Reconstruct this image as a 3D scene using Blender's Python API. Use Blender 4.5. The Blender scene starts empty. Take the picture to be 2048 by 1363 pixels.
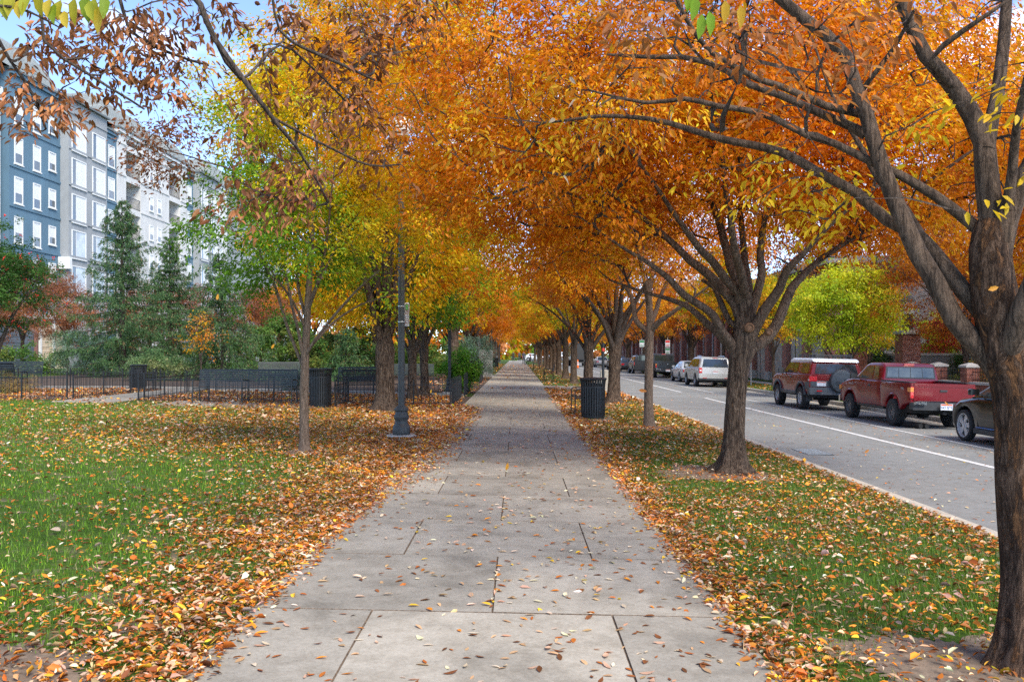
import bpy, bmesh, math, random
import numpy as np
from mathutils import Vector, Matrix

R = math.radians
scene = bpy.context.scene
COL = scene.collection

# ---------------------------------------------------------------- camera, sky, sun, exposure
F = 1760.0            # focal length in photo pixels (photo is 2048 wide)
VX, VY = 1035.0, 705.0
CAMZ = 1.6
cam_data = bpy.data.cameras.new('camera')
cam_data.sensor_width = 36.0
cam_data.lens = 36.0 * F / 2048.0
cam_data.shift_x = -(VX - 1024.0) / 2048.0
cam_data.shift_y = (VY - 681.5) / 2048.0
cam_data.clip_start = 0.05
cam_data.clip_end = 3000.0
cam = bpy.data.objects.new('camera', cam_data)
COL.objects.link(cam)
cam.location = (0, 0, CAMZ)
cam.rotation_euler = (R(90), 0, 0)
scene.camera = cam

SUN_EL, SUN_AZ = 46.0, 146.0      # azimuth clockwise from +Y: behind the camera, over the street side
world = bpy.data.worlds.new('World')
scene.world = world
world.use_nodes = True
wn = world.node_tree
wn.nodes.clear()
w_out = wn.nodes.new('ShaderNodeOutputWorld')
w_bg = wn.nodes.new('ShaderNodeBackground')
w_bg.inputs['Strength'].default_value = 0.15
w_sky = wn.nodes.new('ShaderNodeTexSky')
w_sky.sky_type = 'NISHITA'
w_sky.sun_disc = False
w_sky.sun_elevation = R(SUN_EL)
w_sky.sun_rotation = R(SUN_AZ)
w_sky.air_density = 0.8
w_sky.dust_density = 0.15
w_sky.altitude = 4500.0
w_sky.ozone_density = 2.0
w_tc = wn.nodes.new('ShaderNodeTexCoord')
w_map = wn.nodes.new('ShaderNodeMapping')
w_map.inputs['Scale'].default_value = (1.3, 1.3, 5.0)
w_map.inputs['Location'].default_value = (3.1, 1.7, 0.6)
w_noise = wn.nodes.new('ShaderNodeTexNoise')
w_noise.inputs['Scale'].default_value = 1.9
w_noise.inputs['Detail'].default_value = 8.0
w_noise.inputs['Roughness'].default_value = 0.55
w_noise.inputs['Distortion'].default_value = 0.6
w_ramp = wn.nodes.new('ShaderNodeValToRGB')
w_ramp.color_ramp.elements[0].position = 0.53
w_ramp.color_ramp.elements[0].color = (0.0, 0.0, 0.0, 1)
w_ramp.color_ramp.elements[1].position = 0.80
w_ramp.color_ramp.elements[1].color = (0.75, 0.75, 0.75, 1)
w_mix = wn.nodes.new('ShaderNodeMixRGB')
w_mix.inputs['Color2'].default_value = (6.0, 6.1, 6.5, 1)
L = wn.links.new
L(w_tc.outputs['Generated'], w_map.inputs['Vector'])
L(w_map.outputs['Vector'], w_noise.inputs['Vector'])
L(w_noise.outputs['Fac'], w_ramp.inputs['Fac'])
L(w_ramp.outputs['Color'], w_mix.inputs['Fac'])
L(w_sky.outputs['Color'], w_mix.inputs['Color1'])
L(w_mix.outputs['Color'], w_bg.inputs['Color'])
L(w_bg.outputs['Background'], w_out.inputs['Surface'])

sun_data = bpy.data.lights.new('sun', 'SUN')
sun_data.energy = 2.0
sun_data.angle = R(30)
sun_data.color = (1.0, 0.95, 0.87)
sun = bpy.data.objects.new('sun', sun_data)
COL.objects.link(sun)
_d = Vector((math.sin(R(SUN_AZ)) * math.cos(R(SUN_EL)), math.cos(R(SUN_AZ)) * math.cos(R(SUN_EL)), math.sin(R(SUN_EL))))
sun.rotation_euler = _d.to_track_quat('Z', 'Y').to_euler()
sun.location = _d * 60

scene.view_settings.view_transform = 'Standard'
scene.view_settings.look = 'None'
scene.view_settings.exposure = 1.84
try:
    scene.view_settings.use_white_balance = True
    scene.view_settings.white_balance_temperature = 6850
    scene.view_settings.white_balance_tint = 10
except Exception:
    pass
scene.view_settings.gamma = 1.0
scene.view_settings.use_curve_mapping = False
scene.render.engine = 'CYCLES'
scene.cycles.max_bounces = 9
scene.cycles.diffuse_bounces = 7
scene.cycles.glossy_bounces = 3
scene.cycles.transmission_bounces = 6
scene.cycles.transparent_max_bounces = 6
scene.cycles.caustics_reflective = False
scene.cycles.caustics_refractive = False
scene.cycles.sample_clamp_indirect = 6.0
scene.cycles.use_denoising = False
try:
    scene.cycles.denoiser = 'OPENIMAGEDENOISE'
    scene.cycles.denoising_prefilter = 'NONE'
except Exception:
    pass

# ---------------------------------------------------------------- helpers
def gz(x):                      # natural fall of the ground towards the street
    if x <= -14: return 0.308
    if x <= 4.38: return -0.022 * x
    if x <= 12.3: return -0.022 * x - 0.15
    return -0.285

def P(px, py, Y):               # photo pixel + distance -> point in the place
    t = Y / F
    return Vector(((px - VX) * t, Y, CAMZ - (py - VY) * t))

def tag(o, label=None, cat=None, group=None, kind=None):
    if label: o['label'] = label
    if cat: o['category'] = cat
    if group: o['group'] = group
    if kind: o['kind'] = kind
    return o

def empty(name, loc=(0, 0, 0), label=None, cat=None, group=None, kind=None, rz=0.0, parent=None):
    o = bpy.data.objects.new(name, None)
    o.empty_display_size = 0.2
    o.location = loc
    o.rotation_euler = (0, 0, rz)
    COL.objects.link(o)
    if parent: o.parent = parent
    return tag(o, label, cat, group, kind)

def link(name, me, parent=None, mat=None, loc=None, rot=None):
    o = bpy.data.objects.new(name, me)
    if mat is not None and len(me.materials) == 0:
        me.materials.append(mat)
    COL.objects.link(o)
    if parent: o.parent = parent
    if loc is not None: o.location = loc
    if rot is not None: o.rotation_euler = rot
    return o

def copy_tree(o, parent=None):
    c = o.copy()
    COL.objects.link(c)
    c.parent = parent
    for ch in list(o.children):
        copy_tree(ch, c)
    return c

class MB:
    """collects boxes, tubes, lathes and plates into one mesh"""
    def __init__(s): s.v = []; s.f = []
    def add(s, vs, fs):
        n = len(s.v)
        s.v.extend([tuple(v) for v in vs])
        s.f.extend([tuple(i + n for i in f) for f in fs])
        return s
    def box(s, x0, x1, y0, y1, z0, z1, bev=0.0):
        if bev <= 0:
            vs = [(x0,y0,z0),(x1,y0,z0),(x1,y1,z0),(x0,y1,z0),(x0,y0,z1),(x1,y0,z1),(x1,y1,z1),(x0,y1,z1)]
            return s.add(vs, [(3,2,1,0),(4,5,6,7),(0,1,5,4),(1,2,6,5),(2,3,7,6),(3,0,4,7)])
        b = bev                                  # chamfered top edges
        vs = [(x0,y0,z0),(x1,y0,z0),(x1,y1,z0),(x0,y1,z0),
              (x0,y0,z1-b),(x1,y0,z1-b),(x1,y1,z1-b),(x0,y1,z1-b),
              (x0+b,y0+b,z1),(x1-b,y0+b,z1),(x1-b,y1-b,z1),(x0+b,y1-b,z1)]
        fs = [(3,2,1,0),(8,9,10,11),(0,1,5,4),(1,2,6,5),(2,3,7,6),(3,0,4,7),(4,5,9,8),(5,6,10,9),(6,7,11,10),(7,4,8,11)]
        return s.add(vs, fs)
    def obox(s, c, ax, ay, az):                  # box by centre and three half axes
        c, ax, ay, az = Vector(c), Vector(ax), Vector(ay), Vector(az)
        vs = [c + i*ax + j*ay + k*az for k in (-1,1) for (i,j) in ((-1,-1),(1,-1),(1,1),(-1,1))]
        return s.add(vs, [(3,2,1,0),(4,5,6,7),(0,1,5,4),(1,2,6,5),(2,3,7,6),(3,0,4,7)])
    def tube(s, pts, rad, k=8, cap=True):
        pts = [Vector(p) for p in pts]
        if not hasattr(rad, '__len__'): rad = [rad] * len(pts)
        n0 = len(s.v)
        ref = None
        for i, p in enumerate(pts):
            d = (pts[min(i+1, len(pts)-1)] - pts[max(i-1, 0)])
            if d.length < 1e-9: d = Vector((0,0,1))
            d.normalize()
            if ref is None:
                ref = Vector((1,0,0)) if abs(d.x) < 0.8 else Vector((0,1,0))
            u = ref - d * ref.dot(d)
            if u.length < 1e-6: u = d.orthogonal()
            u.normalize(); ref = u
            w = d.cross(u)
            for j in range(k):
                a = 2*math.pi*j/k
                s.v.append(tuple(p + (u*math.cos(a) + w*math.sin(a)) * rad[i]))
        for i in range(len(pts)-1):
            for j in range(k):
                a, b = n0+i*k+j, n0+i*k+(j+1) % k
                s.f.append((a, b, b+k, a+k))
        if cap:
            s.f.append(tuple(n0+j for j in range(k))[::-1])
            e = n0+(len(pts)-1)*k
            s.f.append(tuple(e+j for j in range(k)))
        return s
    def lathe(s, prof, k=20, axis='z', c=(0,0,0), cap=True):   # prof: (r, h)
        n0 = len(s.v)
        for (r, h) in prof:
            for j in range(k):
                a = 2*math.pi*j/k
                p = (r*math.cos(a), r*math.sin(a), h) if axis == 'z' else (h, r*math.cos(a), r*math.sin(a))
                s.v.append((p[0]+c[0], p[1]+c[1], p[2]+c[2]))
        for i in range(len(prof)-1):
            for j in range(k):
                a, b = n0+i*k+j, n0+i*k+(j+1) % k
                s.f.append((a, b, b+k, a+k))
        if cap and prof[0][0] > 1e-6: s.f.append(tuple(n0+j for j in range(k))[::-1])
        if cap and prof[-1][0] > 1e-6:
            e = n0+(len(prof)-1)*k
            s.f.append(tuple(e+j for j in range(k)))
        return s
    def mesh(s, name, mat=None, smooth=None):
        me = bpy.data.meshes.new(name)
        me.from_pydata(s.v, [], s.f)
        if smooth is not None:
            me.polygons.foreach_set('use_smooth', [True]*len(me.polygons))
            me.set_sharp_from_angle(angle=R(smooth))
        me.update()
        if mat is not None: me.materials.append(mat)
        return me
    def build(s, name, mat=None, parent=None, smooth=None, loc=None, rot=None):
        return link(name, s.mesh(name, mat, smooth), parent, None, loc, rot)

# ---------------------------------------------------------------- materials
MATS = {}
def new_mat(name):
    m = bpy.data.materials.new(name)
    m.use_nodes = True
    nt = m.node_tree
    return m, nt, nt.nodes['Principled BSDF'], nt.nodes['Material Output']

def nd(nt, kind, **kw):
    n = nt.nodes.new(kind)
    for k, v in kw.items():
        if k in n.inputs: n.inputs[k].default_value = v
        else: setattr(n, k, v)
    return n

def coords(nt, scale=(1,1,1), obj=False):
    tc = nd(nt, 'ShaderNodeTexCoord')
    mp = nd(nt, 'ShaderNodeMapping')
    mp.inputs['Scale'].default_value = scale
    if obj: nt.links.new(tc.outputs['Object'], mp.inputs['Vector'])
    else:
        g = nd(nt, 'ShaderNodeNewGeometry')
        nt.links.new(g.outputs['Position'], mp.inputs['Vector'])
    return mp.outputs['Vector']

def ramp(nt, fac, stops):
    r = nd(nt, 'ShaderNodeValToRGB')
    el = r.color_ramp.elements
    while len(el) < len(stops): el.new(0.5)
    for e, (p, c) in zip(el, stops):
        e.position = p
        e.color = (c[0], c[1], c[2], 1)
    nt.links.new(fac, r.inputs['Fac'])
    return r.outputs['Color']

def noise(nt, vec, scale, detail=5, rough=0.6, dist=0.0):
    n = nd(nt, 'ShaderNodeTexNoise', Scale=scale, Detail=detail, Roughness=rough, Distortion=dist)
    nt.links.new(vec, n.inputs['Vector'])
    return n.outputs['Fac']

def mixc(nt, fac, a, b, mode='MIX'):
    m = nd(nt, 'ShaderNodeMixRGB', blend_type=mode)
    for sock, v in (('Fac', fac), ('Color1', a), ('Color2', b)):
        if hasattr(v, 'is_output') or hasattr(v, 'links'): nt.links.new(v, m.inputs[sock])
        elif sock == 'Fac': m.inputs[sock].default_value = v
        else: m.inputs[sock].default_value = (v[0], v[1], v[2], 1)
    return m.outputs['Color']

def bump(nt, bs, height, strength=0.3, dist=0.02):
    b = nd(nt, 'ShaderNodeBump')
    b.inputs['Strength'].default_value = strength
    b.inputs['Distance'].default_value = dist
    nt.links.new(height, b.inputs['Height'])
    nt.links.new(b.outputs['Normal'], bs.inputs['Normal'])

def pm(name, col, rough=0.6, var=0.15, scale=6.0, bmp=0.0, metal=0.0, spec=0.5, coat=0.0, obj=True, stretch=(1,1,1), emis=None):
    """plain procedural surface: a colour with two scales of mottling, optional relief"""
    if name in MATS: return MATS[name]
    m, nt, bs, out = new_mat(name)
    v = coords(nt, stretch, obj)
    f = noise(nt, v, scale, 6, 0.65)
    lo = [max(0, c*(1-var)) for c in col]; hi = [min(1, c*(1+var)) for c in col]
    c = ramp(nt, f, [(0.3, lo), (0.7, hi)])
    nt.links.new(c, bs.inputs['Base Color'])
    bs.inputs['Roughness'].default_value = rough
    bs.inputs['Metallic'].default_value = metal
    bs.inputs['Specular IOR Level'].default_value = spec
    bs.inputs['Coat Weight'].default_value = coat
    bs.inputs['Coat Roughness'].default_value = 0.05
    if bmp: bump(nt, bs, noise(nt, v, scale*4, 4, 0.6), bmp, 0.01)
    if emis:
        bs.inputs['Emission Color'].default_value = (*emis[0], 1)
        bs.inputs['Emission Strength'].default_value = emis[1]
    MATS[name] = m
    return m

def leaf_material(name, trans=0.42, rough=0.55):
    m, nt, bs, out = new_mat(name)
    at = nd(nt, 'ShaderNodeAttribute', attribute_name='Col')
    nt.links.new(at.outputs['Color'], bs.inputs['Base Color'])
    bs.inputs['Roughness'].default_value = rough
    bs.inputs['Specular IOR Level'].default_value = 0.35
    tr = nd(nt, 'ShaderNodeBsdfTranslucent')
    g = nd(nt, 'ShaderNodeGamma'); g.inputs['Gamma'].default_value = 0.97
    nt.links.new(at.outputs['Color'], g.inputs['Color'])
    nt.links.new(g.outputs['Color'], tr.inputs['Color'])
    mx = nd(nt, 'ShaderNodeMixShader'); mx.inputs['Fac'].default_value = trans
    nt.links.new(bs.outputs['BSDF'], mx.inputs[1])
    nt.links.new(tr.outputs['BSDF'], mx.inputs[2])
    nt.links.new(mx.outputs['Shader'], out.inputs['Surface'])
    return m
M_LEAF = leaf_material('autumn_leaf', 0.55)
M_DRY = leaf_material('dry_leaf', 0.22, 0.6)
M_NEEDLE = leaf_material('needle', 0.15, 0.6)
M_GRASS = leaf_material('grass_blade', 0.35, 0.5)

def bark_material(name, dark, mid, patch, patch_amt=0.6, sc=1.0, strength=0.9, plates=1.0, rings=0.0):
    m, nt, bs, out = new_mat(name)
    v = coords(nt, (1, 1, 0.14), True)
    n1 = noise(nt, v, 24*sc, 10, 0.8, 1.4)                  # fibrous vertical ridges
    v2 = coords(nt, (1, 1, 0.24), True)
    n2 = noise(nt, v2, 10.0*sc, 10, 0.78, 1.6)                # ragged flakes that have come away
    n3 = noise(nt, coords(nt, (1,1,0.3), True), 13*sc, 8, 0.75, 1.8)
    c1 = ramp(nt, n1, [(0.36, [q*0.6 for q in dark]), (0.45, dark), (0.54, mid), (0.66, [q*1.35 for q in mid])])
    pf = ramp(nt, n2, [(patch_amt, (0,0,0)), (patch_amt+0.035, (1,1,1))])
    pc = ramp(nt, n3, [(0.35, [q*0.55 for q in patch]), (0.65, patch)])
    c2 = mixc(nt, pf, c1, pc)
    edge = ramp(nt, n2, [(patch_amt-0.05, (1,1,1)), (patch_amt-0.004, (0.28,0.24,0.22)), (patch_amt+0.012, (0.45,0.42,0.4)), (patch_amt+0.06, (1,1,1))])
    c3 = mixc(nt, 0.85*plates, c2, edge, 'MULTIPLY')
    pl = ramp(nt, n3, [(0.36, (0.35,0.32,0.3)), (0.47, (1,1,1))])
    c3 = mixc(nt, 0.7*plates, c3, pl, 'MULTIPLY')
    h = mixc(nt, 0.6*plates, n1, pl, 'MULTIPLY')
    h2 = mixc(nt, 0.5*plates, h, edge, 'MULTIPLY')
    if rings:                                                # thin cross-wise lenticels on smooth limbs
        w = noise(nt, coords(nt, (0.8,0.8,6.0), True), 9*sc, 4, 0.6, 0.5)
        rg = ramp(nt, w, [(0.60, (1,1,1)), (0.66, (0.55,0.5,0.47))])
        c3 = mixc(nt, rings, c3, rg, 'MULTIPLY')
        h2 = mixc(nt, rings*0.6, h2, rg, 'MULTIPLY')
    nt.links.new(c3, bs.inputs['Base Color'])
    bs.inputs['Roughness'].default_value = 0.85
    bs.inputs['Specular IOR Level'].default_value = 0.2
    bump(nt, bs, h2, min(1.0, strength*1.2), 0.05)
    return m
M_BARK_FLAKY = bark_material('flaky_bark', (0.07,0.040,0.026), (0.215,0.128,0.082), (0.36,0.17,0.075), 0.53)
M_BARK = bark_material('grey_brown_bark', (0.042,0.027,0.019), (0.14,0.097,0.068), (0.23,0.125,0.065), 0.60)
M_BARK_YOUNG = bark_material('young_bark', (0.09,0.062,0.043), (0.175,0.122,0.088), (0.15,0.098,0.068), 0.7, 1.6, 0.3, 0.25, 0.5)
M_BARK_SMOOTH = bark_material('smooth_limb_bark', (0.06,0.040,0.028), (0.155,0.104,0.072), (0.17,0.095,0.055), 0.62, 1.1, 0.6, 0.5, 0.35)
M_BARK_DARK = bark_material('dark_branch_bark', (0.035,0.025,0.02), (0.10,0.075,0.06), (0.12,0.08,0.055), 0.7, 1.5, 0.5, 0.3, 0.3)
# ---------------------------------------------------------------- setting materials
def ground_material():
    m, nt, bs, out = new_mat('lawn_soil')
    v = coords(nt)
    big = noise(nt, v, 0.5, 4, 0.6)
    fine = noise(nt, v, 22, 6, 0.7)
    mid = noise(nt, v, 2.6, 5, 0.6, 0.4)
    green = ramp(nt, fine, [(0.3, (0.018,0.042,0.007)), (0.7, (0.07,0.13,0.018))])
    dirt = ramp(nt, fine, [(0.3, (0.085,0.06,0.042)), (0.7, (0.20,0.155,0.115))])
    f = ramp(nt, mid, [(0.55, (0,0,0)), (0.70, (1,1,1))])
    c = mixc(nt, f, green, dirt)
    nt.links.new(c, bs.inputs['Base Color'])
    bs.inputs['Roughness'].default_value = 0.95
    bs.inputs['Specular IOR Level'].default_value = 0.1
    bump(nt, bs, fine, 0.6, 0.03)
    return m
M_GROUND = ground_material()

def concrete_material(name, base, obj_rand=0.12, grain=0.10, stain=0.25, sc=1.0):
    m, nt, bs, out = new_mat(name)
    v = coords(nt)
    g = noise(nt, v, 160*sc, 3, 0.7)
    s = noise(nt, v, 1.3*sc, 6, 0.65, 0.7)
    s2 = noise(nt, v, 7*sc, 5, 0.7)
    lo = [c*(1-stain) for c in base]; hi = [min(1, c*(1+stain*0.6)) for c in base]
    c = ramp(nt, s, [(0.3, lo), (0.5, base), (0.72, hi)])
    c = mixc(nt, grain*4, c, ramp(nt, g, [(0.3, (0.62,0.62,0.62)), (0.7, (1.0,1.0,1.0))]), 'MULTIPLY')
    c = mixc(nt, 0.5, c, ramp(nt, s2, [(0.36, (0.70,0.67,0.63)), (0.56, (1,1,1))]), 'MULTIPLY')
    s3 = noise(nt, v, 38*sc, 6, 0.8)
    c = mixc(nt, 0.55, c, ramp(nt, s3, [(0.38, (0.70,0.68,0.66)), (0.5, (0.95,0.95,0.95)), (0.62, (1.12,1.12,1.12))]), 'MULTIPLY')
    oi = nd(nt, 'ShaderNodeObjectInfo')
    rr = ramp(nt, oi.outputs['Random'], [(0.0, (1-obj_rand,)*3), (1.0, (1+obj_rand*0.4, 1+obj_rand*0.35, 1+obj_rand*0.25))])
    c = mixc(nt, 1.0, c, rr, 'MULTIPLY')
    dots = nd(nt, 'ShaderNodeTexVoronoi', Scale=9*sc)
    nt.links.new(v, dots.inputs['Vector'])
    spot = ramp(nt, dots.outputs['Distance'], [(0.03, (0.35,0.33,0.3)), (0.06, (1,1,1))])
    c = mixc(nt, 0.6, c, spot, 'MULTIPLY')
    nt.links.new(c, bs.inputs['Base Color'])
    bs.inputs['Roughness'].default_value = 0.8
    bs.inputs['Specular IOR Level'].default_value = 0.25
    bump(nt, bs, g, 0.25, 0.004)
    return m
M_SLAB = concrete_material('path_concrete', (0.335, 0.31, 0.265), 0.2, 0.10, 0.34)
M_WALK = concrete_material('pale_concrete', (0.42, 0.40, 0.37), 0.05)
M_KERB = concrete_material('kerb_concrete', (0.46, 0.42, 0.355), 0.0)
M_ROAD = concrete_material('road_surface', (0.215, 0.22, 0.215), 0.0, 0.08, 0.14, 0.8)
M_JOINT = pm('joint_debris', (0.15, 0.11, 0.078), 0.95, 0.75, 45, 0.6, obj=False)
M_STONE = concrete_material('cast_stone', (0.48, 0.46, 0.42), 0.08)
M_GRANITE = concrete_material('granite', (0.25, 0.24, 0.23), 0.0, 0.2, 0.2, 1.5)

def mulch_material():
    m, nt, bs, out = new_mat('mulch')
    v = coords(nt)
    n1 = noise(nt, v, 30, 6, 0.7)
    c = ramp(nt, n1, [(0.35, (0.02,0.015,0.012)), (0.55, (0.07,0.045,0.03)), (0.72, (0.30,0.15,0.06))])
    nt.links.new(c, bs.inputs['Base Color'])
    bs.inputs['Roughness'].default_value = 0.95
    bump(nt, bs, n1, 0.8, 0.04)
    return m
M_MULCH = mulch_material()

def paint_material():
    m, nt, bs, out = new_mat('worn_white_paint')
    v = coords(nt)
    n1 = noise(nt, v, 18, 7, 0.75)
    c = ramp(nt, n1, [(0.36, (0.27,0.27,0.27)), (0.47, (0.50,0.50,0.49)), (0.7, (0.62,0.62,0.61))])
    nt.links.new(c, bs.inputs['Base Color'])
    bs.inputs['Roughness'].default_value = 0.7
    return m
M_PAINT = paint_material()

def brick_pick_material():
    m, nt, bs, out = new_mat('red_brick')
    oi = nd(nt, 'ShaderNodeObjectInfo')
    v = coords(nt)
    n1 = noise(nt, v, 40, 5, 0.7)
    c = ramp(nt, oi.outputs['Random'], [(0.0, (0.20,0.062,0.042)), (0.5, (0.29,0.095,0.062)), (1.0, (0.37,0.14,0.095))])
    c = mixc(nt, 0.5, c, ramp(nt, n1, [(0.3, (0.6,0.6,0.6)), (0.7, (1,1,1))]), 'MULTIPLY')
    nt.links.new(c, bs.inputs['Base Color'])
    bs.inputs['Roughness'].default_value = 0.85
    bump(nt, bs, n1, 0.3, 0.005)
    return m
M_BRICK = brick_pick_material()
M_MORTAR = pm('mortar', (0.40, 0.36, 0.32), 0.9, 0.15, 20, obj=False)

def far_brick_material():
    m, nt, bs, out = new_mat('brickwork_far')
    g = nd(nt, 'ShaderNodeNewGeometry')
    sx = nd(nt, 'ShaderNodeSeparateXYZ'); nt.links.new(g.outputs['Position'], sx.inputs[0])
    ad = nd(nt, 'ShaderNodeMath', operation='ADD')
    nt.links.new(sx.outputs['X'], ad.inputs[0]); nt.links.new(sx.outputs['Y'], ad.inputs[1])
    cx = nd(nt, 'ShaderNodeCombineXYZ')
    nt.links.new(ad.outputs[0], cx.inputs['X']); nt.links.new(sx.outputs['Z'], cx.inputs['Y'])
    b = nd(nt, 'ShaderNodeTexBrick', Scale=1.0)
    b.inputs['Brick Width'].default_value = 0.21; b.inputs['Row Height'].default_value = 0.075
    b.inputs['Mortar Size'].default_value = 0.006
    b.inputs['Color1'].default_value = (0.30,0.10,0.07,1); b.inputs['Color2'].default_value = (0.22,0.07,0.05,1)
    b.inputs['Mortar'].default_value = (0.38,0.34,0.30,1)
    nt.links.new(cx.outputs[0], b.inputs['Vector'])
    nt.links.new(b.outputs['Color'], bs.inputs['Base Color'])
    bs.inputs['Roughness'].default_value = 0.85
    return m
M_BRICKFAR = far_brick_material()

M_BLACK = pm('black_powder_coat', (0.010, 0.0115, 0.013), 0.5, 0.35, 14, 0.05)
M_BENCH = pm('slate_green_powder_coat', (0.021, 0.029, 0.032), 0.5, 0.25, 14)
M_GREYMETAL = pm('dark_grey_metal', (0.042, 0.043, 0.041), 0.55, 0.25, 10)

# ---------------------------------------------------------------- the setting
def sheet(name, poly, dz, mat, kind='structure', zf=None, parent=None):
    bm = bmesh.new()
    vs = [bm.verts.new((x, y, 0)) for x, y in poly]
    bm.faces.new(vs)
    for bx in (-14.0,):
        geom = bm.verts[:] + bm.edges[:] + bm.faces[:]
        bmesh.ops.bisect_plane(bm, geom=geom, plane_co=(bx,0,0), plane_no=(1,0,0))
    for v in bm.verts: v.co.z = (zf or gz)(v.co.x) + dz
    bmesh.ops.recalc_face_normals(bm, faces=bm.faces[:])
    me = bpy.data.meshes.new(name); bm.to_mesh(me); bm.free()
    if me.polygons[0].normal.z < 0: me.flip_normals()
    o = link(name, me, parent, mat)
    if kind and not parent: o['kind'] = kind
    return o

M_DIRT = pm('dry_soil', (0.15,0.11,0.078), 0.95, 0.45, 14, 0.7, obj=False)
BARE = [(2.35,4.6,0.75),(2.7,12.1,1.0),(2.92,19.5,0.8),(-3.27,13.5,0.45),(-2.45,4.1,0.6),(2.4,27.0,0.95),(3.1,29,1.0)]
def build_setting():
    prof = [(-900,0.308),(-14,0.308),(4.40,-0.0968),(4.41,-0.55),(12.40,-0.75),(12.41,-0.285),(900,-0.285)]
    b = MB()
    for (x, z) in prof:
        b.v.append((x,-30,z)); b.v.append((x,900,z))
    for i in range(len(prof)-1):
        b.f.append((2*i, 2*i+2, 2*i+3, 2*i+1))
    tag(b.build('ground', M_GROUND), kind='structure')

    # path of square concrete slabs in running bond
    x0, x1 = -1.605, 1.30
    full = (x1-x0)/2; half = full/2
    path = sheet('path', [(x0,-4),(x1,-4),(x1,88),(x0,88)], 0.017, M_JOINT)
    path['label'] = 'wide concrete slab footpath running straight under the trees'
    def slab_mesh(w, l):
        gx, gy, bv = 0.0045, 0.0055, 0.002
        b = MB()
        b.box(-w/2+gx, w/2-gx, -l/2+gy, l/2-gy, -0.03, 0.026, bv)
        b.v = [(x, y, z - 0.022*x) for x, y, z in b.v]
        me = b.mesh('slab', M_SLAB); me.materials.append(M_JOINT)
        for i in (2,3,4,5,6,7,8,9): me.polygons[i].material_index = 1     # dirt lines the joints
        return me
    row = 1.46
    mf, mh = slab_mesh(full, row), slab_mesh(half, row)
    rng = random.Random(3)
    for k in range(-4, 56):
        yc = 5.33 + row*(k + 0.5)
        three = (k % 2 == 1)       # row nearest the camera has three slabs
        cells = [(x0+half/2, mh), (x0+half+full/2, mf), (x1-half/2, mh)] if three else [(x0+full/2, mf), (x1-full/2, mf)]
        for cx, me in cells:
            o = link('slab', me, path, None, (cx, yc, -0.022*cx + rng.uniform(-0.002, 0.002)))
            o.rotation_euler = (rng.uniform(-0.0012,0.0012), rng.uniform(-0.0012,0.0012), 0)
    far = sheet('path_far', [(x0,88.0),(x1,88.0),(x1,172),(x0,172)], 0.024, M_SLAB)
    # cross walk towards the street and small concrete pads
    def slab_group(name, rects, label):
        e = empty(name, (0,0,0), label, None, None, 'structure')
        for (a0,a1,c0,c1) in rects:
            b = MB().box(a0, a1, c0, c1, -0.04, 0.024, 0.008)
            b.v = [(x, y, z+gz(x)) for x, y, z in b.v]
            b.build('slab', M_SLAB, e)
        return e
    slab_group('cross_path', [(1.312+1.02*i, 1.312+1.02*i+1.012, 39.6+1.8*j, 41.39+1.8*j) for i in range(3) for j in range(2)],
               'concrete slabs crossing the verge to the street')
    slab_group('lamp_pad', [(-2.35,-1.62,20.3,22.6)], 'concrete pad in the leaves beside the path')
    slab_group('bin_pad', [(1.312,2.35,20.9,22.3)], 'concrete pad under the litter bin')
    slab_group('bench_pad', [(-9.6+1.6*i, -9.6+1.6*i+1.59, 23.1, 25.1) for i in range(3)] , 'concrete strip under the long bench')
    slab_group('garden_path', [(-12.5,-11.0,23.6+1.9*i,23.6+1.9*i+1.89) for i in range(4)] +
               [(-24+1.9*i,-24+1.9*i+1.89,31.3,33.6) for i in range(10)] + [(-4.9+1.5*i, -4.9+1.5*i+1.49, 31.4, 33.2) for i in range(2)],
               'pale concrete walks of the fenced garden')
    for (bx,by,br) in BARE:
        rr = random.Random(int(bx*100+by*10)); ph = [rr.uniform(0,6.28) for _ in range(4)]
        sheet('bare_soil', [(bx+br*(0.8+0.14*math.sin(3*a+ph[0])+0.10*math.sin(7*a+ph[1])+0.06*math.sin(17*a+ph[2])+0.05*math.sin(41*a+ph[3])+0.03*math.sin(67*a))*math.cos(a), by+br*(0.8+0.14*math.sin(3*a+ph[0])+0.10*math.sin(7*a+ph[1])+0.06*math.sin(17*a+ph[2])+0.05*math.sin(41*a+ph[3])+0.03*math.sin(67*a))*math.sin(a)) for a in [2*math.pi*i/180 for i in range(180)]], 0.005, M_DIRT)
    sheet('mulch_bed', [(-26,33.7),(-1.61,33.7),(-1.61,62),(-26,62)], 0.006, M_MULCH)
    sheet('mulch_bed', [(-20,24.6),(-12.55,24.6),(-12.55,31.2),(-20,31.2)], 0.006, M_MULCH)
    sheet('mulch_bed', [(-10.95,25.2),(-1.61,25.2),(-1.61,31.2),(-10.95,31.2)], 0.006, M_MULCH)

    # road, gutters, kerbs, painted lines
    zr = lambda x: -0.022*x - 0.15
    sheet('road', [(4.42,-25),(12.38,-25),(12.38,174),(4.42,174)], 0.0, M_ROAD, zf=zr)
    sheet('gutter', [(4.52,-25),(4.98,-25),(4.98,174),(4.52,174)], 0.005, M_KERB, zf=zr)
    sheet('gutter', [(11.85,-25),(12.30,-25),(12.30,174),(11.85,174)], 0.005, M_KERB, zf=zr)
    sheet('cross_street', [(-120,174.0),(120,174.0),(120,196),(-120,196)], 0.09, M_ROAD, zf=lambda x: -0.09 - 0.004*x)
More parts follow.
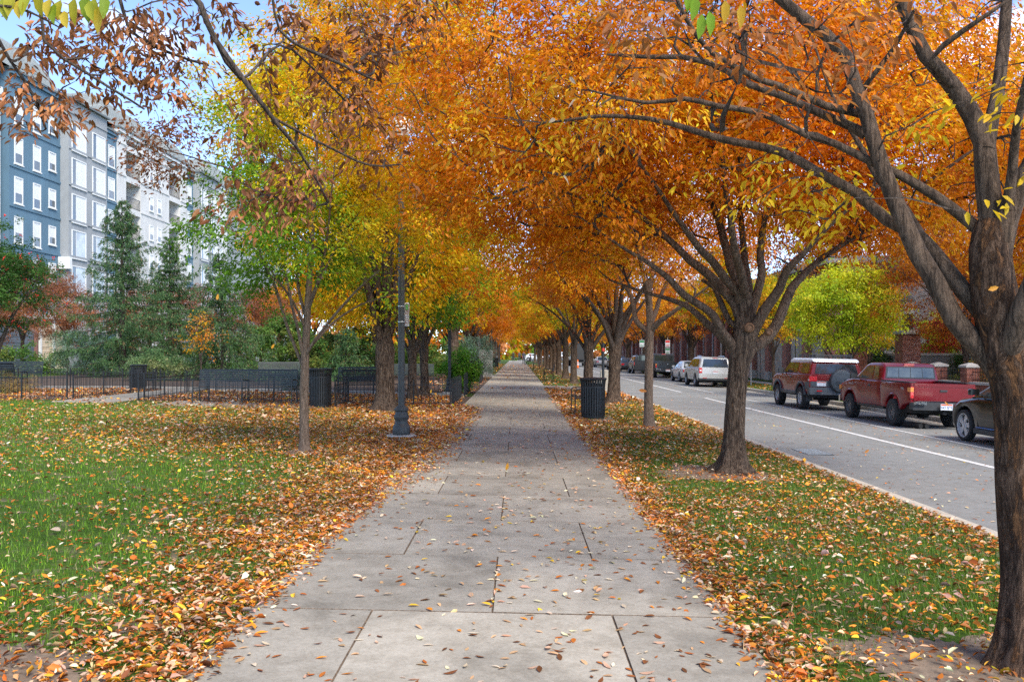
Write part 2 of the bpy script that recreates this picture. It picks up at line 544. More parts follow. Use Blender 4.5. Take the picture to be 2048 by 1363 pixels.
    for (xa, xb, ztop, y0) in ((4.37,4.53,-0.084,-25),(12.28,12.46,-0.272,-25)):
        k = empty('kerb', (0,0,0), None, None, None, 'structure')
        proto = None
        for i in range(66):
            if proto is None:
                proto = MB().box(0, xb-xa, 0.004, 2.996, -0.32, 0.0, 0.02).mesh('kerb_stone', M_KERB)
            link('kerb_stone', proto, k, None, (xa, y0+3*i, ztop))
    for name, xa, xb, y0, y1 in (('lane_line', 7.90,8.06,-20,37.5),('lane_line',7.9,8.06,43,172),('parking_line',9.55,9.65,-20,37.5),('parking_line',9.55,9.65,43,172)):
        sheet(name, [(xa,y0),(xb,y0),(xb,y1),(xa,y1)], 0.005, M_PAINT, zf=zr)
    for yy in (38.2, 42.0):
        sheet('crossing_line', [(5.0,yy),(11.8,yy),(11.8,yy+0.16),(5.0,yy+0.16)], 0.0055, M_PAINT, zf=zr)
    sheet('far_pavement', [(14.9,-20),(16.0,-20),(16.0,172),(14.9,172)], 0.006, M_WALK, zf=lambda x: -0.285)
build_setting()

# ---------------------------------------------------------------- leaf and blade meshes (numpy)
def unit(a):
    return a / np.maximum(np.linalg.norm(a, axis=-1, keepdims=True), 1e-9)

def leaf_mesh(name, Pn, D, N, Ln, Wn, C, mat, hi=False, fold=0.18, curl=0.12):
    n = len(Pn)
    D = unit(D); S = unit(np.cross(D, N)); N = unit(np.cross(S, D))
    Ln = np.broadcast_to(np.asarray(Ln, float), (n,))[:, None]
    Wn = np.broadcast_to(np.asarray(Wn, float), (n,))[:, None]
    curl = np.broadcast_to(np.asarray(curl, float), (n,))[:, None]; fold = np.broadcast_to(np.asarray(fold, float), (n,))[:, None]
    tip = Pn + D*Ln - N*Ln*curl
    if hi:
        a = Pn + D*Ln*0.28 - N*Ln*curl*0.1
        b = Pn + D*Ln*0.66 - N*Ln*curl*0.5
        f = N*Wn*fold
        V = np.stack([Pn, a+S*Wn*0.46+f, b+S*Wn*0.38+f, tip, b-S*Wn*0.38+f, a-S*Wn*0.46+f], 1)
        k = 6
        idx = (np.arange(n)*k)[:, None] + np.array([0,1,2,3, 0,3,4,5])[None]
        starts = np.arange(n*2)*4
    else:
        m = Pn + D*Ln*0.45 - N*Ln*curl*0.2
        f = N*Wn*fold
        V = np.stack([Pn, m+S*Wn*0.5+f, tip, m-S*Wn*0.5+f], 1)
        k = 4
        idx = (np.arange(n)*k)[:, None] + np.array([0,1,2, 0,2,3])[None]
        starts = np.arange(n*2)*3
    return raw_mesh(name, V.reshape(-1,3), idx.reshape(-1), starts, np.repeat(C, k, axis=0), mat)

def raw_mesh(name, V, idx, starts, C, mat):
    me = bpy.data.meshes.new(name)
    me.vertices.add(len(V)); me.vertices.foreach_set('co', V.astype(np.float32).ravel())
    me.loops.add(len(idx)); me.loops.foreach_set('vertex_index', idx.astype(np.int32).ravel())
    me.polygons.add(len(starts)); me.polygons.foreach_set('loop_start', starts.astype(np.int32))
    me.update(calc_edges=True)
    if C is not None:
        at = me.color_attributes.new('Col', 'FLOAT_COLOR', 'POINT')
        c4 = np.ones((len(V), 4), np.float32); c4[:, :3] = C
        at.data.foreach_set('color', c4.ravel())
    me.materials.append(mat)
    return me

def pick(rs, n, palette, jitter=0.18):
    """palette: list of (weight, (r,g,b)) -> n colours with brightness jitter"""
    w = np.array([p[0] for p in palette], float); w /= w.sum()
    c = np.array([p[1] for p in palette])[rs.choice(len(palette), n, p=w)]
    return np.clip(c * (1 + rs.normal(0, jitter, (n,1))) * (1 + rs.normal(0, jitter*0.3, (n,3))), 0.004, 0.85)

RUST, BROWN, ORANGE, AMBER = (0.42,0.12,0.018), (0.22,0.08,0.025), (0.66,0.22,0.018), (0.70,0.33,0.03)
YELLOW, TAN, CREAM, PINK = (0.68,0.44,0.03), (0.52,0.33,0.17), (0.68,0.55,0.38), (0.60,0.36,0.24)
LITTER = [(4.0,RUST),(2.0,BROWN),(2.0,ORANGE),(0.8,AMBER),(0.5,YELLOW),(2.0,TAN),(1.7,PINK),(1.0,CREAM)]
ON_PATH = [(1.2,RUST),(0.7,BROWN),(0.8,ORANGE),(0.4,YELLOW),(2.0,TAN),(2.2,CREAM),(0.8,PINK)]

def vnoise(rs, x, y, s):           # cheap smooth value noise in the plane
    g = rs.random((96, 96))
    u, v = (x*s) % 95, (y*s) % 95
    i, j = u.astype(int), v.astype(int)
    fu, fv = u-i, v-j
    fu = fu*fu*(3-2*fu); fv = fv*fv*(3-2*fv)
    i1, j1 = (i+1) % 96, (j+1) % 96
    return (g[i,j]*(1-fu)+g[i1,j]*fu)*(1-fv) + (g[i,j1]*(1-fu)+g[i1,j1]*fu)*fv

def sstep(x, a, b):
    t = np.clip((x-a)/(b-a), 0, 1)
    return t*t*(3-2*t)

GZ = lambda x: np.where(x <= -14, 0.308, np.where(x <= 4.38, -0.022*x, np.where(x <= 12.3, -0.022*x-0.15, -0.285)))

def bareness(x, y):
    b = np.zeros_like(x)
    for (bx, by, br) in BARE:
        b = np.maximum(b, 1 - np.sqrt((x-bx)**2 + ((y-by)*0.9)**2)/br)
    return np.clip(b*2.2, 0, 1)

def ground_leaves():
    rs = np.random.RandomState(11)
    def scatter(n, xr, yr, dens, dmax):
        # draw y with density ~ 1/y^p so that the near ground is well covered
        x = rs.uniform(*xr, n); y = rs.uniform(*yr, n)
        d = dens(x, y)
        k = rs.random(n)*dmax < d
        return x[k], y[k]
    def seen(x, y):     # only where the photo (and a step aside) could look
        return (np.abs(x) < 0.72*y + 1.6)
    def sc(y): return np.clip(1 + (y-9)*0.055, 1.0, 2.6)
    xs, ys = [], []
    def left(x, y):
        e = -1.605 - x
        n1 = vnoise(np.random.RandomState(1), x, y, 1.1); n2 = vnoise(np.random.RandomState(2), x+40, y, 4.0)
        d = 2700*np.exp(-np.clip(e,0,None)**2/(0.52+0.055*y)**2)
        d = d + 75 + 260*n1*n1*(1-0.2*sstep(-x,3.2,4.6)*(1-sstep(y,13,17)))
        d = d + 1000*sstep(y, 10.5, 16)*sstep(x, -9.0, -4.6)
        d = d + 260*sstep(y, 12, 20)*sstep(x, -13, -8)
        d = d + 420*(1-sstep(y, 4.2, 6.5))
        d = d * (0.45 + 1.1*n2)
        inside = np.exp(-(np.clip(-e,0,None)/(0.10+0.30*sstep(y,7,13)*(1-0.75*sstep(y,22,30))))**2)
        d = d*np.where(e < 0, inside*0.9, 1)
        return d*seen(x,y)/sc(y)**2 * (1-0.45*bareness(x,y))
    x, y = scatter(900000, (-15,-0.9), (2.6,25.5), left, 3100); xs.append(x); ys.append(y)
    def right(x, y):
        e = x - 1.30; kx = 4.37 - x
        n1 = vnoise(np.random.RandomState(5), x, y, 1.3); n2 = vnoise(np.random.RandomState(6), x+9, y, 4.5)
        d = 150 + 460*n1 + 1700*np.exp(-np.clip(e,0,None)**2/0.34**2) + 700*np.exp(-kx**2/0.3**2)
        d = d + 420*sstep(y, 13, 20) - 250*sstep(y, 19, 23)
        d = d*(0.4+1.15*n2)
        d = d*np.where(e < 0, np.exp(-(np.clip(-e,0,None)/0.09)**2)*0.8, 1)
        return np.clip(d,0,None)*seen(x,y)/sc(y)**2 * (1-0.35*bareness(x,y))
    x, y = scatter(400000, (1.0,4.36), (2.6,39.5), right, 2500); xs.append(x); ys.append(y)
    def beds(x, y):
        d = 480*(0.4+1.2*vnoise(np.random.RandomState(8), x, y, 1.5))
        walk = ((x > -12.5) & (x < -11.0))
        return d*np.where(walk, 0.03, 1)*seen(x,y)/sc(y)**2
    x, y = scatter(120000, (-20,-1.8), (25.3,31.2), beds, 800); xs.append(x); ys.append(y)
    def far(x, y):      # carpets further along both verges
        a = ((x < -1.7) & (x > -4.6)) | ((x > 1.35) & (x < 4.3))
        d = 300*a + 55*((x > -1.4) & (x < 1.2))*sstep(y,44,58) + 150*np.exp(-((y-39)/0.8)**2)*((x>-1.5)&(x<1.2))
        return d*(0.3+1.2*vnoise(np.random.RandomState(9), x, y, 0.8))/sc(y)**2
    x, y = scatter(160000, (-4.6,4.3), (33,120), far, 400); xs.append(x); ys.append(y)
    def grassright(x, y):
        return 60*(0.3+vnoise(np.random.RandomState(4), x, y, 1.0))/sc(y)**2 + 0*x
    x, y = scatter(30000, (12.5,14.8), (14,75), grassright, 80); xs.append(x); ys.append(y)
    x = np.concatenate(xs); y = np.concatenate(ys)
    n = len(x); s = sc(y)
    onpath = (x > -1.6) & (x < 1.3)
    z = GZ(x) + np.where(onpath, 0.03, 0.012) + rs.random(n)*np.where(onpath, 0.012, 0.032)
    az = rs.uniform(0, 2*np.pi, n)
    D = np.stack([np.cos(az), np.sin(az), rs.normal(0.08, 0.22, n)], 1)
    N = np.stack([rs.normal(0,0.55,n), rs.normal(0,0.55,n), np.ones(n)], 1)
    ln = np.clip(rs.lognormal(-3.33,0.38,n),0.014,0.08)*s; wd = ln*np.clip(rs.normal(0.36,0.13,n),0.12,0.75)
    C = pick(rs, n, LITTER, 0.24)*(0.75+0.66*vnoise(np.random.RandomState(77), x+60, y, 2.3))[:,None]
    C = C*(0.8+0.4*vnoise(np.random.RandomState(78), x+60, y, 9.0))[:,None]
    near = y < 9.5
    FO = rs.uniform(-0.1, 0.75, n); CU = rs.normal(0.08, 0.22, n)
    for nm, k, hi, lab in (('fallen_leaves', near, True, 'thick drift of fallen orange leaves on the near lawns'), ('fallen_leaves', ~near, False, 'carpet of fallen orange leaves further along the verges')):
        me = leaf_mesh(nm, np.stack([x,y,z],1)[k], D[k], N[k], ln[k], wd[k], C[k], M_DRY, hi, FO[k], CU[k])
        tag(link(nm, me), lab, 'leaves', None, 'stuff')
    # scattered over path, road and gutters: the 300 nearest are single leaves
    protos = []
    for i in range(14):
        b = MB()
        w, l, cu, fo = random.Random(i).uniform(0.30,0.46), 1.0, random.Random(i+50).uniform(-0.25,0.3), random.Random(i+90).uniform(0.05,0.5)
        st = [(0,0.02),(0.18,0.62),(0.42,1.0),(0.68,0.78),(0.88,0.36),(1.0,0.02)]
        for t, q in st:
            zz = cu*(t-0.5)**2*1.4 + 0.03
            for sd in (-1, 0, 1):
                b.v.append((t-0.5, sd*q*w/2, max(0.0, zz + (abs(sd)*fo*q*w*0.5)*(1 if i % 3 else 0.2))))
        for k in range(len(st)-1):
            for c in range(2):
                a = k*3+c; b.f.append((a, a+1, a+4, a+3))
        for tone in range(2):
            me = b.mesh('fallen_leaf', None, 60)
            col = pick(np.random.RandomState(i*2+tone), 1, ON_PATH, 0.15)[0]
            at = me.color_attributes.new('Col', 'FLOAT_COLOR', 'POINT')
            at.data.foreach_set('color', np.tile([*col,1], len(me.vertices)).astype(np.float32))
            me.materials.append(M_DRY); protos.append(me)
    r = random.Random(21)
    cand = []
    for i in range(1500):
        yy = 3.4*math.exp(r.random()*math.log(36/3.4)); xx = r.uniform(-1.5, 1.25)
        if r.random() < 0.35 and i % 3: xx = r.choice([r.gauss(0.45,0.25), r.gauss(0.2,0.4)])
        cand.append((yy, min(max(xx,-1.5),1.22)))
    for i in range(14):                       # leaves collect in the joints
        cand += [(r.uniform(5.4,6.7), -0.15+r.gauss(0,0.01)), (r.uniform(8.3,9.6), -0.15+r.gauss(0,0.01))]
    cand.sort()
    for (yy, xx) in cand[:300]:
        o = link('fallen_leaf', r.choice(protos), None, None, (xx, yy, -0.022*xx+0.028), (r.uniform(-.2,.2), r.uniform(-.2,.2), r.uniform(0,6.28)))
        q = r.uniform(0.038, 0.082); o.scale = (q, q, q)
        tag(o, 'single fallen leaf lying on the concrete path slabs', 'leaf', 'leaves scattered on the path')
    rest = np.array(cand[300:])
    n2 = 3000
    rx = rs.uniform(4.6, 12.2, n2); ry = 8*np.exp(rs.random(n2)*np.log(9.0))
    kx = np.where(rs.random(n2) < 0.45, rs.choice([4.7, 12.0, 9.2], n2) + rs.normal(0,0.15,n2), rx)
    x = np.concatenate([rest[:,1], kx]); y = np.concatenate([rest[:,0], ry]); n = len(x)
    z = GZ(x) + np.where(x < 4, 0.034, 0.012)
    az = rs.uniform(0, 2*np.pi, n)
    D = np.stack([np.cos(az), np.sin(az), rs.normal(0.05,0.15,n)],1); N = np.stack([rs.normal(0,.25,n), rs.normal(0,.25,n), np.ones(n)],1)
    ln = rs.uniform(0.045,0.08,n)
    me = leaf_mesh('scattered_leaves', np.stack([x,y,z],1), D, N, ln, ln*0.42, pick(rs, n, ON_PATH), M_DRY, True)
    tag(link('scattered_leaves', me), 'dry leaves scattered over the road and the far path', 'leaves', None, 'stuff')

def grass():
    rs = np.random.RandomState(31)
    def batch(n, xr, yr, f):
        x = rs.uniform(*xr, n); y = yr[0]*np.exp(rs.random(n)*np.log(yr[1]/yr[0]))
        k = (rs.random(n) < f(x,y)) & (np.abs(x) < 0.72*y+1.2)
        return x[k], y[k]
    def fl(x, y):
        n1 = vnoise(np.random.RandomState(1), x, y, 1.1)
        return (1-bareness(x,y))*(0.35+0.65*sstep(-1.605-x, 0.15, 0.9))*np.clip(0.45+0.8*n1+0.6*sstep(y,4.5,6.5),0,1)
    def fr(x, y):
        return (1-bareness(x,y))*np.clip(0.35+0.9*vnoise(np.random.RandomState(5), x, y, 1.3),0,1)*(0.3+0.7*sstep(x,1.35,1.9))
    a = [batch(225000, (-16,-1.66), (3.0,23.4), fl), batch(150000, (1.34,4.36), (3.0,30), fr), batch(30000, (12.5,14.85), (17,60), lambda x,y: np.ones_like(x))]
    x = np.concatenate([q[0] for q in a]); y = np.concatenate([q[1] for q in a]); n = len(x)
    s = np.clip(1+(y-6)*0.05, 1, 2.6)
    h = rs.uniform(0.025,0.062,n)*np.clip(s*0.75,1,1.5); w = rs.uniform(0.0035,0.006,n)*s
    az = rs.uniform(0,2*np.pi,n); lean = rs.uniform(0.1,0.9,n)
    base = np.stack([x,y,GZ(x)-0.002],1)
    d = np.stack([np.cos(az),np.sin(az),np.zeros(n)],1); sd = np.stack([-np.sin(az),np.cos(az),np.zeros(n)],1)
    tip = base + d*(h*lean)[:,None] + np.stack([0*h,0*h,h],1)
    V = np.stack([base-sd*w[:,None]/2, base+sd*w[:,None]/2, tip],1).reshape(-1,3)
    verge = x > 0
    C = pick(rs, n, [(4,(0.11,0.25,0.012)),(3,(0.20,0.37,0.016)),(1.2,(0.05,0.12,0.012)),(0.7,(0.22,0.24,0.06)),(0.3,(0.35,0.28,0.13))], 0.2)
    C[verge] *= np.array([0.72,0.66,0.9])  # shade under the trees put into the colour of the verge blades
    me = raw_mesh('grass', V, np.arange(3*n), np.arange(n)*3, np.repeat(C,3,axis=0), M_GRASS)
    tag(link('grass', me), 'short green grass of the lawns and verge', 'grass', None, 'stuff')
ground_leaves()
grass()
# ---------------------------------------------------------------- trees
from mathutils import noise as mnoise

def smooth_chain(pts, rad, step):
    """Catmull-Rom through the points, resampled"""
    pts = np.array([list(p) for p in pts], float); rad = np.array(rad, float)
    out, ro = [], []
    n = len(pts)
    for i in range(n-1):
        p0, p1, p2, p3 = pts[max(i-1,0)], pts[i], pts[i+1], pts[min(i+2,n-1)]
        m = max(1, int(np.linalg.norm(p2-p1)/step))
        for k in range(m):
            t = k/m
            out.append(0.5*((2*p1)+(-p0+p2)*t+(2*p0-5*p1+4*p2-p3)*t*t+(-p0+3*p1-3*p2+p3)*t**3))
            ro.append(rad[i]*(1-t)+rad[i+1]*t)
    out.append(pts[-1]); ro.append(rad[-1])
    return np.array(out), np.array(ro)

def tubes(chains, k, rough=0.0, flare=None, seed=0.0):
    """chains: list of (pts, radii) numpy -> MB with k-sided tubes"""
    b = MB()
    ca = np.cos(2*np.pi*np.arange(k)/k); sa = np.sin(2*np.pi*np.arange(k)/k)
    for pts, rad in chains:
        n = len(pts)
        if n < 2: continue
        d = np.gradient(pts, axis=0)
        d = unit(d)
        ref = np.array([1.0,0,0]) if abs(d[0][0]) < 0.8 else np.array([0,1.0,0])
        rings = np.empty((n,k,3))
        for i in range(n):
            u = ref - d[i]*ref.dot(d[i]); u /= max(np.linalg.norm(u),1e-9); ref = u
            w = np.cross(d[i], u)
            rings[i] = ca[:,None]*u + sa[:,None]*w
        rr = np.repeat(rad[:,None], k, 1)
        if flare:
            h = pts[:,2]-pts[0,2]
            ang = np.arange(k)*2*np.pi/k
            lobes = 1 + 0.55*np.cos(5*ang+seed)[None] + 0.3*np.cos(3*ang+2*seed)[None]
            rr = rr*(1 + flare*np.exp(-h/0.13)[:,None]*np.clip(lobes,0.15,2))
        if rough:
            for i in range(n):
                for j in range(k):
                    q = Vector((rings[i,j,0]*2.2, rings[i,j,1]*2.2, pts[i,2]*1.6+seed))
                    q2 = Vector((rings[i,j,0]*7, rings[i,j,1]*7, pts[i,2]*3.5+seed))
                    rr[i,j] *= 1 + rough*(mnoise.noise(q) + 0.6*mnoise.noise(q2))
        V = pts[:,None,:] + rings*rr[:,:,None]
        n0 = len(b.v)
        b.v.extend(map(tuple, V.reshape(-1,3)))
        for i in range(n-1):
            for j in range(k):
                a, c = n0+i*k+j, n0+i*k+(j+1) % k
                b.f.append((a, c, c+k, a+k))
        e = n0+(n-1)*k
        b.f.append(tuple(e+j for j in range(k)))
    return b

def blob_points(rs, ells, nclump, n, sigma, keep=None, shell=2.0):
    """clumpy points inside a set of ellipsoids ((cx,cy,cz),(rx,ry,rz),weight)"""
    w = np.array([e[2] for e in ells], float); w /= w.sum()
    def inside(m):
        i = rs.choice(len(ells), m, p=w)
        c = np.array([e[0] for e in ells])[i]; r = np.array([e[1] for e in ells])[i]
        d = unit(rs.normal(size=(m,3)))
        return c + d*r*(rs.random((m,1))**(1/shell/1.5))
    cl = inside(nclump)
    if keep is not None:
        k = keep(cl); cl = cl[k]
    p = cl[rs.randint(0, len(cl), n)] + rs.normal(size=(n,3))*np.array([sigma, sigma, sigma*0.55])
    if keep is not None: p = p[keep(p)]
    return p

def grow(base, chains, sprays, rs, step=0.22, twig=0.0026, start=0.3, leafdir_droop=0.35):
    """connect every spray centre to the nearest limb by its own twig; returns twig chains and spray directions"""
    base = np.array(base, float)
    cap = sum(len(c[0]) for c in chains) + len(sprays)*14
    pos = np.zeros((cap,3)); par = -np.ones(cap,int); drn = np.zeros((cap,3)); rmx = np.zeros(cap)
    n = 0
    for ci, (pts, rad) in enumerate(chains):
        d = unit(np.gradient(pts, axis=0))
        s = int(len(pts)*(start if ci else 0.9))
        for i in range(s, len(pts)):
            pos[n] = pts[i]; drn[n] = d[i]; rmx[n] = rad[i]; n += 1
    nfix = n
    d0 = np.array([np.min(np.linalg.norm(pos[:nfix]-c, axis=1)) for c in sprays])
    order = np.argsort(d0)
    paths = []; dirs = np.zeros_like(sprays)
    for si in order:
        c = sprays[si]
        dv = c - pos[:n]
        dist = np.linalg.norm(dv, axis=1)
        cosang = np.einsum('ij,ij->i', dv, drn[:n])/np.maximum(dist,1e-6)
        cost = dist*(1.35 - 0.45*cosang) + 0.6*np.clip(pos[:n,2]-c[2],0,None)
        j = int(np.argmin(cost)); L0 = dist[j]
        if L0 < 0.05:
            dirs[si] = drn[j]; continue
        m = min(12, max(2, int(L0/step)))
        a = pos[j]; ctl = a + drn[j]*L0*0.42 + np.array([0,0,0.10*L0])
        t = np.linspace(0,1,m+1)[1:,None]
        pp = (1-t)**2*a + 2*t*(1-t)*ctl + t*t*c + rs.normal(0,0.012,(m,3))*np.minimum(L0,1)
        idx = []
        prev = j
        for q in pp:
            pos[n] = q; par[n] = prev; drn[n] = unit((q-pos[prev])[None])[0]; idx.append(n); prev = n; n += 1
        paths.append([j]+idx)
        dirs[si] = drn[prev]
    cnt = np.ones(n)
    for i in range(n-1, nfix-1, -1):
        if par[i] >= 0: cnt[par[i]] += cnt[i]
    out = []
    for pth in paths:
        pts = pos[pth]
        r = twig*np.sqrt(cnt[pth])
        r = np.minimum(r, 0.03); r[0] = min(r[1]*1.15, max(rmx[pth[0]], r[1]))
        r[-1] = twig*0.6
        out.append((pts, r))
    return out, dirs

def foliage(rs, sprays, dirs, nl, size, palette_fn, mat, spread=0.42, droop=0.5, width=0.40, hi=False, name='crown', origin=(0,0,0), flat=0.25, hang=0.55):
    """flat drooping fans of leaves around every spray centre"""
    m = len(sprays)
    n = m*nl
    i = np.repeat(np.arange(m), nl)
    h = unit(dirs*np.array([1,1,0.35]) + rs.normal(0,0.35,(m,3))*np.array([1,1,0.4]))
    up = np.tile([0,0,1.0],(m,1))
    sd = unit(np.cross(h, up)); nn = unit(np.cross(sd, h))
    u = rs.random(n)*1.15-0.25; v = rs.normal(0,0.42,n)*(1.05-0.5*np.clip(u,0,1))
    rad = spread*rs.uniform(0.7,1.25,m)[i]
    pos = sprays[i] + h[i]*(u*rad)[:,None] + sd[i]*(v*rad)[:,None] + nn[i]*rs.normal(0,flat,n)[:,None]*rad[:,None]
    pos[:,2] -= droop*rad*(np.clip(u,0,None)**2*0.5 + v*v*0.5)
    D = h[i]*0.55 + sd[i]*np.sign(v)[:,None]*0.55 + rs.normal(0,0.35,(n,3))
    D[:,2] -= hang
    N = nn[i] + rs.normal(0,0.5,(n,3))
    ln = size*rs.uniform(0.65,1.25,n)
    C = palette_fn(sprays, i, pos, rs)
    return leaf_mesh(name, pos-np.array(origin), D, N, ln, ln*width*rs.uniform(0.8,1.2,n), C, mat, hi)

def pal(main, sprayvar=0.14, leafvar=0.16):
    """every spray leans to one colour of the palette, single leaves stray"""
    w = np.array([p[0] for p in main], float); w /= w.sum()
    cs = np.array([p[1] for p in main])
    def f(sprays, i, pos, rs):
        m = len(sprays)
        g = vnoise(rs, sprays[:,0]*1.0+sprays[:,2]*0.7+50, sprays[:,1]+sprays[:,2]*0.9+50, 0.8)
        g = np.clip((g-0.5)*1.5+0.5+rs.normal(0,0.12,m), 0, 0.999)
        k = np.searchsorted(np.cumsum(w), g)
        k = np.clip(k,0,len(cs)-1)
        c = cs[k]*(1+rs.normal(0,sprayvar,(m,1)))
        n = len(i)
        stray = rs.random(n) < 0.25
        c2 = cs[rs.choice(len(cs), n, p=w)]
        c3 = np.where(stray[:,None], c2, c[i])
        return np.clip(c3*(1+rs.normal(0,leafvar,(n,1)))*(1+rs.normal(0,0.05,(n,3))), 0.004, 0.85)
    return f

OR_DEEP, OR, OR_LIT, OR_YEL = (0.50,0.118,0.004), (0.67,0.185,0.005), (0.76,0.26,0.008), (0.78,0.40,0.010)
OR_PINK = (0.66,0.27,0.10)
GR, GR_L, YGR = (0.11,0.25,0.014), (0.23,0.39,0.018), (0.48,0.50,0.02)
YEL = (0.80,0.52,0.012)
DRYB, DRYB2, DRYB3 = (0.28,0.10,0.034), (0.18,0.062,0.022), (0.37,0.15,0.055)
P_ORANGE = pal([(2.2,OR_DEEP),(4,OR),(3,OR_LIT),(0.6,OR_YEL)])
P_ORANGE2 = pal([(1.0,OR_DEEP),(3,OR),(3,OR_LIT),(2.4,OR_YEL),(0.7,OR_PINK)])
P_YELLOWING = pal([(0.8,GR_L),(1.5,YGR),(3,YEL),(2,OR_YEL),(1.5,OR_LIT)])
P_DRY = pal([(2,DRYB),(1.4,DRYB2),(1.6,DRYB3)])

def make_tree(name, base, label, trunk, limbs, sprays, rs, nl, size, palette_fn, group=None, bark=None, limbbark=None, leafmat=None,
              k_trunk=20, rough=0.05, flare=0.55, hi=False, step=0.22, twig=0.0026, spread=0.42, droop=0.5, width=0.40, start=0.3,
              limb_parts=True, limb_sides=9, cat='tree', hang=0.55, bare=None):
    bark = bark or M_BARK; limbbark = limbbark or M_BARK_DARK; leafmat = leafmat or M_LEAF
    base = np.array(base, float)
    root = empty(name, tuple(base), label, cat, group)
    tp, tr = smooth_chain(trunk[0], trunk[1], 0.07)
    chains = [(tp, tr)]
    tubes([(tp-base, tr)], k_trunk, rough, flare, base[1]).build('trunk', bark, root, 60)
    lc = []
    for pts, rad in limbs:
        lp, lr = smooth_chain(pts, rad, 0.10)
        lp = lp + np.array([[0.012*mnoise.noise(Vector((p[0]*3+q,p[1]*3,p[2]*3))) for q in (0,5,9)] for p in lp])
        chains.append((lp, lr)); lc.append((lp-base, lr))
    if limb_parts:
        for c in lc: tubes([c], limb_sides, 0.035, None, 3.0).build('limb', limbbark, root, 60)
    elif lc:
        tubes(lc, limb_sides, 0.03).build('limbs', limbbark, root, 60)
    ns = len(sprays)
    pts_ = sprays if bare is None else np.concatenate([sprays, bare])
    tw, dirs = grow(base, chains, pts_, rs, step, twig, start)
    dirs = dirs[:ns]
    tubes([(p-base, r) for p, r in tw], 3).build('twigs', M_BARK_DARK, root, 80)['kind'] = 'stuff'
    me = foliage(rs, sprays, dirs, nl, size, palette_fn, leafmat, spread, droop, width, hi, 'crown', base, hang=hang)
    link('crown', me, root)['kind'] = 'stuff'
    return root

def auto_limbs(rs, top, n, length, r0, th0=24, th1=62, azs=None):
    out = []
    for i in range(n):
        az = (azs[i] if azs else 2*np.pi*(i+rs.uniform(-0.25,0.25))/n)
        Ln = length*rs.uniform(0.8,1.15); m = 7
        p = np.array(top, float) + np.array([0,0,-0.55+0.75*rs.random()]); pts = [p.copy()]; rad = [r0*rs.uniform(0.75,1.1)]
        a0, a1 = R(th0*rs.uniform(0.6,1.2)), R(th1*rs.uniform(0.7,1.15))
        for k in range(1, m+1):
            th = a0+(a1-a0)*(k/m)**1.2
            az += rs.normal(0,0.1)
            p = p + Ln/m*np.array([math.sin(th)*math.cos(az), math.sin(th)*math.sin(az), math.cos(th)])
            pts.append(p.copy()); rad.append(rad[0]*(1-0.85*k/m))
        out.append((pts, rad))
    return out

def photo_chain(lst, y_of=None):
    """list of (px, py, distance, width in px) -> points, radii"""
    pts = [list(P(a,b,y)) for a,b,y,w in lst]
    return pts, [w*y/F/2 for a,b,y,w in lst]

def lerpY(lst, y0, y1):
    n = len(lst)
    return [(a,b,y0+(y1-y0)*(i/(n-1))**1.3,w) for i,(a,b,w) in enumerate(lst)]

def away(pmin):       # keep foliage clear of the camera and of the walking room over path and road
    def k(p):
        d = np.linalg.norm(p-np.array([0,0,CAMZ]), axis=1)
        low = np.where(np.abs(p[:,0]) < 1.9, pmin, pmin-0.25)
        return (d > 2.8) & (p[:,2] > low)
    return k

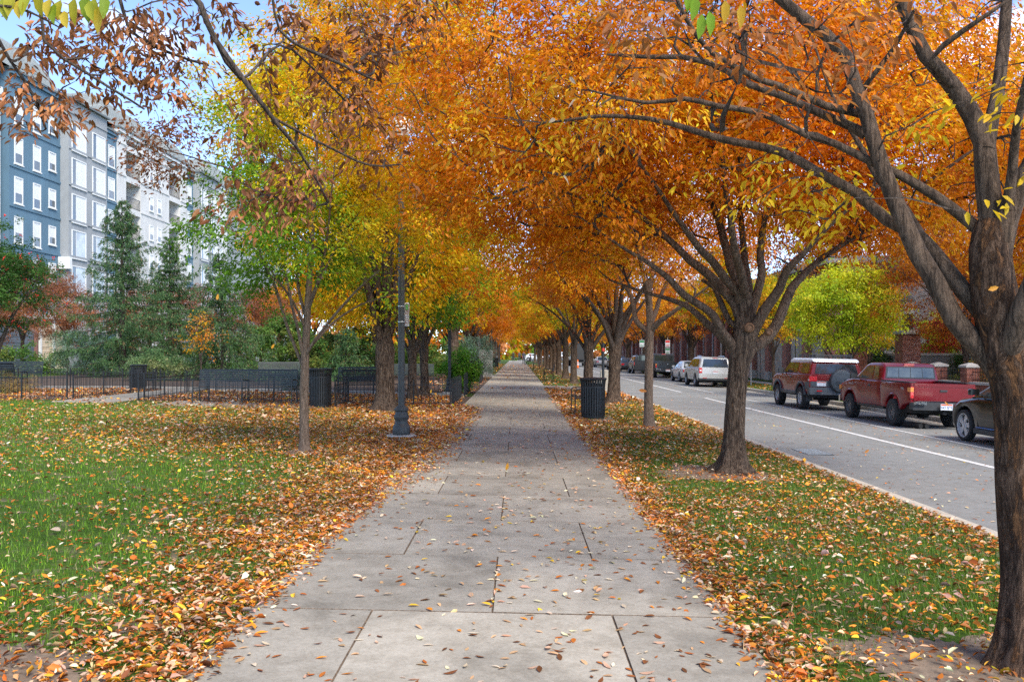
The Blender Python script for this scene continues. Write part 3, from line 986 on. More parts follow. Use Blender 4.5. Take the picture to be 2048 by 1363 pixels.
# --- the big tree at the right edge of the picture
def tree_right_edge():
    rs = np.random.RandomState(101)
    Y0 = 4.63
    bz = P(2045,1335,Y0); base = (bz[0], Y0, gz(bz[0])-0.01)
    tr = [(2042,1345,Y0,100),(2050,1260,Y0,98),(2055,1180,Y0,96),(2050,1060,Y0,96),(2044,950,Y0,96),(2042,860,Y0,92),(2038,780,Y0,96),(2022,715,Y0,100),(2000,660,Y0,84),(1992,610,Y0,84),(1985,560,Y0,80),(1980,500,Y0+.02,78),(1988,450,Y0+.04,72)]
    limbs = []
    A = [(2035,830,60),(2012,770,66),(1968,702,62),(1908,640,54),(1868,560,50),(1835,505,50),(1800,430,46),(1768,352,42),(1748,290,40),(1736,235,38),(1712,170,36),(1690,115,35),(1652,73,33),(1575,11,30),(1500,-60,30),(1400,-150,20)]
    limbs.append(lerpY(A, Y0, 5.1))
    limbs.append(lerpY([(2015,730,50),(1988,655,50),(1929,584,46),(1891,532,42),(1843,477,36),(1773,440,32),(1714,385,29),(1630,341,26),(1557,304,23),(1447,279,20),(1373,257,17),(1300,238,13),(1200,232,10),(1090,246,6)], Y0-0.02, 5.9))
    limbs.append(lerpY([(1985,500,40),(1957,458,34),(1868,392,27),(1806,356,24),(1740,326,22),(1667,286,20),(1615,271,19),(1516,224,17),(1439,211,15),(1373,198,13),(1290,205,10),(1180,180,5)], Y0+0.05, 5.4))
    limbs.append(lerpY([(1742,262,34),(1733,231,24),(1652,211,20),(1600,191,19),(1557,172,17),(1516,158,16),(1476,136,15),(1421,103,14),(1392,70,13),(1370,37,12),(1345,-20,9)], 5.0, 4.7))
    limbs.append(lerpY([(1730,268,32),(1703,253,24),(1630,220,22),(1564,191,20),(1505,172,18),(1454,143,16),(1414,125,15),(1362,114,14),(1300,114,12),(1215,110,6)], 5.02, 5.6))
    limbs.append(lerpY([(1986,470,66),(1975,380,62),(1971,330,58),(1968,286,55),(1946,235,50),(1902,172,44),(1850,110,38),(1821,48,34),(1799,-5,30),(1760,-90,20)], Y0+0.04, 4.8))
    limbs.append(lerpY([(1972,300,44),(1985,240,36),(1997,190,34),(2004,110,32),(2013,37,30),(2020,-50,24)], Y0+0.05, 4.9))
    limbs.append(lerpY([(1995,520,70),(2010,440,62),(2030,385,56),(2060,330,50),(2090,250,40),(2110,120,30)], Y0, 4.5))
    limbs.append(lerpY([(2036,800,36),(2026,740,52),(2026,685,58),(2045,615,56),(2075,540,48),(2100,430,40),(2130,300,28)], Y0+0.01, 4.2))
    limbs.append(lerpY([(2012,420,30),(2022,345,26),(2032,257,22),(2046,183,20),(2070,90,14)], Y0-0.05, 4.2))
    limbs.append(lerpY([(1845,478,30),(1810,420,22),(1760,360,18),(1725,300,14)], 4.95, 5.2))
    limbs.append(lerpY([(1902,172,20),(1860,120,17),(1930,60,15),(1990,20,10)], 4.7, 4.4))
    limbs.append(lerpY([(1700,215,16),(1735,165,14),(1790,90,12),(1830,20,8)], 5.0, 4.6))
    def tapered(l):                    # let limbs that leave the frame run on and taper out
        if l[-1][3] > 9:
            (a0,b0,y0,w0),(a1,b1,y1,w1) = l[-2], l[-1]
            n = math.hypot(a1-a0,b1-b0); da, db = (a1-a0)/n, (b1-b0)/n
            l = l + [(a1+da*130,b1+db*130,y1+0.12,w1*0.6),(a1+da*290+30,b1+db*290,y1+0.2,w1*0.3),(a1+da*430,b1+db*430,y1+0.35,3)]
        return l
    L2 = [photo_chain([(a,b,y,w*0.74) for a,b,y,w in tapered(l)]) for l in limbs]
    # leaves: sparse within the picture, fuller above the frame
    top = blob_points(rs, [((2.4,5.2,4.7),(2.9,2.6,1.1),1.0)], 90, 620, 0.35, lambda p: away(3.45)(p) & (p[:,2] > 1.6+735*p[:,1]/F))
    tips = []
    for (px,py,Y,s,n) in ((1460,60,4.2,0.10,7),(1540,110,4.1,0.13,9),(1620,90,4.0,0.13,9),(1680,130,4.1,0.08,5),(1290,40,4.2,0.10,6),(1240,90,5.0,0.09,5),(1780,20,4.1,0.10,6),
                          (1590,390,5.2,0.12,7),(1640,430,5.3,0.10,6),(1700,370,5.3,0.12,5),(1530,330,5.5,0.15,6),(1880,250,4.8,0.08,3),(2030,180,4.1,0.08,3),(2040,430,4.4,0.1,3),(1100,250,5.8,0.22,9),(1200,200,5.6,0.25,9),(1330,190,5.5,0.2,5),(960,290,6.0,0.2,7)):
        c = np.array(P(px,py,Y)); tips.append(c+rs.normal(0,s,(n,3)))
    npic = sum(len(t) for t in tips)
    sp = np.concatenate([top]+tips)
    def colour(sprays, i, pos, r):
        n = len(i)
        c = P_ORANGE2(sprays, i, pos, r)
        k = i - len(top)
        dry = (k >= 0) & (k < 47)
        yl = (k >= 47) & (k < 83)
        gold = k >= 83
        c[dry] = pick(r, dry.sum(), [(2,(0.42,0.15,0.035)),(1,(0.32,0.11,0.03)),(1,(0.52,0.22,0.07))], 0.15)
        c[yl] = pick(r, yl.sum(), [(3,(0.76,0.50,0.02)),(1,(0.74,0.44,0.02))], 0.1)
        c[gold] = pick(r, gold.sum(), [(1.4,(0.72,0.38,0.02)),(2,(0.66,0.24,0.012)),(0.12,CREAM)], 0.12)
        return c
    nodes = np.concatenate([smooth_chain(a, b, 0.15)[0] for a, b in L2])
    bare = nodes[rs.randint(0, len(nodes), 330)] + rs.normal(0, 0.27, (330,3))
    bare = bare[(bare[:,2] > 2.3) & (np.linalg.norm(bare-np.array([0,0,CAMZ]),axis=1) > 3.2)]
    t = make_tree('street_tree', base, 'large leaning tree with flaky brown bark at the right edge of the photo', photo_chain(tr), L2, sp, rs, 12, 0.066, colour,
              'trees along the footpath', M_BARK_FLAKY, M_BARK_SMOOTH, k_trunk=44, rough=0.085, flare=0.35, hi=True, step=0.12, twig=0.0022, spread=0.19, limb_sides=14, width=0.38, bare=bare)
    # pruning scars and single green leaves near the lens
    for i,(px,py,Y,az) in enumerate(((1392,22,3.1,4.4),(1376,5,3.1,4.9),(1418,52,3.05,5.2),(1404,58,3.05,4.5),(1450,30,3.2,4.9),(1480,40,3.25,5.1))):
        p = np.array([P(px,py-30,Y)]); D = np.array([[math.cos(az)*0.3, 0.2, math.sin(az)]])
        green = (0.24,0.40,0.03) if i < 4 else (0.62,0.36,0.03)
        me = leaf_mesh('leaf', p-np.array(base), D, np.array([[0.2,-1,0.3]]), 0.085, 0.04, np.array([green]), M_LEAF, True)
        link('leaf', me, t)
    return t

# --- second tree in the right row: fan of limbs over the path
def tree_fan():
    rs = np.random.RandomState(202)
    Y0 = 12.2
    b = P(1465,945,Y0); base = (b[0], Y0, gz(b[0])-0.02)
    tr = [(1465,950,Y0,52),(1467,910,Y0,45),(1468,860,Y0,41),(1472,790,Y0,39),(1478,730,Y0,40),(1484,690,Y0,44),(1487,650,Y0,38),(1488,610,Y0,35),(1488,585,Y0,30)]
    raw = [([(1478,720,30),(1466,691,26),(1444,664,22),(1427,631,20),(1403,612,19),(1368,590,18),(1341,562,16),(1300,528,12),(1245,495,8),(1190,455,5)],-0.6),
           ([(1470,705,26),(1442,672,20),(1415,648,18),(1382,618,15),(1345,600,12),(1290,585,8),(1220,560,5)],0.9),
           ([(1482,630,34),(1473,611,28),(1444,576,25),(1415,547,22),(1382,523,20),(1360,500,18),(1310,455,14),(1240,400,10),(1160,350,6)],0.5),
           ([(1483,610,30),(1477,586,24),(1452,557,22),(1423,520,20),(1399,498,18),(1350,430,13),(1290,340,8),(1220,250,5)],-1.3),
           ([(1486,600,32),(1485,582,26),(1464,537,24),(1454,500,22),(1430,420,16),(1395,320,11),(1350,200,6)],1.6),
           ([(1487,600,28),(1489,582,24),(1481,541,22),(1470,500,20),(1455,400,14),(1440,290,10),(1420,150,6)],-1.8),
           ([(1490,640,26),(1496,600,22),(1495,551,20),(1487,500,17),(1482,400,12),(1490,280,9),(1500,130,6)],2.4),
           ([(1494,660,28),(1503,623,24),(1514,588,22),(1524,547,20),(1520,500,18),(1535,410,13),(1570,300,9),(1600,180,6)],0.4),
           ([(1494,690,34),(1507,662,28),(1532,615,26),(1559,576,23),(1573,541,20),(1608,505,15),(1660,450,11),(1740,380,6)],-1.2),
           ([(1484,730,36),(1501,697,32),(1532,677,29),(1557,640,26),(1577,588,23),(1594,562,20),(1640,520,15),(1700,480,11),(1790,430,6)],1.0),
           ([(1476,655,16),(1460,643,15),(1440,600,14),(1428,575,12),(1405,560,9)],0.6)]
    limbs = [photo_chain(lerpY([(a,b,w*0.82) for a,b,w in l], Y0, Y0+dy)) for l, dy in raw]
    keep = lambda p: away(2.75)(p) & ~((p[:,2] < 3.3) & (np.abs(p[:,0]-3.1) < 1.3))
    ells = [((1.9,12.3,5.0),(3.8,3.6,2.1),3.0), ((4.4,12.4,4.7),(3.2,3.0,1.7),2.3), ((0.4,12.2,4.2),(2.0,2.6,1.3),1.2), ((2.4,12.4,6.6),(3.2,2.8,1.6),1.4), ((5.3,13.2,5.2),(2.5,2.6,1.8),2.2)]
    sp = blob_points(rs, ells, 480, 3900, 0.37, keep)
    t = make_tree('street_tree', base, 'orange tree with a fan of many dark limbs, nearest whole tree right of the path', photo_chain(tr), limbs, sp, rs, 46, 0.082, P_ORANGE,
              'trees along the footpath', M_BARK, M_BARK_SMOOTH, k_trunk=34, rough=0.08, flare=1.0, spread=0.40)
    for (px,py,r) in ((1499,655,0.055),(1538,664,0.042),(1526,622,0.05)):      # healed pruning cuts
        p = P(px,py,Y0-0.17)-Vector(base)
        bb = MB().lathe([(r*1.25,0.05),(r*1.2,-0.015),(r*0.8,-0.035),(r*0.72,-0.022),(0.001,-0.02)], 14)
        bb.v = [(x, z, y) for x, y, z in bb.v]
        bb.build('pruning_scar', pm('cut_wood',(0.15,0.075,0.036),0.8,0.4,30), t, 40, p)
    return t

# --- thin young tree, third in the right row
def tree_thin():
    rs = np.random.RandomState(303)
    Y0 = 19.5
    b = P(1298,855,Y0); base = (b[0], Y0, gz(b[0])-0.02)
    tr = [(1298,857,Y0,23),(1297,800,Y0,18),(1298,740,Y0,17),(1299,690,Y0,17),(1300,650,Y0,14),(1298,610,Y0,14),(1296,560,Y0,10)]
    raw = [([(1299,665,14),(1288,657,12),(1272,640,11),(1268,610,10),(1255,580,8),(1225,540,5)],0.4),([(1302,660,14),(1316,645,12),(1340,628,9),(1380,600,6),(1420,570,4)],-0.5),
           ([(1301,645,12),(1312,620,10),(1322,590,8),(1345,540,5)],0.9),([(1298,610,12),(1290,570,9),(1280,520,7),(1262,450,4)],-0.8),([(1297,590,11),(1305,540,9),(1312,470,6),(1325,380,4)],0.7)]
    limbs = [photo_chain(lerpY(l, Y0, Y0+dy*1.6)) for l, dy in raw]
    keep = away(2.9)
    sp = blob_points(rs, [((2.7,19.5,4.9),(2.9,2.7,1.7),2),((2.4,19.5,6.3),(2.6,2.2,1.8),1.3)], 150, 1050, 0.36, keep)
    return make_tree('street_tree', base, 'slim young orange tree with pale trunk, third in the right-hand row', photo_chain(tr), limbs, sp, rs, 44, 0.085, P_ORANGE2, 'trees along the footpath', M_BARK_YOUNG, M_BARK_YOUNG, k_trunk=14, rough=0.03, flare=0.3)

def generic_tree(seed, label, x, y, rt, fork, nlimb, Llimb, cr, cz, ch, nsp, nl, size, palette_fn, lean=0.0, zmin=3.0, bark=None, name='street_tree', group='trees along the footpath', flare=0.6, lx=0.0, spread=0.45, sig=0.36, limb_parts=False, th=(22,60), cat='tree', nclump=None, z0=None, width=0.40):
    rs = np.random.RandomState(seed)
    g = gz(x) if z0 is None else z0
    base = (x, y, g-0.03)
    trunk = ([(x,y,g-0.03),(x+lean*0.2,y+rs.normal(0,.03),g+fork*0.33),(x+lean*0.6,y+rs.normal(0,.04),g+fork*0.66),(x+lean,y,g+fork*0.92),(x+lean,y,g+fork*1.12),(x+lean+rs.normal(0,.08),y,g+fork*1.4)], [rt*1.12, rt*0.95, rt*0.92, rt*0.98, rt*0.72, rt*0.42])
    limbs = auto_limbs(rs, (x+lean,y,g+fork), nlimb, Llimb, rt*0.5, th[0], th[1])
    limbs.append(([(x+lean,y,g+fork*1.25),(x+lean+rs.normal(0,.1),y+rs.normal(0,.1),g+fork*1.25+Llimb*0.4),(x+lean+rs.normal(0,.25),y+rs.normal(0,.25),g+fork*1.25+Llimb*0.85)],[rt*0.45,rt*0.26,rt*0.06]))
    keep = away(zmin)
    sp = blob_points(rs, [((x+lx,y,g+cz),(cr,cr,ch),2.2),((x+lx*0.6,y,g+cz+ch*0.5),(cr*0.75,cr*0.75,ch*0.8),1)], nclump or int(nsp/7), nsp, sig, keep)
    return make_tree(name, base, label, trunk, limbs, sp, rs, nl, size, palette_fn, group, bark or M_BARK, bark or M_BARK_DARK, k_trunk=16, rough=0.06, flare=flare, limb_parts=limb_parts, limb_sides=7, spread=spread, cat=cat, width=width, twig=0.003, step=0.3)

# --- young green to yellow tree on the left lawn
def tree_young_left():
    rs = np.random.RandomState(404)
    Y0 = 13.5
    b = P(609,904,Y0); base = (b[0], Y0, gz(b[0])-0.02)
    tr = [(609,908,Y0,22),(609,870,Y0,19),(608,800,Y0,18),(610,720,Y0,16.5),(613,660,Y0,15),(616,600,Y0,13),(620,540,Y0,11),(624,470,Y0,9),(628,400,Y0,8),(634,300,Y0,5)]
    raw = [([(607,735,13),(602,722,12),(576,658,10),(552,579,9),(523,514,8),(497,432,6),(470,350,4)],0.5),
           ([(608,725,12),(596,660,10),(584,610,9),(570,540,7),(548,450,5),(530,350,3)],-0.9),
           ([(611,715,12),(622,692,10),(664,637,9),(711,582,7),(760,540,4)],-0.6),
           ([(612,705,10),(640,672,9),(672,640,7),(720,610,5),(780,590,3)],0.9),
           ([(614,640,12),(600,590,10),(592,520,8),(585,420,6),(575,300,3)],1.4),
           ([(616,620,12),(634,570,10),(650,500,8),(660,420,6),(672,300,3)],-1.3),
           ([(617,600,10),(645,550,8),(680,480,6),(715,430,4),(745,390,3)],0.7),
           ([(612,660,10),(590,610,8),(556,560,7),(510,500,5),(450,450,3)],-1.2),
           ([(622,500,10),(560,420,8),(480,350,6),(414,324,5),(330,300,4),(270,285,3)],-0.7)]
    limbs = [photo_chain(lerpY([(a,b,w*0.62) for a,b,w in l], Y0, Y0+dy)) for l, dy in raw]
    cx = (620-VX)*Y0/F
    keep = lambda p: away(2.35)(p) & ~((p[:,2] < 2.75) & (p[:,0] > -3.5) & (p[:,0] < -2.3))
    sp = blob_points(rs, [((cx,Y0,3.5),(1.75,1.7,1.1),2.0),((cx-0.1,Y0,4.7),(1.75,1.6,1.2),1.6),((cx+0.1,Y0,5.9),(1.35,1.3,0.9),0.8)], 130, 820, 0.26, keep)
    dry = np.concatenate([np.array(P(px,py,Y))+rs.normal(0,0.2,(n,3)) for px,py,Y,n in ((300,270,12.9,12),(350,300,12.9,10),(275,320,12.9,6),(330,250,12.8,6),(390,325,13.0,3))])
    nd_ = len(sp)
    allsp = np.concatenate([sp, dry])
    def colour(sprays, i, pos, r):
        n = len(i)
        h = (sprays[:,2]-2.4)/3.2 + 0.35*(sprays[:,0]-cx) + r.normal(0,0.20,len(sprays))
        c = np.empty((n,3))
        hh = h[i] + r.normal(0,0.10,n)
        ks = [(-9,GR),(0.16,GR_L),(0.42,YGR),(0.62,YEL),(0.95,OR_YEL),(1.25,OR_LIT)]
        for lo, col in ks: c[hh > lo] = col
        c *= (1+r.normal(0,0.2,(n,1)))
        d = i >= nd_
        c[d] = pick(r, d.sum(), [(2,DRYB),(1,DRYB2),(1,DRYB3)], 0.15)
        return np.clip(c, 0.005, 0.8)
    return make_tree('lawn_tree', base, 'young slender tree turning from green to yellow on the left lawn', photo_chain(tr), limbs, allsp, rs, 46, 0.076, colour, 'trees along the footpath', M_BARK_YOUNG, M_BARK_YOUNG,
                     k_trunk=16, rough=0.02, flare=0.25, spread=0.33, hang=0.35, twig=0.0022, step=0.16)

# --- tree just outside the frame on the left whose dry brown branch hangs into the picture
def tree_dry_left():
    rs = np.random.RandomState(505)
    x, y = -3.75, 4.4
    base = (x, y, gz(x)-0.02)
    trunk = ([(x,y,gz(x)-0.02),(x,y+0.02,1.1),(x+0.05,y+0.05,2.0),(x+0.05,y+0.1,2.7)], [0.15,0.13,0.125,0.13])
    t0 = (x+0.05, y+0.1, 2.6)
    hangs = lerpY([(375,-20,13),(430,80,11),(510,190,10),(560,255,8.5),(590,290,7),(625,345,5),(655,400,3)], 5.3, 6.0)
    p1, r1 = photo_chain(hangs)
    b1 = ([t0, (-3.2,4.9,3.5), (-2.5,5.2,3.95), *p1], [0.06,0.04,0.03,*r1])
    def br(lst, ya, yb, s):
        p, r = photo_chain(lerpY(lst, ya, yb)); return ([s]+p, [r[0]*1.2]+r)
    limbs = [b1, br([(60,-60,8),(90,80,6),(180,150,6),(290,220,4)], 5.0, 5.4, (-3.4,4.8,3.1)),
             br([(200,-50,9),(260,60,6),(330,100,6),(420,130,4)], 5.4, 5.7, (-3.1,4.9,3.45)),
             br([(-60,40,9),(20,120,6),(70,200,6),(90,260,4)], 5.2, 5.5, (-3.5,4.7,2.9)),
             br([(480,160,6),(560,90,5),(640,150,4),(720,230,4)], 5.6, 6.4, tuple(p1[1])),
             br([(545,235,6),(650,290,5),(740,330,4),(800,330,3)], 5.8, 6.6, tuple(p1[3])),
             br([(520,-60,6),(560,60,5),(640,110,8),(750,160,4)], 5.6, 6.2, (-2.2,5.2,4.1)),
             ([t0,(-4.2,4.0,3.6),(-4.6,3.6,4.8),(-4.8,3.2,6.0)],[0.08,0.06,0.045,0.02]), ([t0,(-3.9,4.8,3.7),(-4.1,5.4,5.0),(-4.2,5.8,6.2)],[0.08,0.06,0.045,0.02]), ([t0,(-3.3,4.0,3.8),(-2.7,3.6,5.0),(-2.4,3.4,6.2)],[0.08,0.06,0.045,0.02])]
    tips = []
    for (px,py,Y,s,n) in ((30,150,5.3,.10,6),(80,90,5.3,.10,6),(100,30,5.3,.10,5),(60,240,5.4,.10,7),(80,210,5.4,.10,8),(120,235,5.4,.05,3),(120,130,5.4,.08,4),(170,120,5.4,.09,5),(215,50,5.5,.13,8),(250,90,5.5,.12,9),(190,80,5.5,.12,7),(290,60,5.5,.11,8),
                          (320,140,5.6,.10,7),(270,130,5.6,.10,7),(380,120,5.6,.08,5),(350,170,5.6,.07,3),(230,200,5.6,.04,2),(190,205,5.6,.04,2),(350,20,5.5,.10,5),(330,-30,5.6,.12,5),(450,40,5.7,.06,3),(430,20,5.6,.06,3),
                          (560,50,6.0,.13,8),(620,110,6.1,.15,10),(680,130,6.2,.14,10),(740,110,6.3,.12,8),(560,180,5.9,.13,6),(640,190,6.1,.14,9),(720,210,6.3,.13,8),(780,60,6.4,.12,6),(700,40,6.3,.12,7),(490,260,5.8,.10,5),
                          (520,330,6.0,.09,4),(590,330,6.0,.10,6),(620,390,6.1,.10,6),(590,400,6.0,.08,4),(480,380,6.0,.06,4),(500,420,6.0,.06,4),(560,400,6.0,.07,4),(700,290,6.4,.12,5),(760,320,6.5,.10,4),(440,420,6.0,.05,2),(820,30,6.4,.12,5),(860,20,6.4,.1,4)):
        tips.append(np.array(P(px,py,Y))+rs.normal(0,s*0.95,(int(n*1.5),3)))
    top = blob_points(rs, [((-4.4,3.8,5.4),(1.9,1.9,1.2),1)], 30, 170, 0.3, lambda p: (p[:,2] > 4.3) & (p[:,0] < -2.2))
    sp = np.concatenate(tips+[top])
    t = make_tree('lawn_tree', base, 'tree at the left frame edge with dry brown leaves hanging into the sky', trunk, limbs, sp, rs, 10, 0.066, P_DRY, 'trees along the footpath', M_BARK, M_BARK_DARK,
                  leafmat=M_DRY, hi=True, step=0.1, twig=0.0018, spread=0.12, limb_sides=8, width=0.36, hang=0.7, droop=0.8)
    r = random.Random(5)
    for i,(px,py) in enumerate(((5,-5),(25,-10),(42,-2),(62,-18),(80,-12),(100,-2),(108,8),(122,0),(128,22),(150,-5),(170,-10),(178,2),(190,-4),(202,10),(212,-8))):
        p = np.array([P(px,py,2.4)]); D = np.array([[r.uniform(-.35,.35), r.uniform(-.3,.3), -1]])
        col = r.choice([(0.40,0.42,0.04),(0.50,0.45,0.04),(0.24,0.34,0.03),(0.60,0.45,0.05)])
        me = leaf_mesh('leaf', p-np.array(base), D, np.array([[r.uniform(-.4,.4),-1,r.uniform(-.2,.3)]]), r.uniform(0.055,0.08), r.uniform(0.03,0.04), np.array([col]), M_LEAF, True)
        link('leaf', me, t)
    p, rr = photo_chain([(-30,10,2.4,7),(35,16,2.4,6),(80,34,2.42,4),(120,56,2.45,3)])
    tubes([smooth_chain([q-Vector(base) for q in map(Vector,p)], rr, 0.02)], 5).build('limb', M_BARK_DARK, t, 60)
    return t

tree_right_edge(); tree_fan(); tree_thin(); tree_young_left(); tree_dry_left()

def place_copy(src, x, y, rz, label, scale=1.0, z=None, group=None):
    c = copy_tree(src)
    c.location = (x, y, (gz(x) if z is None else z) - 0.03)
    c.rotation_euler = (0,0,rz)
    c.scale = (scale,)*3
    c['label'] = label
    if group: c['group'] = group
    return c

big = generic_tree(11, 'stout orange tree behind the litter bin on the right verge', 3.19, 29.1, 0.215, 2.15, 8, 4.2, 3.5, 5.6, 2.3, 1350, 36, 0.118, P_ORANGE2, lean=0.05, zmin=3.0, lx=-0.5, limb_parts=True, th=(28,66))
b2 = place_copy(big, 2.95, 36.2, 2.3, 'stout orange tree just past the one behind the litter bin', 0.95)
farA = generic_tree(12, 'orange tree with straight trunk beyond the right-hand crossing slabs', 3.08, 56.4, 0.20, 2.3, 7, 4.0, 3.4, 5.4, 2.3, 700, 34, 0.15, P_YELLOWING, zmin=3.0, lx=-0.3)
farB = generic_tree(13, 'orange tree far down the right-hand row, first of the close trunks', 3.1, 66.0, 0.20, 2.2, 7, 4.0, 3.6, 5.2, 2.2, 700, 34, 0.15, P_ORANGE2, zmin=2.9)
r = random.Random(9)
ords = ['second','third','fourth','fifth','sixth','seventh','eighth','ninth','tenth']
for i, yy in enumerate((47.5, 75, 83, 91, 100, 110, 121, 133, 148)):
    place_copy(farB if i % 2 else farA, 3.05+r.uniform(-.15,.15), yy, r.uniform(0,6.28),
               'slim orange tree beside the crossing slabs in the right-hand row' if i == 0 else 'orange tree in the far right-hand row, %s of the close trunks' % ords[i-1], r.uniform(0.9,1.08))
oldl = generic_tree(14, 'old thick-trunked yellow tree behind the lamp post on the left', -3.45, 22.9, 0.26, 1.75, 11, 6.6, 4.2, 7.0, 4.7, 2400, 33, 0.128, P_YELLOWING, zmin=2.25, limb_parts=True, flare=0.9, th=(12,52), bark=M_BARK)
l3 = generic_tree(15, 'left of the pair of dark green-gold trees beyond the fence corner', -3.42, 28.6, 0.155, 1.7, 6, 3.6, 3.0, 4.7, 2.4, 800, 36, 0.12, pal([(3,GR),(2,GR_L),(1.5,YGR),(2.5,YEL),(1,OR_YEL)]), zmin=1.9, th=(20,64))
place_copy(l3, -3.3, 31.2, 1.9, 'right of the pair of dark green-gold trees beyond the fence corner', 1.04)
lo = generic_tree(16, 'orange tree in the far left-hand row, first beyond the pine', -3.3, 46.0, 0.24, 2.4, 7, 4.4, 3.8, 6.2, 3.0, 800, 34, 0.15, P_ORANGE2, zmin=3.1)
for i, yy in enumerate((58, 70, 80, 90, 100, 111, 123, 136, 150)):
    place_copy(lo if i % 2 else farB, -3.3+r.uniform(-.15,.15), yy, r.uniform(0,6.28), 'orange tree in the far left-hand row, %s beyond the pine' % ords[i], r.uniform(0.95,1.12))
place_copy(oldl, -9.0, 56.0, 2.2, 'tall yellow-orange tree rising behind the young lawn tree', 1.1)
# ---------------------------------------------------------------- conifers, shrubs and other trees
def conifer(seed, name, label, x, y, H, Rb, z0=0.0, dens=1.0, cols=None, droop=0.5, bare=0.4, group='spruces in the garden', tuft=0.16):
    rs = np.random.RandomState(seed)
    base = np.array([x, y, (gz(x) if z0 == 0 else z0)-0.02])
    root = empty(name, tuple(base), label, 'tree', group)
    lean = rs.normal(0,0.15,2)
    tp = np.stack([lean[0]*np.linspace(0,1,14)**2, lean[1]*np.linspace(0,1,14)**2, np.linspace(0,H,14)],1)
    tubes([(tp, np.linspace(0.022*H,0.012,14))], 8, 0.05, 0.4).build('trunk', M_BARK_DARK, root, 60)
    chains = []; Pn = []; Dn = []
    z = bare
    while z < H-0.15:
        f = (z-bare)/(H-bare)
        rl = Rb*(1-f)**0.82*rs.uniform(0.75,1.12) + 0.12
        nb = int(rs.randint(5,8) if f < 0.85 else 4)
        a0 = rs.uniform(0,6.28)
        for b in range(nb):
            az = a0+6.283*b/nb+rs.normal(0,0.2); Ln = rl*rs.uniform(0.5,1.28); m = max(4,int(Ln/0.22))
            t = np.linspace(0,1,m+1)
            rise = (0.45*f-0.12)
            zz = z + Ln*(rise*t - droop*0.55*t**1.6*(1-f*0.9) + 0.22*t**4)
            c = np.stack([np.interp(z,tp[:,2],tp[:,0])+np.cos(az)*Ln*t, np.interp(z,tp[:,2],tp[:,1])+np.sin(az)*Ln*t, zz],1)
            chains.append((c, np.linspace(0.012+0.012*(1-f),0.004,m+1)))
            # hanging branchlets
            nh = int(Ln*13*dens)+3
            u = rs.random(nh)**0.75; side = rs.normal(0,0.16,nh)*Ln*(1-u*0.6)
            hp = np.stack([np.interp(u,t,c[:,k]) for k in range(3)],1)
            hp[:,0] += -np.sin(az)*side; hp[:,1] += np.cos(az)*side
            hl = rs.uniform(0.15,0.42,nh)*(1.1-0.7*f)*(0.6+droop)
            out = np.array([np.cos(az),np.sin(az),0])
            for j in range(nh):
                q = np.linspace(0,1,4)[:,None]
                seg = hp[j] + q*hl[j]*np.array([out[0]*0.25-np.sin(az)*np.sign(side[j])*0.25, out[1]*0.25+np.cos(az)*np.sign(side[j])*0.25, -0.75*droop-0.1])
                Pn.append(np.repeat(seg,3,axis=0)); 
                dd = rs.normal(0,0.55,(12,3))+np.array([out[0]*0.5,out[1]*0.5,-0.75]); Dn.append(dd)
        z += rs.uniform(0.24,0.42)*(1.15-0.4*f)
    tubes(chains, 4).build('branches', M_BARK_DARK, root, 80)
    Pn = np.concatenate(Pn); Dn = np.concatenate(Dn); n = len(Pn)
    cols = cols or [(3,(0.028,0.075,0.022)),(2,(0.052,0.12,0.034)),(1.0,(0.09,0.175,0.05)),(0.25,(0.20,0.13,0.06))]
    ln = tuft*rs.uniform(0.6,1.2,n)
    me = leaf_mesh('needles', Pn+rs.normal(0,0.02,(n,3)), Dn, rs.normal(size=(n,3)), ln, ln*0.20, pick(rs,n,cols,0.2), M_NEEDLE)
    link('needles', me, root)['kind'] = 'stuff'
    return root

def at_ground(px, Y): return (px-VX)*Y/F

conifer(61, 'spruce_tree', 'tallest green spruce, left of the garden in front of the grey flats', at_ground(245,47), 47, 9.6, 3.5, droop=0.75)
conifer(62, 'spruce_tree', 'green spruce in the middle, set back between two taller spruces', at_ground(340,53), 53, 8.4, 3.0, droop=0.6)
conifer(63, 'spruce_tree', 'drooping green spruce nearest the long bench, right of the three', at_ground(447,42), 42, 6.3, 2.8, droop=0.95)
conifer(64, 'fir_tree', 'low drooping fir between the litter bin and the thick trunk', at_ground(690,44), 44, 2.7, 1.5, droop=0.9, bare=0.15, dens=1.2)

def shrub(seed, name, label, x, y, rx, ry, h, n, nl, size, palette_fn, mat=None, z0=None, cat='shrub', group=None, spread=0.25, width=0.5, low=0.02, hang=0.1):
    rs = np.random.RandomState(seed)
    g = gz(x) if z0 is None else z0
    base = np.array([x,y,g-0.02])
    root = empty(name, tuple(base), label, cat, group)
    sp = blob_points(rs, [((x,y,g+h*0.5),(rx,ry,h*0.5),1)], max(8,n//6), n, 0.18, lambda p: p[:,2] > g+low)
    stems = [([ (x+rs.normal(0,0.05), y+rs.normal(0,0.05), g-0.02), (x+rs.normal(0,rx*0.3), y+rs.normal(0,ry*0.3), g+h*0.4), (x+rs.normal(0,rx*0.5), y+rs.normal(0,ry*0.5), g+h*0.75)], [0.02,0.014,0.006]) for _ in range(5)]
    ch = [smooth_chain(p,r_,0.1) for p,r_ in stems]
    tw, dirs = grow(base, [ch[0]]+ch, sp, rs, 0.2, 0.0022, 0.1)
    tubes([(p-base,r_) for p,r_ in ch+tw], 4).build('stems', M_BARK_DARK, root, 60)
    me = foliage(rs, sp, dirs, nl, size, palette_fn, mat or M_LEAF, spread, 0.2, width, False, 'foliage', base, flat=0.45, hang=hang)
    link('foliage', me, root)['kind'] = 'stuff'
    return root, sp, base

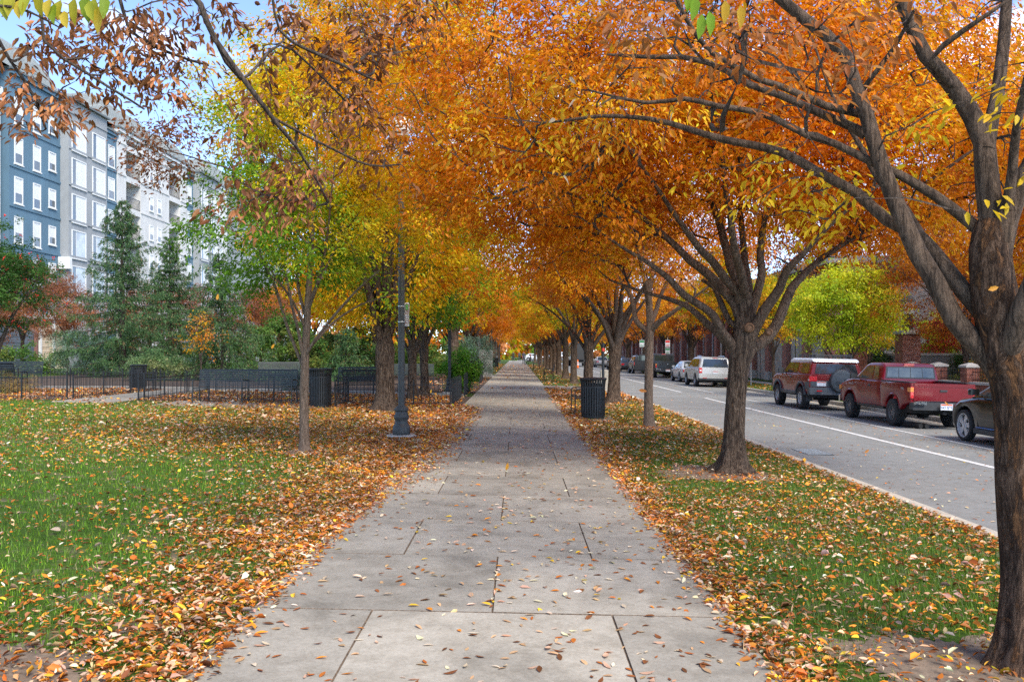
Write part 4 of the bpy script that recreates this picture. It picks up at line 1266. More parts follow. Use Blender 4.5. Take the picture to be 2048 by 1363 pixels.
P_EVER = pal([(3,(0.04,0.105,0.02)),(3,(0.07,0.17,0.03)),(1.5,(0.12,0.23,0.045))])
P_BLUE = pal([(2,(0.10,0.19,0.13)),(2,(0.15,0.25,0.16)),(1,(0.20,0.29,0.17))])
P_SHRUB = pal([(2,(0.08,0.18,0.035)),(2,(0.14,0.26,0.05)),(1,(0.25,0.30,0.07))])
P_RUST = pal([(3,(0.34,0.13,0.055)),(2,(0.42,0.17,0.07)),(1,(0.27,0.10,0.05))])
shrub(71,'juniper_shrub','blue-green juniper beside the garage door behind the left spruce', at_ground(165,52),52,1.9,1.4,2.6,420,40,0.15,P_BLUE,M_NEEDLE,width=0.14,spread=0.3)
shrub(72,'juniper_shrub','small blue juniper between the long bench and the young tree', at_ground(592,33),33,0.55,0.5,0.75,110,40,0.10,pal([(2,(0.06,0.12,0.085)),(2,(0.10,0.18,0.13))]),M_NEEDLE,width=0.16,spread=0.16)
shrub(73,'pine_shrub','fluffy pale green pine beside the far left footpath', at_ground(940,52),52,1.3,1.1,2.5,360,44,0.17,P_BLUE,M_NEEDLE,width=0.10,spread=0.3)
shrub(74,'leafy_shrub','bright green bush by the second lamp post', at_ground(920,34.0),34.0,0.55,0.5,1.7,200,34,0.09,pal([(2,(0.10,0.28,0.02)),(2,(0.17,0.36,0.03)),(1,(0.28,0.42,0.04))]),spread=0.2)
shrub(75,'berry_shrub','green shrub dotted with red berries behind the young tree', at_ground(560,46),46,2.4,1.2,3.3,420,34,0.13,P_SHRUB)
shrub(76,'leafy_shrub','pale leafy shrub at the foot of the right-hand spruce', at_ground(320,41),41,1.6,0.8,1.3,220,30,0.12,pal([(2,(0.12,0.22,0.08)),(2,(0.20,0.30,0.12)),(1,(0.30,0.33,0.14))]))
shrub(77,'dry_shrub','small tan ornamental grass clump at the left edge of the bed', at_ground(30,28),28,0.5,0.4,0.6,80,30,0.14,pal([(2,(0.45,0.30,0.12)),(1,(0.35,0.33,0.10))]),width=0.1,spread=0.15)
shrub(78,'leafy_shrub','low green hedge mass behind the benches in mid garden', at_ground(700,60),60,3.2,1.2,3.0,380,30,0.17,P_SHRUB)

# evergreen tree with red berries at the left edge
def holly():
    rs = np.random.RandomState(81)
    x, y = at_ground(15,27), 27.0
    g = gz(x); base = np.array([x,y,g-0.02])
    keep = lambda p: p[:,2] > 2.35 + 0.35*np.abs(p[:,0]-x)*0
    sp = blob_points(rs, [((x-0.2,y,3.6),(1.75,1.7,1.25),2),((x-0.5,y,4.6),(1.2,1.2,1.1),1)], 100, 620, 0.24, keep)
    limbs = auto_limbs(rs, (x-0.3,y,g+1.7), 6, 2.4, 0.05)
    t = make_tree('holly_tree', base, 'dark evergreen tree with clusters of red berries at the left edge', ([(x-0.5,y,g-0.02),(x-0.45,y,g+0.9),(x-0.3,y,g+1.75)],[0.11,0.09,0.09]), limbs, sp, rs, 36, 0.085, P_EVER, None, M_BARK, M_BARK_DARK, limb_parts=False, limb_sides=6, spread=0.28, width=0.5, hang=0.2)
    b = MB(); r = random.Random(4)
    ico = [(1,0,0),(-1,0,0),(0,1,0),(0,-1,0),(0,0,1),(0,0,-1)]; ft = [(0,2,4),(2,1,4),(1,3,4),(3,0,4),(2,0,5),(1,2,5),(3,1,5),(0,3,5)]
    for i in range(150):
        c = sp[r.randrange(len(sp))] - base; c = c + np.array([r.gauss(0,.2),r.gauss(0,.2)-0.1,r.gauss(0,.14)])
        for _ in range(5):
            q = c+np.array([r.gauss(0,.03) for _ in range(3)]); s = r.uniform(.015,.024)
            b.add([(q[0]+s*a,q[1]+s*d,q[2]+s*e) for a,d,e in ico], ft)
    b.build('berries', pm('red_berry',(0.55,0.03,0.02),0.35,0.2,9), t, 60)['kind'] = 'stuff'
holly()

# rust brown trees before the flats
rust = generic_tree(91, 'rust brown tree left of the tallest spruce before the flats', at_ground(135,58), 58, 0.10, 1.6, 7, 3.6, 2.5, 3.6, 2.0, 420, 34, 0.13, P_RUST, zmin=0.9, name='rust_tree', group='rust brown trees before the flats', th=(14,42), z0=0.308)
for px, Y, sc_, lab in ((45,60,1.25,'rust brown tree behind the berried evergreen at the left edge'),(300,62,1.0,'rust brown tree showing between the tallest and middle spruce'),(395,60,0.95,'rust brown tree between the middle and right-hand spruce'),(520,64,1.0,'rust brown tree behind the right-hand spruce')):
    place_copy(rust, at_ground(px,Y), Y, px*0.1, lab, sc_, 0.308)
sap = generic_tree(92, 'small orange sapling between the spruces and the long bench', at_ground(402,40), 40, 0.03, 0.9, 5, 1.4, 0.65, 2.0, 0.8, 45, 18, 0.11, P_ORANGE2, zmin=0.8, name='sapling', group=None, flare=0.2, th=(12,40))

# ---------------------------------------------------------------- right hand side planting
rz = -0.285
gink = generic_tree(93, 'bright yellow-green tree behind the maroon off-road car', 14.3, 38.6, 0.10, 0.9, 8, 3.8, 2.45, 3.7, 1.7, 600, 38, 0.12, pal([(1.5,(0.30,0.44,0.02)),(3,(0.44,0.54,0.022)),(3,(0.60,0.60,0.025)),(1,(0.72,0.62,0.03))]), zmin=1.6, name='street_tree', group='trees on the far pavement', th=(20,50), z0=rz, limb_parts=True, width=0.55)
s1 = generic_tree(94, 'slim orange tree beside the brick building, nearest on the far pavement', 14.4, 49.5, 0.08, 2.0, 6, 2.8, 2.0, 4.2, 1.7, 420, 34, 0.13, P_YELLOWING, zmin=2.2, group='trees on the far pavement', z0=rz, flare=0.3)
s2 = generic_tree(95, 'orange tree with dark trunk behind the silver car on the far pavement', 14.2, 72.0, 0.26, 2.4, 7, 4.2, 3.6, 5.6, 2.4, 700, 34, 0.16, P_ORANGE2, zmin=2.9, group='trees on the far pavement', z0=rz)
for i, (yy, lab) in enumerate(((61,'orange tree on the far pavement between slim and dark trunks'),(85,'orange tree on the far pavement, first past the dark grey pickup'),(99,'orange tree on the far pavement, second past the dark grey pickup'),(114,'orange tree on the far pavement, third past the dark grey pickup'),(130,'orange tree on the far pavement, fourth past the dark grey pickup'),(148,'orange tree on the far pavement, last before the cross street'))):
    place_copy(s2 if i else s1, 14.3, yy, i*1.7, lab, 1.0 if i else 1.5, rz)
tallr = generic_tree(196, 'tall orange tree over the parked cars at the far right edge', 15.6, 23.5, 0.24, 2.6, 8, 5.2, 4.3, 6.3, 3.0, 1100, 36, 0.13, P_ORANGE, zmin=3.2, group='trees on the far pavement', z0=rz)
rust2 = generic_tree(96, 'rust brown tree behind the brick gate pier on the right', 18.6, 36.5, 0.12, 2.0, 8, 4.6, 3.7, 5.4, 2.9, 1050, 36, 0.12, pal([(3,(0.42,0.11,0.015)),(2,(0.56,0.18,0.012)),(1,(0.32,0.09,0.02)),(1,(0.7,0.28,0.02))]), zmin=2.0, group='trees on the far pavement', z0=rz)
place_copy(s2, 21.5, 30.0, 2.0, 'tall orange tree at the far right behind the rose hedge', 1.15, rz)
place_copy(s2, 24.0, 45.0, 0.6, 'tall orange tree above the ramp behind the gate piers', 1.55, rz)
place_copy(s2, 19.5, 53.0, 2.6, 'tall orange tree between the gate and the brick building', 1.5, rz)
place_copy(s1, 17.6, 44.0, 0.6, 'small orange-red tree between the two brick gate piers', 0.85, rz)
maple = generic_tree(97, 'small crimson maple behind the rose hedge', 20.6, 40.5, 0.06, 0.8, 6, 1.8, 1.5, 2.1, 0.9, 200, 34, 0.12, pal([(2,(0.30,0.02,0.025)),(2,(0.42,0.03,0.03)),(1,(0.5,0.07,0.03))]), zmin=0.9, group='trees on the far pavement', z0=0.2, th=(25,60))
place_copy(gink, 20.6, 42.5, 1.0, 'small green tree behind the second gate pier ramp', 0.55, 0.2)
rose, rsp, rb = shrub(98,'rose_hedge','rose hedge with pink flowers behind the low brick wall', 17.6,31.5,0.9,3.6,1.5,620,26,0.075,pal([(2,(0.12,0.22,0.03)),(2,(0.24,0.30,0.04)),(1.2,(0.45,0.34,0.05)),(0.8,(0.5,0.22,0.06))]),z0=rz,cat='hedge',spread=0.2)
def roses():
    r = random.Random(8); b = MB()
    for i in range(26):
        q = rsp[r.randrange(len(rsp))]-rb
        q = Vector((q[0]-0.25, q[1], max(q[2],1.1)+r.uniform(0.1,0.45)))
        for k in range(9):
            a = k*2.4; t = 0.05*(k/9)**0.5
            d = Vector((math.cos(a)*t, math.sin(a)*t, 0.01*(9-k)/3))
            b.obox(q+d, Vector((math.cos(a),math.sin(a),.5))*0.022, Vector((-math.sin(a),math.cos(a),0))*0.02, Vector((0,0,0.006)))
    b.build('flowers', pm('pink_petal',(0.75,0.22,0.28),0.6,0.25,20), rose)['kind'] = 'stuff'
roses()
shrub(99,'round_shrub','round dark green bush right of the gate pier', 19.4,38.0,0.55,0.55,1.3,120,30,0.08,P_EVER,z0=0.3)
shrub(100,'leafy_shrub','dark green hedge above the ramp between the gate piers', 19.6,46.5,1.4,2.2,2.0,300,30,0.12,P_EVER,z0=0.2)

# trees standing behind the garden and in front of the flats
for i,(px,Y,src,k,lab) in enumerate(((700,58,s1,1.3,'orange tree behind the garden, right of the young tree trunk'),(760,70,rust,1.1,'rust tree in the garden background behind the thick trunk'),(620,72,s2,1.0,'orange tree behind the garden straight behind the young tree'),
        (840,66,s1,1.4,'orange tree behind the pair of green-gold trees'),(900,84,s2,1.0,'orange tree in the background left of the pine'),(560,90,s2,1.0,'far orange tree behind the right-hand spruce'),(800,96,s2,1.1,'far orange tree behind the pair of green-gold trees'),(690,105,s2,1.1,'far orange tree right of the young tree in the background'))):
    place_copy(src, at_ground(px,Y), Y, i*0.9, lab, k, 0.2, 'trees behind the garden')
for i,(px,Y,rx,h,lab) in enumerate(((740,52,2.6,2.2,'green bush mass behind the thick trunk'),(830,56,2.4,1.9,'green bush mass behind the pair of trees'),(640,64,4.0,2.6,'long green bush behind the young tree'),(480,58,3.2,2.2,'green bush behind the right-hand spruce'),(270,66,4.5,2.2,'green bush row before the flats'),(60,54,2.6,1.6,'green bush before the garage door'),(880,70,3.5,2.2,'green bush left of the pine in the distance'))):
    shrub(140+i,'leafy_shrub',lab,at_ground(px,Y),Y,rx,1.0,h,int(70*rx),30,0.17,P_SHRUB,spread=0.32,group='background bushes')

# far wood closing the avenue
def far_wood():
    rs = np.random.RandomState(120)
    base = np.zeros(3)
    n = 2300
    x = rs.uniform(-130,150,n); y = rs.uniform(200,245,n); h = rs.uniform(0.5,1,n)*(7+4*vnoise(rs,x+200,y,0.08)); z = rs.random(n)**0.7*h+0.5
    sp = np.stack([x,y,z],1)
    k = np.abs(sp[:,0]) > -1
    sp = sp[k]
    d = rs.normal(size=sp.shape)
    me = foliage(rs, sp, d, 22, 1.5, pal([(2,OR),(2,OR_LIT),(1.5,YGR),(1,GR),(1,(0.3,0.12,0.05)),(1.5,OR_PINK)]), M_LEAF, 1.9, 0.3, 0.5, False, 'far_wood', (0,0,0))
    tag(link('far_wood', me), 'mass of autumn trees beyond the cross street', 'trees', None, 'stuff')
    b = MB()
    for i in range(60):
        xx = rs.uniform(-130,150); yy = rs.uniform(206,240); b.tube([(xx,yy,-0.5),(xx+rs.normal(0,.3),yy,5)],[0.25,0.12],6)
    tag(b.build('far_trunks', M_BARK_DARK), 'dark trunks of the trees beyond the cross street', 'trunks', None, 'stuff')
far_wood()

# ---------------------------------------------------------------- garden furniture
def bench_parts(root, Lb, arms, mat, back=True):
    nsl = 5
    ends = [-Lb/2, Lb/2] + ([0.0] if arms == 3 else [])
    m_seat = MB().box(-Lb/2, Lb/2, -0.016, 0.016, -0.006, 0.006).mesh('slat', mat)
    for i in range(8):
        link('slat', m_seat, root, None, (0, -0.22+0.062*i, 0.445 - 0.015*math.sin(i/7*3.14)))
    for i in range(9):
        z = 0.50+0.05*i; y = 0.27+0.09*(i/8)
        link('slat', m_seat, root, None, (0, y, z), (R(80), 0, 0))
    MB().tube([(-Lb/2,0.37,0.93),(Lb/2,0.37,0.93)],0.018,8).build('top_rail', mat, root, 40)
    for x in ends:
        s = 1 if x > 0.01 else (-1 if x < -0.01 else 0)
        xx = x + 0.012*s
        MB().tube([(xx,0.30,0.0),(xx,0.27,0.44),(xx,0.37,0.93)],0.017,6).build('leg', mat, root, 40)
        MB().tube([(xx,-0.26,0.0),(xx,-0.25,0.44),(xx,-0.26,0.60),(xx,-0.22,0.655),(xx,-0.10,0.665),(xx,0.30,0.64)],0.017,6).build('armrest', mat, root, 40)
        MB().tube([(xx,-0.24,0.425),(xx,0.27,0.425)],0.014,6).build('seat_bracket', mat, root, 40)
        for yy in (0.30,-0.26): MB().box(xx-0.03,xx+0.03,yy-0.03,yy+0.03,0.0,0.012).build('foot', mat, root)

def bench(label, x, y, rz_, Lb=1.85, arms=2, mat=None, group='metal slat benches', z=None):
    o = empty('park_bench', (x, y, (gz(x)+0.024 if z is None else z)), label, 'bench', group, None, rz_)
    bench_parts(o, Lb, arms, mat or M_BENCH)
    return o
# local -y is the front of a bench
bench('long double bench with a middle armrest on the left lawn edge', at_ground(490,24.4), 24.4, 0.0, 2.7, 3)
bench('grey bench seen from behind near the garage door', at_ground(36,33.0), 32.6, 0.0, 1.9, 2, M_BENCH)
bench('black bench turned away at the far left edge of the garden', at_ground(15,28.5), 28.5, R(170), 1.0, 2, M_BLACK)
bench('grey bench facing us left of the thick trunk', at_ground(712,30.4), 31.2, R(8), 1.5, 2, M_BENCH)
bench('black bench seen from behind just left of the thick trunk', at_ground(730,28.2), 28.2, R(176), 1.25, 2, M_BLACK)
bench('grey bench in the shade behind the pair of green-gold trees', at_ground(820,40), 40.5, R(4), 2.0, 2, M_BENCH)
bench('grey bench half hidden behind the small blue juniper', at_ground(560,38), 38.0, R(20), 1.7, 2, M_BENCH)
bench('metal bench half hidden behind the right-hand litter bin', 1.75, 23.6, R(-90), 1.5, 2, M_BLACK)
bench('empty metal bench standing in leaves right of the path', 1.85, 53.0, R(-90), 1.5, 2, M_BLACK)
bench('next empty bench further along the right of the path', 1.75, 82.0, R(-90), 1.6, 2, M_BLACK)
bench('far bench with a seated person on the right of the path', 1.75, 118.0, R(-90), 1.7, 2, M_BLACK)
bench('bench beside the far left footpath fence', -2.3, 37.5, R(90), 1.6, 2, M_BLACK)

def litter_bin(label, x, y, r0=0.31, h=1.0, z=None, rzz=0.0):
    o = empty('litter_bin', (x, y, gz(x)+0.026 if z is None else z), label, 'bin', 'ribbed black litter bins', None, rzz)
    MB().lathe([(r0*0.80,0.03),(r0*0.80,h*0.86),(r0*0.70,h*0.86),(r0*0.70,0.3)],24).build('liner', pm('bin_liner',(0.012,0.013,0.014),0.6,0.2,9), o, 50)
    MB().lathe([(r0*0.90,0.0),(r0*0.93,0.03),(r0*0.93,0.07),(r0*0.86,0.07)],28).build('base_ring', M_BLACK, o, 40)
    for zz in (h*0.78,):
        MB().lathe([(r0*0.955,zz-0.02),(r0*0.985,zz-0.02),(r0*0.985,zz+0.02),(r0*0.955,zz+0.02),(r0*0.955,zz-0.02)],28).build('band', M_BLACK, o, 40)
    MB().lathe([(r0*0.92,h*0.945),(r0*1.12,h*0.955),(r0*1.14,h*0.985),(r0*1.05,h),(r0*0.78,h*0.985),(r0*0.74,h*0.94),(r0*0.92,h*0.945)],28).build('rim', M_BLACK, o, 40)
    me = MB()
    pr = [(0.0,0.05),(0.02,0.2),(0.025,0.6),(0.02,0.78),(0.05,0.90),(0.085,0.955)]
    for (dr,zz) in pr:
        for s in (-1,1):
            for q in (0,0.012): me.v.append((r0*0.92+dr*r0*1.6+q, s*0.019, zz*h))
    for i in range(len(pr)-1):
        a = i*4; b = a+4
        me.f += [(a+1,a+3,b+3,b+1),(a,b,b+2,a+2),(a,a+1,b+1,b),(a+2,b+2,b+3,a+3)]
    me = me.mesh('slat', M_BLACK)
    for k in range(30): link('slat', me, o, None, (0,0,0), (0,0,2*math.pi*k/30))
    return o
litter_bin('ribbed black litter bin beside the long bench on the left', at_ground(641,23.7), 23.7, 0.29, 1.04)
litter_bin('ribbed black litter bin on the verge right of the path', at_ground(1186,21.7), 21.7, 0.30, 1.0)
litter_bin('ribbed black litter bin by the left fence further along', -2.35, 35.6, 0.29, 1.0)
litter_bin('ribbed black litter bin far along the left of the path', -2.3, 47.0, 0.3, 1.0)
litter_bin('ribbed black litter bin furthest away on the left of the path', -2.3, 92.0, 0.3, 1.0)
litter_bin('black garden bin at the corner of the fenced garden walk', at_ground(250,30.5), 31.6, 0.26, 0.85)

# hairpin fences
def fence(label, a, b, h=0.82, group='low black garden fences'):
    a, b = Vector((a[0],a[1],0)), Vector((b[0],b[1],0))
    Ln = (b-a).length; ang = math.atan2(b.y-a.y, b.x-a.x)
    slope = (gz(b.x)-gz(a.x))/max(Ln,1e-6)
    o = empty('garden_fence', (a.x, a.y, gz(a.x)+0.01), label, 'fence', group, None, 0)
    o.rotation_euler = (0, -math.atan(slope), ang)
    n = max(2, int(Ln/0.115)); s = Ln/n
    short = MB().tube([(0,0,0.0),(0,0,h*0.78)],0.0075,5).mesh('picket', M_BLACK)
    tall = MB().tube([(0,0,0.0),(0,0,h*0.95),(0.015,0,h*0.985),(s*0.5,0,h),(s-0.015,0,h*0.985),(s,0,h*0.95),(s,0,0)],0.0075,5).mesh('picket', M_BLACK)
    post = MB().box(-0.018,0.018,-0.018,0.018,0,h*0.9).box(-0.022,0.022,-0.022,0.022,h*0.9,h*0.92).mesh('post', M_BLACK)
    i = 0
    while i <= n:
        if i in (0, n) or i % 16 == 0: link('post', post, o, None, (i*s,0,0)); i += 1
        elif i % 4 == 2 and i < n-1: link('picket', tall, o, None, (i*s,0,0)); i += 2
        else: link('picket', short, o, None, (i*s,0,0)); i += 1
    for z in (h*0.72,): MB().box(0,Ln,-0.009,0.009,z,z+0.022).build('rail', M_BLACK, o)
    MB().box(0,Ln,-0.007,0.007,0.07,0.085).build('rail', M_BLACK, o)
    return o
fence('low fence at the far left edge of the lawn', (-15.9,24.9), (-12.75,24.9))
fence('low fence running back along the left garden bed', (-12.62,25.0), (-12.62,31.1))
fence('low fence along the far side of the left garden bed', (-19.5,31.1), (-12.8,31.1))
fence('low fence along the right side of the garden walk', (-10.9,25.3), (-10.9,31.0))
fence('low fence stretch left of and behind the long bench', (-10.8,25.45), (-6.0,25.45))
fence('low fence between the litter bin and the path behind the thick trunk', (-4.9,25.45), (-1.95,25.45))
fence('low fence stub from the bin back into the bed', (-4.95,23.9), (-4.95,25.4))
fence('first fence panel edge-on along the left of the path', (-1.9,25.5), (-1.9,29.6))
fence('second fence panel edge-on along the left of the path', (-1.9,31.4), (-1.9,35.0))
fence('low fence behind the garden bed nearest the pair of trees', (-10.7,31.2), (-5.1,31.2))
fence('far fence panel edge-on beside the pine', (-1.9,43.5), (-1.9,48.0))

# lamp posts
def lamp_post(label, x, y, H=5.6, r0=0.10, z=None, sign=False, mat=None, base=True, hat=True):
    mat = mat or M_GREYMETAL
    o = empty('lamp_post', (x, y, (gz(x) if z is None else z)), label, 'lamp post', 'lamp posts along the footpath')
    MB().lathe([(0.27,-0.05),(0.275,0.05),(0.255,0.07)],28).build('footing', M_WALK, o, 40)
    if base:
        k = r0/0.083
        MB().lathe([(0.175*k,0.07),(0.185*k,0.10),(0.185*k,0.19),(0.165*k,0.24),(0.14*k,0.27),(0.13*k,0.33),(0.15*k,0.36),(0.155*k,0.41),(0.13*k,0.45),(0.125*k,0.49),(0.15*k,0.505),(0.15*k,0.54),(0.115*k,0.565),(r0,0.59)],24).build('base', mat, o, 40)
    MB().lathe([(r0*0.85,0.55),(r0*0.82,2.0),(r0*0.74,H*0.8),(r0*0.7,H-0.6)],18).build('pole', mat, o, 50)
    MB().lathe([(r0*0.7,H-0.6),(r0*1.0,H-0.57),(r0*1.0,H-0.53),(r0*0.8,H-0.5),(0.14,H-0.47),(0.15,H-0.44),(0.12,H-0.42)],18).build('collar', mat, o, 40)
    g = MB().lathe([(0.12,H-0.42),(0.17,H-0.30),(0.18,H-0.18),(0.15,H-0.08),(0.10,H-0.02)],18).build('globe', pm('frosted_glass',(0.7,0.7,0.66),0.3,0.05,6), o, 60)
    MB().lathe([(0.19,H-0.06),(0.12,H+0.02),(0.05,H+0.06),(0.02,H+0.12),(0.001,H+0.14)],18).build('cap', mat, o, 40)
    if sign:
        for zz in (2.10,2.38):
            MB().lathe([(r0*0.86,zz),(r0*0.9,zz+0.005),(r0*0.9,zz+0.02),(r0*0.86,zz+0.025)],18).build('strap', pm('steel',(0.45,0.45,0.43),0.35,0.1,9,metal=0.9), o, 40)
        sg = MB().box(0.062,0.140,-0.012,-0.006,2.04,2.46).build('sign', pm('sign_white',(0.75,0.74,0.71),0.5,0.05,9), o)
        b = MB().box(0.069,0.133,-0.017,-0.0125,2.20,2.44).build('sign_panel', pm('sign_brown',(0.16,0.055,0.035),0.5,0.1,9), sg)
        MB().box(0.069,0.133,-0.017,-0.0125,2.06,2.185).build('sign_panel', MATS['sign_brown'], sg)
        MB().box(0.076,0.126,-0.02,-0.0175,2.33,2.43).build('sign_mark', pm('sign_green',(0.10,0.30,0.06),0.5,0.1,9), sg)
        bars = MB()
        for zz in (2.30,2.27,2.24,2.215,2.16,2.14,2.11,2.08): bars.box(0.074,0.128-0.006*((zz*100) % 2),-0.02,-0.0175,zz-0.005,zz+0.005)
        bars.build('sign_lettering', MATS['sign_white'], sg)
    return o
lamp_post('tall grey lamp post with stepped base on the left of the path', -2.11, 16.0, 5.9, 0.073, sign=True)
lamp_post('black lamp post beside the bright green bush on the left', -2.55, 33.1, 5.2, 0.072, mat=M_BLACK)
o = empty('marker_post', (2.52,25.9,gz(2.52)), 'slim black post rising behind the right-hand litter bin', 'post')
MB().lathe([(0.075,-0.02),(0.075,0.06),(0.04,0.09),(0.04,1.86),(0.05,1.87),(0.05,1.92),(0.001,1.95)],12).build('pole', M_BLACK, o, 40)
MB().lathe([(0.0415,1.70),(0.043,1.71),(0.043,1.78),(0.0415,1.79)],12).build('red_band', pm('red_band',(0.5,0.03,0.02),0.5,0.1,8), o, 40)
for yy, lab in ((97,'first of the distant lamp posts on the left of the path'),(118,'second of the distant lamp posts on the left of the path'),(140,'third of the distant lamp posts on the left of the path')):
    lamp_post(lab, -2.85, yy, 5.2, 0.085)

# upright granite marker and utility post by the far path
o = empty('granite_marker', (at_ground(972,56), 56, gz(-2)), 'upright rough granite marker stone beside the far left path', 'stone')
MB().box(-0.42,0.42,-0.16,0.16,0,1.75,0.05).build('slab', M_GRANITE, o); MB().box(-0.5,0.5,-0.24,0.24,-0.02,0.12,0.02).build('plinth', M_GRANITE, o)
o = empty('utility_post', (at_ground(958,60), 60, gz(-2.6)), 'slender pale grey utility post above the pine on the left', 'post')
MB().lathe([(0.10,0),(0.09,4.6),(0.001,4.66)],10).build('pole', pm('galvanised',(0.30,0.32,0.33),0.5,0.1,8), o, 50)
MB().box(-0.16,0.16,-0.16,0.16,0,0.05).build('base_plate', MATS['galvanised'], o)
# ---------------------------------------------------------------- apartment building on the left
def stucco(name, col):
    m, nt, bs, out = new_mat(name)
    v = coords(nt)
    n1 = noise(nt, v, 0.35, 6, 0.7, 0.8); n2 = noise(nt, v, 30, 3, 0.6)
    st = noise(nt, coords(nt,(1,1,0.08)), 2.2, 5, 0.6)
    c = ramp(nt, n1, [(0.3,[q*0.86 for q in col]),(0.7,[min(1,q*1.08) for q in col])])
    c = mixc(nt, 0.4, c, ramp(nt, st, [(0.3,(0.75,0.75,0.75)),(0.55,(1,1,1))]), 'MULTIPLY')
    nt.links.new(c, bs.inputs['Base Color']); bs.inputs['Roughness'].default_value = 0.9
    bump(nt, bs, n2, 0.3, 0.01)
    return m
M_BLUE, M_GREYS, M_WHITE = stucco('blue_stucco',(0.085,0.16,0.22)), stucco('grey_stucco',(0.26,0.275,0.285)), stucco('white_stucco',(0.52,0.515,0.50))
M_TRIM = pm('white_trim',(0.60,0.60,0.585),0.6,0.05,4)
M_BLIND = pm('white_blind',(0.60,0.61,0.61),0.7,0.06,3)
def glass_mat(name, col=(0.03,0.035,0.04), rough=0.06):
    m = pm(name, col, rough, 0.3, 1.5, spec=0.8); return m
M_PANE = glass_mat('window_glass',(0.10,0.115,0.125))
def slate_mat():
    m, nt, bs, out = new_mat('slate_shingles')
    g = coords(nt,(1,1,1))
    sx = nd(nt,'ShaderNodeSeparateXYZ'); nt.links.new(g, sx.inputs[0])
    ad = nd(nt,'ShaderNodeMath',operation='ADD'); nt.links.new(sx.outputs['X'],ad.inputs[0]); nt.links.new(sx.outputs['Y'],ad.inputs[1])
    cx = nd(nt,'ShaderNodeCombineXYZ'); nt.links.new(ad.outputs[0],cx.inputs['X']); nt.links.new(sx.outputs['Z'],cx.inputs['Y'])
    b = nd(nt,'ShaderNodeTexBrick',Scale=1.0); b.inputs['Brick Width'].default_value=0.34; b.inputs['Row Height'].default_value=0.17; b.inputs['Mortar Size'].default_value=0.012
    b.inputs['Color1'].default_value=(0.17,0.19,0.185,1); b.inputs['Color2'].default_value=(0.24,0.26,0.25,1); b.inputs['Mortar'].default_value=(0.08,0.09,0.09,1)
    nt.links.new(cx.outputs[0], b.inputs['Vector']); nt.links.new(b.outputs['Color'], bs.inputs['Base Color']); bs.inputs['Roughness'].default_value=0.85
    return m
M_SLATE = slate_mat()

